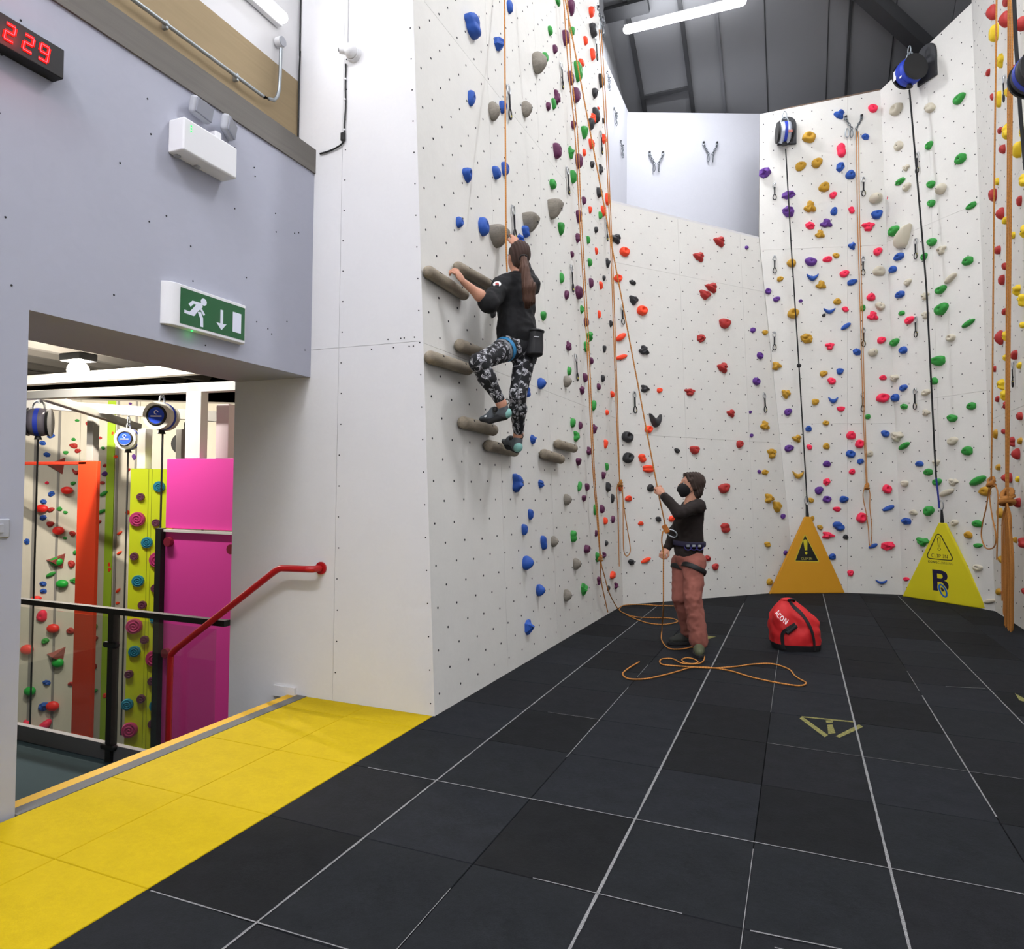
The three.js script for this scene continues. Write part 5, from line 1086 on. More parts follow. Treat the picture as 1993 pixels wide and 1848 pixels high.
// ================================================================ red kit bag on the mats
{
  const t = thing('kit_bag', 'red fabric kit bag with black straps standing on the mats', 'bag', null, [PTS.bag[0], 0, PTS.bag[2]]); t.rotation.y = 0.39;
  const NS = 56, NR = 26, H = 0.47;
  const P = (a, f, off = 0) => { // a angle, f height fraction
    const lean = -0.06 * Math.pow(f, 1.6), k = f < 0.12 ? 0.93 + 0.07 * (f / 0.12) : 1 - 0.32 * Math.pow(Math.max(0, (f - 0.42) / 0.58), 1.25) - 0.42 * Math.pow(Math.max(0, (f - 0.66) / 0.34), 1.5);
    let rx = 0.225 * k, rz = 0.19 * k * (1 - 0.45 * Math.pow(f, 3)); const c = Math.cos(a), s = Math.sin(a), sq = 1 / Math.pow(Math.pow(Math.abs(c), 2.8) + Math.pow(Math.abs(s), 2.8), 1 / 2.8);
    let fold = 0.018 * noise.noise(c * 1.8 + 3, s * 1.8, f * 4) + 0.012 * noise.noise(c * 4, s * 4 + 7, f * 7) - 0.055 * Math.exp(-(Math.pow((a - 1.75) / 0.28, 2) + Math.pow((f - 0.55) / 0.2, 2))) + 0.022 * Math.exp(-(Math.pow((a - 1.35) / 0.22, 2) + Math.pow((f - 0.6) / 0.25, 2))) + 0.03 * Math.exp(-(Math.pow((a - 0.3) / 0.3, 2) + Math.pow((f - 0.6) / 0.1, 2)));
    fold *= Math.min(1, f * 5); const r = 1 + fold / 0.2 + off / 0.2;
    return new THREE.Vector3(c * sq * rx * r + lean - 0.02 * f, f * H + 0.008 * noise.noise(c * 2, s * 2, 5) * f, s * sq * rz * r);
  };
  const surf = (f0, f1, nr, a0 = 0, a1 = Math.PI * 2, ns = NS, off = 0) => { const pos = [], uv = [], idx = []; for (let j = 0; j <= nr; j++) for (let i = 0; i <= ns; i++) { const p = P(a0 + (a1 - a0) * i / ns, f0 + (f1 - f0) * j / nr, off); pos.push(p.x, p.y, p.z); uv.push(i / ns, j / nr); } for (let j = 0; j < nr; j++) for (let i = 0; i < ns; i++) { const k = j * (ns + 1) + i; idx.push(k, k + ns + 1, k + ns + 2, k, k + ns + 2, k + 1); } const g = new THREE.BufferGeometry(); g.setAttribute('position', new THREE.Float32BufferAttribute(pos, 3)); g.setAttribute('uv', new THREE.Float32BufferAttribute(uv, 2)); g.setIndex(idx); g.computeVertexNormals(); return g; };
  const redCloth = new THREE.MeshStandardMaterial({ color: 0xc4171b, roughness: 0.7, side: THREE.DoubleSide }), blackCloth = mat(0x131316, 0.75, { side: THREE.DoubleSide });
  mesh('body', surf(0.1, 1, NR), redCloth, t); mesh('black_base', surf(0.0, 0.13, 5, 0, Math.PI * 2, NS, 0.002), blackCloth, t);
  const cap = surf(0.93, 1.0, 2); const top = mesh('gathered_mouth', new THREE.SphereGeometry(0.055, 18, 10).scale(1.3, 0.35, 0.8), redCloth, t); top.position.copy(P(0, 1).add(P(Math.PI, 1)).multiplyScalar(0.5));
  const strap = (arr, w, name) => { const L = arr.map(([a, f, o]) => P(a, f, o)); const pos = [], idx = []; const c = new THREE.CatmullRomCurve3(L), n = 40; for (let i = 0; i <= n; i++) { const p = c.getPoint(i / n), tg = c.getTangent(i / n), nr = new THREE.Vector3(p.x + 0.05, 0, p.z).normalize(), s = tg.clone().cross(nr).normalize(); for (const q of [[-1, 0.004], [1, 0.004], [1, 0], [-1, 0]]) { const v = p.clone().addScaledVector(s, q[0] * w / 2).addScaledVector(nr, q[1]); pos.push(v.x, v.y, v.z); } } for (let i = 0; i < n; i++) for (let k = 0; k < 4; k++) { const a = i * 4 + k, b = i * 4 + (k + 1) % 4; idx.push(a, b, b + 4, a, b + 4, a + 4); } const g = new THREE.BufferGeometry(); g.setAttribute('position', new THREE.Float32BufferAttribute(pos, 3)); g.setIndex(idx); g.computeVertexNormals(); mesh(name, g, blackCloth, t); };
  strap([[1.12, 0.03, 0.01], [1.14, 0.25, 0.012], [1.2, 0.5, 0.012], [1.3, 0.75, 0.012], [1.5, 0.9, 0.015], [1.7, 0.99, 0.012]], 0.036, 'strap');
  strap([[2.35, 0.05, 0.01], [2.36, 0.25, 0.012], [2.3, 0.37, 0.016], [2.1, 0.46, 0.025], [1.9, 0.52, 0.04], [1.75, 0.56, 0.05]], 0.032, 'strap');
  mesh('strap_end', bar(P(2.15, 0.38, 0.02), P(1.72, 0.52, 0.045), 0.02, 8), blackCloth, t).scale.set(1, 1, 1);
  mesh('top_knot', new THREE.TorusGeometry(0.03, 0.012, 8, 16).rotateX(1.0), blackCloth, t).position.copy(P(1.3, 0.99, 0.01));
  const tx = canvasTexture(512, 160, (q, w, h) => { q.fillStyle = '#c4171b'; q.fillRect(0, 0, w, h); q.fillStyle = '#f2e4e4'; q.font = 'bold 150px sans-serif'; q.textAlign = 'center'; q.fillText('ACON', w / 2, 134); });
  // the word runs diagonally down the left shoulder
  const pos = [], uv = [], idx = [], n = 14; for (let j = 0; j <= 4; j++) for (let i = 0; i <= n; i++) { const s = i / n, v = j / 4; const a = 2.62 - 0.62 * s - 0.2 * (v - 0.5), f = 0.8 - 0.24 * s + 0.13 * (v - 0.5); const p = P(a, f, 0.004); pos.push(p.x, p.y, p.z); uv.push(s, v); } for (let j = 0; j < 4; j++) for (let i = 0; i < n; i++) { const k = j * (n + 1) + i; idx.push(k, k + 1, k + n + 2, k, k + n + 2, k + n + 1); }
  const wg = new THREE.BufferGeometry(); wg.setAttribute('position', new THREE.Float32BufferAttribute(pos, 3)); wg.setAttribute('uv', new THREE.Float32BufferAttribute(uv, 2)); wg.setIndex(idx); wg.computeVertexNormals();
  mesh('lettering', wg, new THREE.MeshStandardMaterial({ map: tx, roughness: 0.7, side: THREE.DoubleSide }), t);
}

// ================================================================ the lower gym seen through the doorway
{
  const GF = frames.G, LF = frames.P, gymWhite = new THREE.MeshStandardMaterial({ map: paintTexture(208, 204, 190, 0.06, 22), roughness: 0.85 }), grey = mat(0x8b8985, 0.7), steelWhite = mat(0xdcdad6, 0.55);
  const floorBlue = new THREE.MeshPhysicalMaterial({ color: 0x3d4c52, roughness: 0.85, specularIntensity: 0.25 }), deck = mat(0x2c2a27, 0.9);
  struct('floor_landing', box(-9, -4.47, -0.9, -0.75, ZC + 0.0, -1.2), floorBlue, 'blue-grey landing floor below the doorway');
  for (let i = 0; i < 3; i++) struct('trim_' + (6 + i), box(-3.43 - 0.3 * (i + 1) - (i === 2 ? 0.14 : 0), -3.43 - 0.3 * i, -0.9, -0.19 * (i + 1), ZC, -2.09), floorBlue, 'stair step below the doorway');
  struct('floor_gym', box(-16, -3.9, -3.2, -3.0, -9, -4.2), mat(0x3c4146, 0.8));
  struct('wall_gym_right', box(-3.98, -3.9, -3.2, 6, -9, -4.19), gymWhite); struct('wall_gym_left', box(-16.2, -16, -3.2, 6, -9, 3.1), gymWhite); struct('wall_gym_near', box(-16, XB, -3.2, 6, 3.0, 3.1), gymWhite);
  struct('wall_gym_under', box(-16, -3.4, -3.2, -0.9, -1.2, -1.1), gymWhite); struct('wall_gym_over', box(-16.2, XB, 3.3, 6, -1.8, -1.7), gymWhite);
  const w = struct('wall_gym_back', null, null, 'white climbing wall of the lower gym'); w.applyMatrix4(GF.m); mesh('backing', box(-6, 9, -3.2, GYM.top_v + 0.03, -0.2, -0.02), M.backing, w);
  for (let x = -6; x < 9; x += 0.95) mesh('panel', box(x + 0.004, x + 0.946, -3.1, GYM.top_v, -0.02, 0), gymWhite, w);
  for (const x of GYM.chan_u) mesh('joint_channel', box(x - 0.018, x + 0.018, -3.1, GYM.top_v, 0, 0.012), grey, w);
  mesh('lime_strip', box(GYM.strip_u[0], GYM.strip_u[1], -3.1, GYM.top_v, 0, 0.02), mat(0xa6cc2a, 0.7), w);
  // trapezoidal roof deck
  const prof = []; for (let i = 0; i < 22; i++) { const x = -16 + i * 0.56; prof.push([x, 0], [x + 0.12, 0.16], [x + 0.3, 0.16], [x + 0.42, 0]); }
  const s = new THREE.Shape([[-16, 0.3], ...prof.slice(1), [-3.9, 0], [-3.9, 0.3]].map((p) => new THREE.Vector2(...p))); const dg = new THREE.ExtrudeGeometry(s, { depth: 7.2, bevelEnabled: false }); dg.translate(0, 3.3, -8.9);
  struct('ceiling_gym', dg, deck, 'corrugated dark roof deck of the lower gym');
  struct('ceiling_gym_near', box(-16, XB, 3.3, 3.45, -1.75, 3.1), deck);
  // steelwork
  const beam = (name, label, a, b, hgt, dep, m) => { const A = V(a), B = V(b), L = A.distanceTo(B); const g = rbox(dep, hgt, L, 0.008, 1); const o = mesh(numbered(name), g, m); scene.add(o); o.position.copy(A.clone().add(B).multiplyScalar(0.5)); o.lookAt(B); return tag(o, label, 'steel beam', 'steelwork of the lower gym'); };
  beam('steel_beam', 'white box beam in the doorway carrying the largest auto belay', GYM.beam1[0], GYM.beam1[1], 0.1, 0.1, steelWhite);
  beam('steel_beam', 'pale beam highest in the doorway, below the bright lamp', GYM.beam2[0], GYM.beam2[1], 0.14, 0.12, steelWhite);
  beam('steel_beam', 'grey-white beam sloping behind the largest auto belay', GYM.beam3[0], GYM.beam3[1], 0.13, 0.1, grey);
  beam('steel_beam', 'grey beam running back to the farther auto belay', GYM.beam4[0], GYM.beam4[1], 0.1, 0.1, grey);
  const post = (r, z, label, m) => { const o = mesh(numbered('steel_post'), rbox(r[1] - r[0], r[3] - r[2], 0.1, 0.006, 1), m); scene.add(o); o.position.set((r[0] + r[1]) / 2, (r[2] + r[3]) / 2, z); tag(o, label, 'steel post', 'steelwork of the lower gym'); };
  post(GYM.post1, -5.5, 'thick white post standing above the magenta panel', steelWhite); post(GYM.post2, -5.9, 'pinkish white post above the right of the magenta panel', mat(0xe2d2d6, 0.6));
  post(GYM.post3, -7.05, 'grey post above the orange upright', grey); post(GYM.post4, -6.3, 'grey-white post above the lime panel', steelWhite); post(GYM.post5, -6.35, 'dark grey post between lime and magenta panels', grey);
  // auto belays hanging in the gym
  const yaw = 0.42 - Math.PI / 2;
  const whiteDrum = mat(0xd6d3c6, 0.5);
  autoBelay('cream auto belay with a blue round label, largest seen in the doorway', GYM.dev1, yaw - 0.05, null, { r: 0.16, w: 0.2, disc: true, drum: whiteDrum });
  autoBelay('smaller cream auto belay with dark blue label beside the lime strip', GYM.dev2, yaw, null, { r: 0.14, w: 0.16, disc: true, drum: whiteDrum });
  autoBelay('dark grey auto belay at the left edge of the doorway', GYM.dev3, yaw + 1.9, null, { r: 0.17, w: 0.22, drum: mat(0x5a5560, 0.6) });
  autoBelay('auto belay half hidden behind the thick white post', GYM.dev4, yaw, null, { r: 0.14, w: 0.16, drum: whiteDrum });
  const web = (x, y, z, label) => { const m = mesh(numbered('belay_webbing'), box(x - 0.012, x + 0.012, -1.8, y, z - 0.004, z + 0.004), webBlack); scene.add(m); tag(m, label, 'webbing', 'auto belay webbing'); };
  web(GYM.dev1[0] + 0.02, GYM.dev1[1] - 0.17, -5.9, 'black webbing hanging in front of the lime panel'); web(GYM.dev2[0], GYM.dev2[1] - 0.15, -6.6, 'thin black webbing left of the lime panel'); web(GYM.dev3[0], GYM.dev3[1] - 0.18, -5.6, 'black webbing at the left edge of the doorway');
  // lime panel with spiral holds
  const limeSheet = GYM.lime_u; const pan = (name, label, r, z, d, m, cat = 'panel') => { const t = thing(name, label, cat, null, [(r[0] + r[1]) / 2, r[2], z]); mesh('sheet', rbox(r[1] - r[0], r[3] - r[2], d, 0.006, 1).translate(0, (r[3] - r[2]) / 2, -d / 2), m, t); return t; };
  const lime = thing('lime_climbing_tower', 'lime yellow climbing tower with spiral holds', 'climbing tower'); lime.applyMatrix4(LF.m); mesh('sheet', box(limeSheet[0], limeSheet[1], -3.0, limeSheet[2], -0.12, 0), mat(0xcfe010, 0.6), lime);
  for (const k of [0.42, 0.5, 0.86]) { const x = limeSheet[0] + (limeSheet[1] - limeSheet[0]) * k; mesh('joint', box(x - 0.003, x + 0.003, -3.0, limeSheet[2], 0, 0.002), mat(0x8fa010, 0.8), lime); }
  const swm = { T: ['teal', mat(0x1d7f9a, 0.5)], A: ['plum', mat(0x64304a, 0.55)], C: ['pink', mat(0xb8326e, 0.55)] };
  const spiral = (r, turns) => { const p = []; for (let i = 0; i <= 60; i++) { const f = i / 60, a = f * turns * Math.PI * 2; p.push(new THREE.Vector3(Math.cos(a) * r * (0.06 + 0.74 * f), Math.sin(a) * r * (0.06 + 0.74 * f), 0)); } return tube(p, r * 0.12, 90, 6); };
  const byC = {}; SWIRLS.items.forEach((q) => { (byC[q[0]] ||= []).push(q); });
  for (const [c, list] of Object.entries(byC)) { list.sort((a, b) => a[2] - b[2]); list.forEach(([, x, y, ww, hh], i) => {
    const r = (ww + hh) / 4, small = c === 'A', t = thing('spiral_hold', `${swm[c][0]} ${small ? 'knob' : 'spiral disc'} hold on the lime panel, ${i ? ordinal(i + 1) + ' lowest' : 'lowest'} ${swm[c][0]} one`, 'climbing hold', 'spiral holds on the lime panel'); t.position.copy(LF.at(x, y, 0)); t.quaternion.copy(LF.q);
    mesh('disc', new THREE.CylinderGeometry(r * 0.92, r, r * (small ? 0.9 : 0.55), 24).rotateX(Math.PI / 2).translate(0, 0, r * (small ? 0.45 : 0.27)), swm[c][1], t);
    mesh('spiral', spiral(r, small ? 1.3 : 2.2), swm[c][1], t).position.z = r * (small ? 0.9 : 0.55);
  }); }
  // magenta panels in a black frame
  const mg = GYM.magenta, magenta = mat(0xec46ac, 0.55), yS = GYM.mframe[1];
  pan('magenta_panel', 'upper bright magenta panel beside the lime panel', [mg[0], mg[1] + 0.5, yS, mg[3]], -5.4, 0.1, magenta);
  const lo = pan('magenta_panel', 'lower magenta panel in a black frame behind the handrail', [mg[0], mg[1] + 0.5, -3.0, yS - 0.02], -5.38, 0.1, magenta);
  const lw = (mg[1] + 0.5 - mg[0]) / 2; mesh('frame_post', box(-lw - 0.05, -lw + 0.03, 0, yS + 3.0, 0, 0.06), M.black, lo); mesh('frame_rail', box(-lw, lw, yS + 2.965, yS + 2.99, 0, 0.03), steelWhite, lo);
  for (const [x, y] of [[-lw + 0.1, yS + 2.86], [-lw + 0.1, yS + 1.7], [lw - 0.58, yS + 2.82]]) mesh('fixing', new THREE.CylinderGeometry(0.05, 0.05, 0.05, 16).rotateX(Math.PI / 2), mat(0x7c1630, 0.5), lo).position.set(x, y, 0.02);
  // orange upright and bar
  const og = thing('orange_frame', 'orange upright with a thin top bar in front of the gym wall', 'frame', null, [0, 0, -7.0]); const or = GYM.orange;
  mesh('upright', rbox(0.4, or[3] + 3.0, 0.06, 0.01, 1).translate(-9.58, (or[3] - 3.0) / 2, 0), mat(0xd63a12, 0.6), og); mesh('top_bar', rbox(3.2, 0.05, 0.06, 0.01, 1).translate(-11.2, or[3] - 0.03, 0), mat(0xb8331a, 0.6), og);
  // holds of the gym wall
  const place = (o, x, y) => { o.position.copy(GF.at(x, y, 0)); o.quaternion.copy(GF.q); scene.add(o); return o; };
  const cnt = {}; OTHER.holds.forEach((h) => { cnt[h[0][0]] = (cnt[h[0][0]] || 0) + 1; }); const seen = {};
  OTHER.holds.slice().sort((a, b) => a[2] - b[2]).forEach(([code, x, y, ww, hh], k) => { const c = HC[code[0]][0]; seen[c] = (seen[c] || 0) + 1; const o = buildHold(code, ww, hh, Math.min(ww, hh) * 0.5, k); o.name = numbered('gym_hold'); place(o, x, y); tag(o, `${SH[code[1]]} ${c} hold on the lower gym wall, ${rank(seen[c], cnt[code[0]], c)}`, 'climbing hold', 'holds on the lower gym wall'); });
  const dm = { N: ['red', mat(0xf02a22, 0.45)], G: ['green', mat(0x1fa83c, 0.45)] }, dn = { N: 0, G: 0 };
  OTHER.discs.slice().sort((a, b) => a[2] - b[2]).forEach(([c, x, y, ww, hh]) => { dn[c]++; const t = thing('dish_hold', `glossy ${dm[c][0]} disc hold on the lower gym wall, ${ordinal(dn[c])} lowest ${dm[c][0]} disc`, 'climbing hold', 'disc holds on the lower gym wall'); place(t, x, y); const g = new THREE.SphereGeometry(0.5, 24, 14); g.scale(ww, hh, 0.11); mesh('dish', g, dm[c][1], t).position.z = 0.06; mesh('rim', new THREE.TorusGeometry(0.5, 0.05, 8, 28).scale(ww * 0.9, hh * 0.9, 0.5), dm[c][1], t).position.z = 0.06; });
  OTHER.tris.forEach(([, x, y, ww, hh], i) => { const t = thing('wedge_volume', `dull red triangular volume on the lower gym wall, ${['top', 'middle', 'lowest'][i]} one`, 'volume', 'volumes on the lower gym wall'); place(t, x, y); const p = [-ww / 2, 0.05 * hh, 0, ww / 2, hh / 2, 0, ww * 0.36, -hh / 2, 0, ww * 0.1, 0, 0.18]; const g = new THREE.BufferGeometry(); g.setAttribute('position', new THREE.Float32BufferAttribute(p, 3)); g.setIndex([0, 3, 1, 1, 3, 2, 2, 3, 0, 0, 1, 2]); const n = g.toNonIndexed(); n.computeVertexNormals(); mesh('faces', n, mat(0x9a4a44, 0.7), t); });
  // glass balustrade on the landing
  const b = thing('balustrade', 'black railed glass balustrade on the landing in the doorway', 'balustrade', null, [0, -0.75, ZC + 0.04]);
  mesh('top_rail', box(-8.6, -3.99, 1.2, 1.245, -0.03, 0.03), M.black, b);
  for (const x of [-5.2, -7.4]) { const p = new THREE.Group(); p.name = 'post'; b.add(p); mesh('upright', box(x - 0.03, x + 0.03, 0, 1.2, -0.03, 0.03), M.black, p); for (const y of [0.12, 0.95]) mesh('clamp', rbox(0.16, 0.05, 0.05, 0.02), M.black, p).position.set(x, y, 0.02); }
  const glass = new THREE.MeshPhysicalMaterial({ color: 0xf2f5f3, transmission: 1, thickness: 0, roughness: 0.02, ior: 1.45 });
  for (const [x0, x1] of [[-8.6, -7.45], [-7.35, -5.25], [-5.15, -4.1]]) mesh('glass_pane', box(x0, x1, 0.16, 1.17, -0.006, 0.006), glass, b);
  mesh('kick_board', box(-8.6, -4.5, 0, 0.13, -0.05, 0.0), mat(0x77777a, 0.6), b);
  // lamps of the gym; the two battens are unseen, added for fill
  const lamp = thing('flood_lamp', 'dazzling lamp under the lower gym roof', 'light', null, GYM.lamp); const bm = new THREE.MeshStandardMaterial({ color: 0xffffff, emissive: 0xfff6e8, emissiveIntensity: 14 });
  mesh('bulb', new THREE.SphereGeometry(0.13, 16, 10), bm, lamp); mesh('housing', rbox(0.4, 0.1, 0.25, 0.02), M.dark, lamp).position.y = 0.17;
  const pl = new THREE.PointLight(0xfff3e2, 45 * LAMP); pl.position.set(GYM.lamp[0], GYM.lamp[1] - 0.02, GYM.lamp[2] + 0.02); pl.castShadow = true; scene.add(pl);
  [[-6.6, 3.24, -4.55, 170], [-10.2, 3.24, -5.6, 90]].forEach((p, i) => {
    const f = thing('added_gym_batten', `unseen batten light added under the lower gym roof, ${['nearer', 'farther'][i]} one`, 'light', 'added lower gym fill lights', p.slice(0, 3)); mesh('housing', rbox(1.8, 0.06, 0.1, 0.01), M.whitePlastic, f).position.y = 0.04; mesh('diffuser', rbox(1.7, 0.03, 0.1, 0.01), glow, f);
    const l = new THREE.RectAreaLight(0xfffaf0, p[3] * LAMP, 1.7, 0.12); l.position.set(p[0], p[1] - 0.03, p[2]); l.rotation.set(-Math.PI / 2, 0, 0); l.castShadow = true; scene.add(l);
  });
}

// ================================================================ people: one distance field per garment, meshed with surface nets
function sdfMesh(prims, cell, k, disp) {
  const lo = [1e9, 1e9, 1e9], hi = [-1e9, -1e9, -1e9];
  for (const p of prims) { const r = p.e ? Math.max(...p.r) : Math.max(p.ra, p.rb); for (const q of p.e ? [p.c] : [p.a, p.b]) for (let i = 0; i < 3; i++) { lo[i] = Math.min(lo[i], q[i] - r - 4 * cell - k); hi[i] = Math.max(hi[i], q[i] + r + 4 * cell + k); } }
  const n = [0, 1, 2].map((i) => Math.ceil((hi[i] - lo[i]) / cell) + 1), F = new Float32Array(n[0] * n[1] * n[2]).fill(10), sx = 1, sy = n[0], sz = n[0] * n[1];
  for (const p of prims) {
    const kk = p.k ?? k, R = (p.e ? Math.max(...p.r) : Math.max(p.ra, p.rb)) + kk + 3 * cell, mn = [], mx = [];
    for (let i = 0; i < 3; i++) { const a = p.e ? p.c[i] : Math.min(p.a[i], p.b[i]), b = p.e ? p.c[i] : Math.max(p.a[i], p.b[i]); mn[i] = Math.max(0, Math.floor((a - R - lo[i]) / cell)); mx[i] = Math.min(n[i] - 1, Math.ceil((b + R - lo[i]) / cell)); }
    let ab, L2; if (!p.e) { ab = [0, 1, 2].map((i) => p.b[i] - p.a[i]); L2 = ab[0] ** 2 + ab[1] ** 2 + ab[2] ** 2 || 1e-9; }
    for (let z = mn[2]; z <= mx[2]; z++) for (let y = mn[1]; y <= mx[1]; y++) for (let x = mn[0]; x <= mx[0]; x++) {
      const X = lo[0] + x * cell, Y = lo[1] + y * cell, Z = lo[2] + z * cell; let d;
      if (p.e) { let a = X - p.c[0], b = Y - p.c[1], c = Z - p.c[2]; if (p.ax) { const [u, v, w] = p.ax, A = a * u[0] + b * u[1] + c * u[2], B = a * v[0] + b * v[1] + c * v[2], C2 = a * w[0] + b * w[1] + c * w[2]; a = A; b = B; c = C2; } const k0 = Math.sqrt((a / p.r[0]) ** 2 + (b / p.r[1]) ** 2 + (c / p.r[2]) ** 2), k1 = Math.sqrt((a / p.r[0] ** 2) ** 2 + (b / p.r[1] ** 2) ** 2 + (c / p.r[2] ** 2) ** 2); d = k1 > 1e-9 ? (k0 * (k0 - 1)) / k1 : -Math.min(...p.r); }
      else { const a = X - p.a[0], b = Y - p.a[1], c = Z - p.a[2]; let t = (a * ab[0] + b * ab[1] + c * ab[2]) / L2; t = t < 0 ? 0 : t > 1 ? 1 : t; d = Math.hypot(a - ab[0] * t, b - ab[1] * t, c - ab[2] * t) - (p.ra + (p.rb - p.ra) * t); }
      const i = x + y * sy + z * sz, e = F[i]; 
      if (p.sub) { F[i] = Math.max(e, -d); continue; }
      if (kk > 0) { const h = Math.max(kk - Math.abs(e - d), 0) / kk; F[i] = Math.min(e, d) - h * h * kk * 0.25; } else F[i] = Math.min(e, d);
    }
  }
  if (disp) for (let z = 0; z < n[2]; z++) for (let y = 0; y < n[1]; y++) for (let x = 0; x < n[0]; x++) { const i = x + y * sy + z * sz; if (Math.abs(F[i]) < 0.05) F[i] += disp(lo[0] + x * cell, lo[1] + y * cell, lo[2] + z * cell); }
  const vid = new Int32Array(F.length).fill(-1), pos = [], idx = [];
  const C = [0, sx, sy, sx + sy, sz, sx + sz, sy + sz, sx + sy + sz], E = [[0, 1], [2, 3], [4, 5], [6, 7], [0, 2], [1, 3], [4, 6], [5, 7], [0, 4], [1, 5], [2, 6], [3, 7]];
  for (let z = 0; z < n[2] - 1; z++) for (let y = 0; y < n[1] - 1; y++) for (let x = 0; x < n[0] - 1; x++) {
    const b = x + y * sy + z * sz; let m = 0; for (let c = 0; c < 8; c++) if (F[b + C[c]] < 0) m |= 1 << c; if (m === 0 || m === 255) continue;
    let px = 0, py = 0, pz = 0, q = 0;
    for (const [i, j] of E) { const a = F[b + C[i]], c = F[b + C[j]]; if (a < 0 === c < 0) continue; const t = a / (a - c); px += (i & 1) + ((j & 1) - (i & 1)) * t; py += (i >> 1 & 1) + ((j >> 1 & 1) - (i >> 1 & 1)) * t; pz += (i >> 2) + ((j >> 2) - (i >> 2)) * t; q++; }
    vid[b] = pos.length / 3; pos.push(lo[0] + (x + px / q) * cell, lo[1] + (y + py / q) * cell, lo[2] + (z + pz / q) * cell);
  }
  for (let z = 1; z < n[2] - 1; z++) for (let y = 1; y < n[1] - 1; y++) for (let x = 1; x < n[0] - 1; x++) {
    const b = x + y * sy + z * sz, s = F[b] < 0;
    for (const [d, u, v] of [[sx, sy, sz], [sy, sz, sx], [sz, sx, sy]]) if (s !== F[b + d] < 0) { const q = [vid[b], vid[b - u], vid[b - u - v], vid[b - v]]; if (q.includes(-1)) continue; if (s) idx.push(q[0], q[1], q[2], q[0], q[2], q[3]); else idx.push(q[0], q[2], q[1], q[0], q[3], q[2]); }
  }
  const g = new THREE.BufferGeometry(); g.setAttribute('position', new THREE.Float32BufferAttribute(pos, 3)); g.setIndex(idx); g.computeVertexNormals(); return g;
}
const cap = (a, b, ra, rb = ra, k) => ({ a, b, ra, rb, k });
const mix = (a, b, t) => [0, 1, 2].map((i) => a[i] + (b[i] - a[i]) * t);
const add = (a, b, s = 1) => [0, 1, 2].map((i) => a[i] + b[i] * s);
const sub = (a, b) => [0, 1, 2].map((i) => a[i] - b[i]);
const unit = (a) => { const l = Math.hypot(...a); return a.map((v) => v / l); };
const cross = (a, b) => [a[1] * b[2] - a[2] * b[1], a[2] * b[0] - a[0] * b[2], a[0] * b[1] - a[1] * b[0]];
function hand(wrist, dir, back, thumbSide, curl, s = 1) {   // palm, four unequal bent fingers and a thumb; dir points to the knuckles, back out of the back of the hand
  dir = unit(dir); const side = unit(cross(dir, back)); back = unit(cross(side, dir)); const P = [], at = (f, l, u) => add(add(add(wrist, dir, f * s), side, l * s), back, u * s);
  P.push({ e: 1, c: at(0.045, 0, 0), r: [0.038 * s, 0.05 * s, 0.016 * s], ax: [side, dir, back] }); P.push(cap(wrist, at(0.03, 0, 0), 0.023 * s, 0.02 * s));
  const len = [0.068, 0.077, 0.072, 0.056];
  for (let i = 0; i < 4; i++) {
    const l = (i - 1.5) * 0.0195 * thumbSide * -1; let p = at(0.082, l, 0.002), a = 0; let prev = p; const segs = [0.45, 0.32, 0.26];
    for (let j = 0; j < 3; j++) { a += curl * (j === 0 ? 0.75 : 1) ; const q = add(add(prev, dir, Math.cos(a) * len[i] * segs[j] * s), back, -Math.sin(a) * len[i] * segs[j] * s); P.push(cap(prev, q, (0.0092 - 0.0008 * j) * s, (0.0086 - 0.0008 * j) * s, 0.003)); prev = q; }
  }
  const t0 = at(0.025, 0.03 * thumbSide, -0.006), t1 = at(0.06, 0.046 * thumbSide, -0.02), t2 = at(0.085, 0.036 * thumbSide, -0.034); P.push(cap(t0, t1, 0.012 * s, 0.0105 * s, 0.006), cap(t1, t2, 0.0105 * s, 0.0085 * s, 0.003));
  return sdfMesh(P, 0.0042, 0.006);
}
function boneUV(g, bones, su, sv) {     // texture coordinates that run along and around the nearest bone
  const p = g.attributes.position, uv = new Float32Array(p.count * 2);
  for (let i = 0; i < p.count; i++) { const q = [p.getX(i), p.getY(i), p.getZ(i)]; let best = 1e9, U = 0, W = 0;
    bones.forEach(([a, b], n) => { const ab = sub(b, a), L = Math.hypot(...ab), d = unit(ab), r = sub(q, a), t0 = r[0] * d[0] + r[1] * d[1] + r[2] * d[2], t = Math.max(0, Math.min(L, t0)), c = add(a, d, t), o = sub(q, c), D = Math.hypot(...o); if (D < best) { best = D; const e1 = unit(cross(d, [0.38, 0.1, 0.92])), e2 = cross(d, e1); U = Math.atan2(o[0] * e1[0] + o[1] * e1[1] + o[2] * e1[2], o[0] * e2[0] + o[1] * e2[1] + o[2] * e2[2]) * su; W = (t0 + n * 0.37) * sv; } });
    uv[i * 2] = U; uv[i * 2 + 1] = W; }
  g.setAttribute('uv', new THREE.BufferAttribute(uv, 2)); return g;
}
const skin = new THREE.MeshPhysicalMaterial({ color: 0xc08a70, roughness: 0.6, sheen: 0.2 });
const hairTex = (r, g, b) => dataTexture(256, (x, y) => { const k = 1 + 0.5 * tile(x, y * 0.12, 60, 3) + 0.3 * tile(x, y * 0.1, 120, 8); return [r * k, g * k, b * k]; }, true, 3);
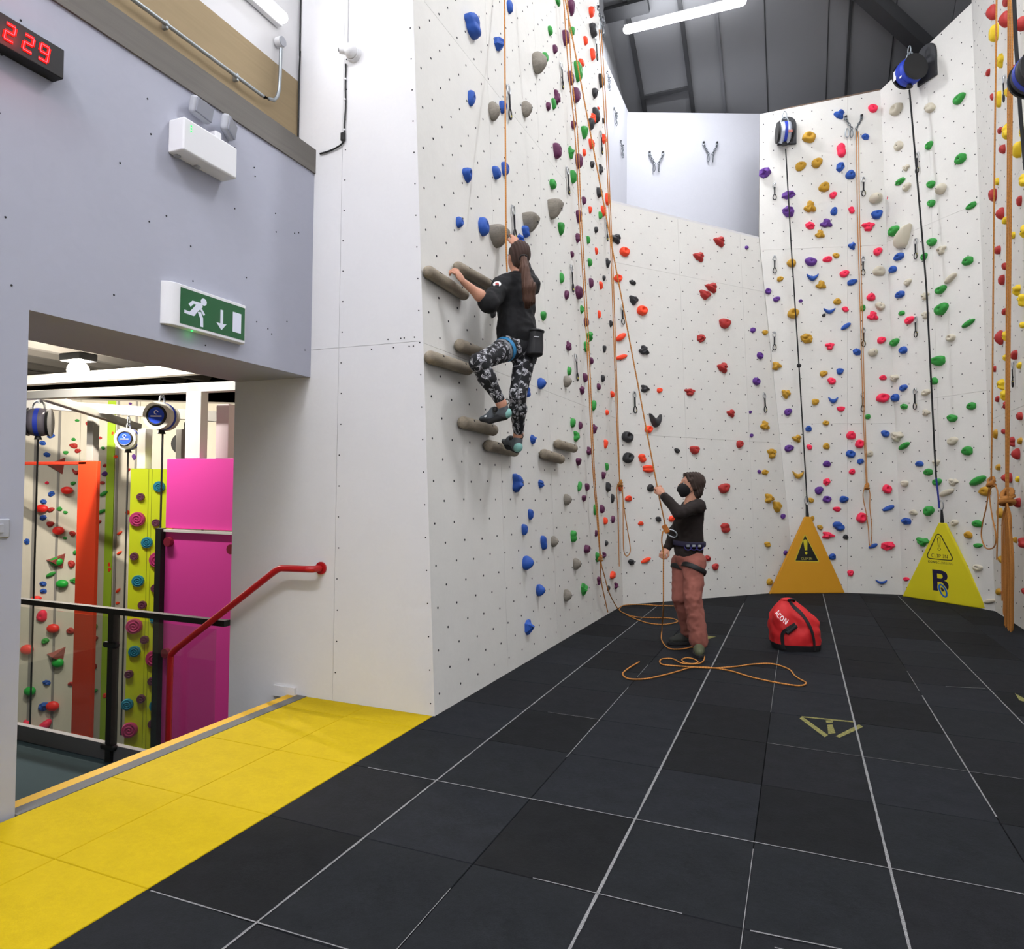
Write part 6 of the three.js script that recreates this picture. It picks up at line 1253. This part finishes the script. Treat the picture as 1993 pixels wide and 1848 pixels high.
// ---------------------------------------------------------------- the climber
{
  const J = CLIMBER, person = thing('person', 'climber in a black top and patterned leggings, seen from behind on the left wall', 'person');
  const fw = unit([-0.78, 0.1, -0.62]), up = unit(sub(J.head, J.neck)), rt = unit(cross(fw, up));
  const headPrims = [{ e: 1, c: add(add(J.head, up, 0.012), fw, 0.0), r: [0.072, 0.098, 0.092], ax: [rt, up, unit(cross(rt, up))] }, { e: 1, c: add(add(J.head, up, -0.04), fw, 0.04), r: [0.056, 0.075, 0.06], ax: [rt, up, unit(cross(rt, up))] }, cap(add(add(J.head, fw, 0.095), up, -0.02), add(add(J.head, fw, 0.108), up, -0.035), 0.009, 0.012), cap(add(J.neck, up, -0.05), add(J.head, up, -0.05), 0.052, 0.05)];
  for (const s of [-1, 1]) headPrims.push({ e: 1, c: add(add(J.head, rt, 0.073 * s), up, -0.015), r: [0.01, 0.032, 0.02], ax: [rt, up, unit(cross(rt, up))], k: 0.01 });
  const bodyPrims = [cap(J.neck, J.chest, 0.05, 0.1), cap(J.chest, J.pelvis, 0.1, 0.1), cap(J.lsh, J.lel, 0.042, 0.036), cap(J.lel, mix(J.lel, J.lwr, 0.35), 0.037, 0.04), cap(mix(J.lel, J.lwr, 0.35), J.lwr, 0.04, 0.024), cap(J.rsh, J.rel, 0.042, 0.034), cap(J.rel, J.rwr, 0.036, 0.024), cap(J.lhip, J.lkn, 0.075, 0.05), cap(J.lkn, J.lan, 0.05, 0.034), cap(J.rhip, J.rkn, 0.075, 0.05), cap(J.rkn, J.ran, 0.05, 0.034), cap(J.lan, J.lheel, 0.034, 0.032), cap(J.lheel, mix(J.lheel, J.ltoe, 0.7), 0.026, 0.014), cap(J.ran, J.rheel, 0.034, 0.028), cap(J.rheel, mix(J.rheel, J.rtoe, 0.7), 0.026, 0.014), ...headPrims];
  const lh = hand(J.lwr, [-0.30, 0.55, 0.42], [0.55, 0.55, 0.45], 1, 0.85), rh = hand(J.rwr, [-0.1, 0.8, -0.35], [0.75, 0.2, 0.6], -1, 0.55);
  mesh('body', mergeGeometries([sdfMesh(bodyPrims, 0.0095, 0.03), lh, rh]), skin, person);
  // black sweatshirt, sleeves pushed up to the elbow
  const cuff = mix(J.lel, J.lwr, 0.12), top = [cap(J.lsh, add(J.neck, [0, -0.02, 0]), 0.075, 0.07), cap(J.rsh, add(J.neck, [0, -0.02, 0]), 0.075, 0.07), cap(mix(J.lsh, J.rsh, 0.22), mix(J.lsh, J.rsh, 0.78), 0.1, 0.1), cap(mix(J.chest, J.lsh, 0.35), mix(J.waist, J.lhip, 0.35), 0.112, 0.118), cap(mix(J.chest, J.rsh, 0.35), mix(J.waist, J.rhip, 0.35), 0.112, 0.122), cap(mix(J.waist, J.pelvis, 0.05), mix(J.waist, J.pelvis, 0.35), 0.148, 0.152), cap(J.lsh, J.lel, 0.074, 0.068), cap(J.lel, cuff, 0.068, 0.06), cap(J.rsh, J.rel, 0.072, 0.06), cap(mix(J.waist, J.pelvis, 0.3), mix(J.waist, J.pelvis, 0.8), 0.142, 0.13)];
  const wr = (a, f) => (x, y, z) => a * noise.noise(x * f, y * f * 1.5, z * f) + a * 0.6 * noise.noise(x * f * 2.1 + 4, y * f * 2.4, z * f * 2.1);
  mesh('sweatshirt', sdfMesh(top, 0.009, 0.035, wr(0.009, 11)), mat(0x0d0d10, 0.9), person);
  const leg = [cap(J.lhip, J.lkn, 0.092, 0.062), cap(J.lkn, mix(J.lkn, J.lan, 0.35), 0.06, 0.062), cap(mix(J.lkn, J.lan, 0.35), mix(J.lkn, J.lan, 0.9), 0.062, 0.04), cap(J.rhip, J.rkn, 0.094, 0.064), cap(J.rkn, mix(J.rkn, J.ran, 0.35), 0.06, 0.063), cap(mix(J.rkn, J.ran, 0.35), mix(J.rkn, J.ran, 0.88), 0.063, 0.042), cap(J.lhip, J.rhip, 0.1, 0.1), cap(J.pelvis, add(J.pelvis, fw, -0.03), 0.11, 0.11)];
  const strokes = canvasTexture(512, 512, (q, w, h) => { q.fillStyle = '#17171b'; q.fillRect(0, 0, w, h); let s2 = 99; const rr = () => { s2 = (s2 * 16807) % 2147483647; return s2 / 2147483647; }; for (let i = 0; i < 170; i++) { const x = rr() * w, y = rr() * h, base = rr() * 6.3; for (let k = 0; k < 6; k++) { const a = base + (k - 2.5) * 0.28, l = 14 + rr() * 22; q.strokeStyle = ['#b9b9bd', '#8d8d93', '#d8d8da', '#6b6b72'][(i + k) % 4]; q.lineWidth = 3 + rr() * 3; q.lineCap = 'round'; for (const [ox, oy] of [[0, 0], [w, 0], [-w, 0], [0, h], [0, -h]]) { q.beginPath(); q.moveTo(x + ox + Math.cos(a) * 6, y + oy + Math.sin(a) * 6); q.quadraticCurveTo(x + ox + Math.cos(a + 0.2) * l * 0.6, y + oy + Math.sin(a + 0.2) * l * 0.6, x + ox + Math.cos(a) * l, y + oy + Math.sin(a) * l); q.stroke(); } } } });
  strokes.wrapS = strokes.wrapT = THREE.RepeatWrapping;
  mesh('leggings', boneUV(sdfMesh(leg, 0.008, 0.03, wr(0.003, 20)), [[J.lhip, J.lkn], [J.lkn, J.lan], [J.rhip, J.rkn], [J.rkn, J.ran]], 0.125, 1.9), new THREE.MeshStandardMaterial({ map: strokes, roughness: 0.85 }), person);
  // hair and ponytail
  const hm = mat(0x38231a, 0.75), hp = [{ e: 1, c: add(add(J.head, up, 0.02), fw, -0.018), r: [0.085, 0.102, 0.094], ax: [rt, up, unit(cross(rt, up))] }, { e: 1, c: add(add(J.head, up, -0.04), fw, -0.04), r: [0.062, 0.07, 0.058], ax: [rt, up, unit(cross(rt, up))] }, { e: 1, c: add(add(J.head, up, -0.05), fw, 0.085), r: [0.075, 0.09, 0.07], ax: [rt, up, unit(cross(rt, up))], sub: 1 }];
  mesh('hair', sdfMesh(hp, 0.006, 0.02, (x, y, z) => 0.0025 * Math.sin((x * 0.8 - z * 0.6) * 260 + y * 60)), hm, person);
  const pt = [cap(J.pony0, J.pony1, 0.03, 0.032), cap(J.pony1, J.pony2, 0.032, 0.05), cap(J.pony2, J.pony3, 0.05, 0.045), cap(J.pony3, J.pony4, 0.045, 0.022)];
  mesh('ponytail', sdfMesh(pt, 0.0055, 0.02, (x, y, z) => 0.0035 * Math.sin((x * 0.92 - z * 0.38) * 320 + 4 * noise.noise(x * 9, y * 7, z * 9)) + 0.006 * noise.noise(x * 24, y * 9, z * 24)), mat(0x4a2e1f, 0.7), person);
  const tie = mesh('hair_tie', new THREE.TorusGeometry(0.028, 0.008, 8, 18), M.black, person); tie.position.set(...J.pony0); tie.lookAt(...J.pony1);
  // climbing shoes
  for (const s of ['l', 'r']) {
    const sh = new THREE.Group(); sh.name = 'climbing_shoe'; person.add(sh); const an = J[s + 'an'], he = J[s + 'heel'], to = J[s + 'toe'], ball = mix(he, to, 0.62), arch = add(mix(he, to, 0.45), [0, 0.028, 0]);
    mesh('upper', sdfMesh([cap(he, arch, 0.037, 0.036), cap(arch, ball, 0.036, 0.033), cap(ball, to, 0.034, 0.016), cap(he, mix(he, an, 0.6), 0.037, 0.039)], 0.0055, 0.02), mat(0x50555a, 0.6), sh);
    for (const f of [0.5, 0.72]) mesh('white_stripe', sdfMesh([cap(add(mix(he, to, f), [0.03, 0.03 - 0.02 * f, 0.012]), add(mix(he, to, f + 0.12), [0.012, 0.004, 0.03]), 0.009, 0.007)], 0.004, 0.006), M.whitePlastic, sh);
    const dn = [0, -0.022, 0]; mesh('sole', sdfMesh([cap(add(he, dn), add(ball, dn), 0.028, 0.03), cap(add(ball, dn), add(to, dn, 0.3), 0.031, 0.017)], 0.005, 0.015), M.rubberBlack, sh);
    mesh('heel_cup', sdfMesh([{ e: 1, c: add(he, sub(he, to), 0.06), r: [0.04, 0.042, 0.04] }], 0.006, 0.01), mat(0x7fb3ab, 0.6), sh);
    mesh('strap', sdfMesh([cap(add(arch, [0.02, 0.012, 0.03]), add(arch, [-0.02, 0.02, -0.03]), 0.022, 0.022)], 0.005, 0.01), M.black, sh);
    const dial = mesh('dial', new THREE.CylinderGeometry(0.017, 0.019, 0.012, 16), M.black, sh); dial.position.set(...add(arch, [0.018, 0.0, 0.036])); dial.rotation.set(Math.PI / 2, 0, -0.4);
    mesh('pull_loop', new THREE.TorusGeometry(0.018, 0.0035, 6, 14).translate(0, 0.012, 0), M.black, sh).position.set(...add(mix(he, an, 0.9), unit(sub(he, to)), 0.04));
  }
  // harness, chalk bag
  const hs = new THREE.Group(); hs.name = 'harness'; person.add(hs);
  const ring = (c, axis, r, w, m, n2) => { const g = new THREE.TorusGeometry(r, w * 0.22, 10, 36); g.scale(1, 1, 5); g.applyQuaternion(new THREE.Quaternion().setFromUnitVectors(new THREE.Vector3(0, 0, 1), V(unit(axis)))); g.translate(...c); return mesh(n2, g, m, hs); };
  ring(mix(J.lhip, J.lkn, 0.17), sub(J.lkn, J.lhip), 0.091, 0.02, mat(0x2f7fb0, 0.6), 'leg_loop'); ring(mix(J.lhip, J.lkn, 0.27), sub(J.lkn, J.lhip), 0.0865, 0.014, mat(0x77797c, 0.7), 'leg_loop_padding'); ring(mix(J.rhip, J.rkn, 0.15), sub(J.rkn, J.rhip), 0.092, 0.02, M.black, 'leg_loop');
  const cbag = thing('chalk_bag', 'black chalk bag hanging at the climber\'s lower back', 'chalk bag', null, J.bag); cbag.rotation.y = 0.35; cbag.rotation.z = -0.06;
  const cg = new THREE.CylinderGeometry(0.056, 0.064, 0.17, 24, 6); { const p = cg.attributes.position; for (let i = 0; i < p.count; i++) { const n = 1 + 0.12 * noise.noise(p.getX(i) * 18, p.getY(i) * 14, p.getZ(i) * 18); p.setX(i, p.getX(i) * n); p.setZ(i, p.getZ(i) * n); } cg.computeVertexNormals(); }
  mesh('pouch', cg, mat(0x19191c, 0.7), cbag); mesh('rim', new THREE.TorusGeometry(0.055, 0.01, 8, 24).rotateX(Math.PI / 2).translate(0, 0.085, 0), M.black, cbag); mesh('base_curve', new THREE.SphereGeometry(0.064, 20, 10).scale(1, 0.45, 1).translate(0, -0.085, 0), mat(0x151518, 0.7), cbag); mesh('white_badge', rbox(0.04, 0.006, 0.004, 0.001), M.whitePlastic, cbag).position.set(0.008, 0.03, 0.062);
  const bd = mesh('sleeve_badge', new THREE.CylinderGeometry(0.03, 0.03, 0.006, 20), M.whitePlastic, person); { const out = unit(sub([0, 1.8, 0], J.lsh)), mid = add(mix(J.lsh, J.lel, 0.3), [0, 0, 0]); const dirn = unit([0.25, 0.55, 0.75]); bd.position.set(...add(mid, dirn, 0.073)); bd.quaternion.setFromUnitVectors(new THREE.Vector3(0, 1, 0), V(dirn)); const bc = mesh('badge_mark', new THREE.CylinderGeometry(0.014, 0.014, 0.007, 12), mat(0xa33a3a, 0.7), person); bc.position.set(...add(mid, dirn, 0.074)); bc.quaternion.copy(bd.quaternion); }
}
// ---------------------------------------------------------------- the belayer
{
  const J = BELAYER, person = thing('person', 'belayer in a dark top, rust trousers and black face mask holding the rope', 'person');
  J.ltoe = [J.ltoe[0], 0.035, J.ltoe[2] + 0.02]; J.lheel = [J.ltoe[0] - 0.03, 0.04, J.ltoe[2] - 0.22]; J.lan = [J.lheel[0] + 0.005, 0.11, J.lheel[2] + 0.03];
  J.rtoe = [J.rtoe[0], 0.035, J.rtoe[2] + 0.0]; J.rheel = [J.rtoe[0] + 0.17, 0.04, J.rtoe[2] - 0.14]; J.ran = [J.rheel[0] - 0.02, 0.11, J.rheel[2] + 0.02];
  const fw = unit([-0.86, 0.16, 0.40]), up0 = [0.03, 1, 0], rt = unit(cross(fw, up0)), up = unit(cross(rt, fw)), bk = unit(cross(rt, up)), ax = [rt, up, bk];
  const H = (r, u, f) => add(add(add(J.head, rt, r), up, u), fw, f);
  const head = [{ e: 1, c: H(0, 0.02, -0.012), r: [0.074, 0.098, 0.096], ax }, { e: 1, c: H(0, -0.04, 0.035), r: [0.06, 0.078, 0.062], ax }, cap(H(0, -0.1, 0.06), H(0, -0.105, 0.07), 0.024), cap(H(0, 0.0, 0.092), H(0, -0.03, 0.112), 0.009, 0.013), cap(H(-0.03, 0.025, 0.075), H(0.03, 0.025, 0.075), 0.016), cap(add(J.neck, [0.01, -0.05, 0.0]), H(0, -0.05, -0.02), 0.055, 0.052)];
  for (const s of [-1, 1]) head.push({ e: 1, c: H(0.077 * s, -0.01, -0.01), r: [0.011, 0.032, 0.02], ax, k: 0.008 });
  const headG = sdfMesh(head, 0.005, 0.022);
  const bodyP = [cap(J.neck, J.chest, 0.05, 0.09), cap(J.chest, J.pelvis, 0.1, 0.1), cap(J.lsh, J.lel, 0.042, 0.036), cap(J.lel, J.lwr, 0.038, 0.025), cap(J.rsh, J.rel, 0.042, 0.036), cap(J.rel, J.rwr, 0.038, 0.025), cap(J.lhip, J.lkn, 0.075, 0.05), cap(J.lkn, J.lan, 0.05, 0.035), cap(J.rhip, J.rkn, 0.075, 0.05), cap(J.rkn, J.ran, 0.05, 0.035)];
  mesh('body', mergeGeometries([sdfMesh(bodyP, 0.011, 0.03), headG, hand(J.lwr, sub(J.lhand, J.lwr), [0.35, 0.2, 0.9], -1, 1.15), hand(J.rwr, sub(J.rhand, J.rwr), [-0.2, 0.6, 0.75], -1, 1.2)]), skin, person);
  const wr = (a, f) => (x, y, z) => a * noise.noise(x * f, y * f, z * f) + a * 0.6 * noise.noise(x * f * 2.3 + 4, y * f * 2.3, z * f * 2.3);
  const dark = mat(0x1f1613, 0.92);
  const cl = (a, b) => mix(J[a], J[b], 0.98);
  mesh('sweater', sdfMesh([cap(J.lsh, add(J.neck, [0.02, -0.06, -0.01]), 0.07, 0.058), cap(J.rsh, add(J.neck, [0.02, -0.06, -0.01]), 0.07, 0.058), cap(mix(J.chest, J.lsh, 0.4), mix(J.waist, J.lhip, 0.4), 0.105, 0.098), cap(mix(J.chest, J.rsh, 0.4), mix(J.waist, J.rhip, 0.4), 0.105, 0.1), cap(add(J.chest, fw, 0.045), add(J.waist, fw, 0.02), 0.1, 0.1), cap(J.waist, mix(J.waist, J.pelvis, 0.6), 0.128, 0.135), cap(J.lsh, J.lel, 0.064, 0.054), cap(J.lel, mix(J.lel, J.lwr, 0.9), 0.054, 0.042), cap(J.rsh, J.rel, 0.064, 0.054), cap(J.rel, mix(J.rel, J.rwr, 0.9), 0.054, 0.04)], 0.0095, 0.03, wr(0.006, 12)), dark, person);
  const lhem = add(mix(J.lkn, J.lan, 0.97), [0, 0, 0]), rhem = mix(J.rkn, J.ran, 0.97);
  mesh('trousers', sdfMesh([cap(J.lhip, J.rhip, 0.105, 0.105), cap(mix(J.pelvis, J.waist, 0.1), J.pelvis, 0.115, 0.12), cap(J.lhip, J.lkn, 0.108, 0.082), cap(J.lkn, lhem, 0.078, 0.086), cap(J.rhip, J.rkn, 0.1, 0.076), cap(J.rkn, rhem, 0.072, 0.078)], 0.0095, 0.02, wr(0.011, 13)), mat(0x92574b, 0.9), person);
  // hair, mask, eyes
  mesh('hair', sdfMesh([{ e: 1, c: H(0, 0.03, -0.035), r: [0.088, 0.102, 0.1], ax }, { e: 1, c: H(0, -0.05, -0.065), r: [0.078, 0.085, 0.06], ax }, { e: 1, c: H(0, 0.085, 0.02), r: [0.066, 0.034, 0.066], ax }, cap(H(0.035, 0.085, 0.07), H(0.072, 0.03, 0.045), 0.016, 0.014), cap(H(-0.035, 0.085, 0.07), H(-0.072, 0.03, 0.045), 0.016, 0.014), cap(H(0.074, 0.04, 0.02), H(0.08, -0.03, -0.02), 0.02, 0.016), cap(H(-0.074, 0.04, 0.02), H(-0.08, -0.03, -0.02), 0.02, 0.016), { e: 1, c: H(0, -0.045, 0.085), r: [0.078, 0.105, 0.075], ax, sub: 1 }], 0.0055, 0.018, (x, y, z) => 0.003 * Math.sin((x * 0.9 - z * 0.4) * 230 + y * 90)), mat(0x33241c, 0.8), person);
  const maskG = new THREE.Group(); maskG.name = 'face_mask'; person.add(maskG);
  mesh('cloth', sdfMesh([{ e: 1, c: H(0, -0.052, 0.048), r: [0.067, 0.074, 0.07], ax }, cap(H(0, -0.03, 0.1), H(0, -0.07, 0.108), 0.02, 0.022), cap(H(0, -0.1, 0.07), H(0, -0.11, 0.065), 0.026), { e: 1, c: H(0, 0.088, 0.06), r: [0.13, 0.088, 0.13], ax, sub: 1 }, { e: 1, c: H(0, -0.06, -0.06), r: [0.12, 0.14, 0.07], ax, sub: 1 }], 0.0045, 0.015), mat(0x0e0e11, 0.85), maskG);
  for (const s of [-1, 1]) { mesh('ear_loop', tube([H(0.058 * s, -0.03, 0.03), H(0.07 * s, -0.02, 0.012), H(0.083 * s, -0.005, -0.015)], 0.0025, 16, 5), M.black, maskG); mesh('ear_loop', tube([H(0.055 * s, -0.085, 0.02), H(0.068 * s, -0.065, 0.0), H(0.083 * s, -0.04, -0.02)], 0.0025, 16, 5), M.black, maskG); const e = mesh('eye', new THREE.SphereGeometry(0.0115, 12, 8), mat(0xe8e2dc, 0.3), person); e.position.set(...H(0.03 * s, 0.003, 0.077)); const ir = mesh('iris', new THREE.SphereGeometry(0.0065, 10, 8), mat(0x2a1c14, 0.3), person); ir.position.set(...H(0.031 * s, 0.005, 0.084)); mesh('eyebrow', bar(H(0.016 * s, 0.027, 0.09), H(0.046 * s, 0.026, 0.078), 0.004, 6), mat(0x33241c, 0.7), person); }
  // boots
  for (const s of ['l', 'r']) { const b = new THREE.Group(); b.name = 'boot'; person.add(b); const he = J[s + 'heel'], to = J[s + 'toe'], an = J[s + 'an'], d = unit(sub(to, he)); const bm = mat(s === 'l' ? 0x50543c : 0x2a2c28, 0.8);
    mesh('upper', sdfMesh([cap(add(he, [0, 0.012, 0]), add(an, [0, 0.02, 0]), 0.045, 0.047), cap(add(he, [0, 0.015, 0]), add(mix(he, to, 0.6), [0, 0.02, 0]), 0.042, 0.046), cap(add(mix(he, to, 0.6), [0, 0.02, 0]), add(to, [0, 0.01, 0]), 0.046, 0.035)], 0.007, 0.025), bm, b);
    const so = new THREE.Shape(); so.absellipse(0, 0, 0.155, 0.05, 0, Math.PI * 2); const sg = new THREE.ExtrudeGeometry(so, { depth: 0.022, bevelEnabled: true, bevelSize: 0.004, bevelThickness: 0.003, bevelSegments: 1, curveSegments: 20 }); sg.rotateX(-Math.PI / 2); const so2 = mesh('sole', sg, M.rubberBlack, b); const c = mix(he, to, 0.5); so2.position.set(c[0], 0.006, c[2]); so2.rotation.y = Math.atan2(-d[2], d[0]);
    for (let i = 0; i < 4; i++) { const q = add(mix(he, to, 0.4 + 0.1 * i), [0, 0.066 - 0.006 * i, 0]), sd = unit(cross(d, [0, 1, 0])); mesh('lace', bar(add(q, sd, -0.022), add(q, sd, 0.022), 0.003, 5), mat(0x8a8c70, 0.8), b); } }
  // harness with gear
  const hs = new THREE.Group(); hs.name = 'harness'; person.add(hs);
  const ring = (c, axis, r, w, m, nm, sc = [1, 1]) => { const g = new THREE.TorusGeometry(r, w * 0.28, 10, 40); g.scale(sc[0], sc[1], 4); g.applyQuaternion(new THREE.Quaternion().setFromUnitVectors(new THREE.Vector3(0, 0, 1), V(unit(axis)))); g.translate(...c); return mesh(nm, g, m, hs); };
  const navy = mat(0x1c1838, 0.7); ring(mix(J.waist, J.pelvis, 0.22), sub(J.pelvis, J.waist), 0.142, 0.022, navy, 'waist_belt', [1.06, 1.06]); ring(mix(J.lhip, J.lkn, 0.18), add(sub(J.lkn, J.lhip), [-0.12, 0, 0]), 0.116, 0.022, M.black, 'leg_loop'); ring(mix(J.rhip, J.rkn, 0.18), add(sub(J.rkn, J.rhip), [-0.1, 0, 0]), 0.107, 0.022, M.black, 'leg_loop');
  const side = unit([0.38, 0, 0.92]); const g0 = add(mix(J.waist, J.pelvis, 0.3), side, 0.155); for (let i = 0; i < 3; i++) { const q = add(g0, [0.92, 0, -0.38], -0.05 + 0.055 * i); mesh('gear_loop', new THREE.TorusGeometry(0.035, 0.005, 8, 20, Math.PI).rotateZ(Math.PI).rotateY(0.4), mat(0x2a2470, 0.6), hs).position.set(q[0], q[1] - 0.005, q[2]); mesh('buckle', rbox(0.03, 0.022, 0.006, 0.003).rotateY(0.4), M.galv, hs).position.set(q[0], q[1], q[2] + 0.004); }
  const dv = ROPES.belay_up[ROPES.belay_up.length - 1]; const bd = thing('belay_device', 'orange belay device and carabiner at the belayer\'s waist', 'belay device', null, dv); mesh('housing', rbox(0.05, 0.085, 0.04, 0.012), mat(0xb0661c, 0.4), bd).rotation.z = 0.5; mesh('carabiner', ovalRing(0.06, 0.11, 0.007).rotateZ(1.1), M.galv, bd).position.set(0.05, -0.04, -0.02); mesh('tether', bar([0.07, -0.06, -0.03], sub(add(J.waist, fw, 0.1), dv), 0.01, 8), M.black, bd);
}

for (const o of scene.children) if (!o.isLight) shade(o);
renderer.render(scene, camera);
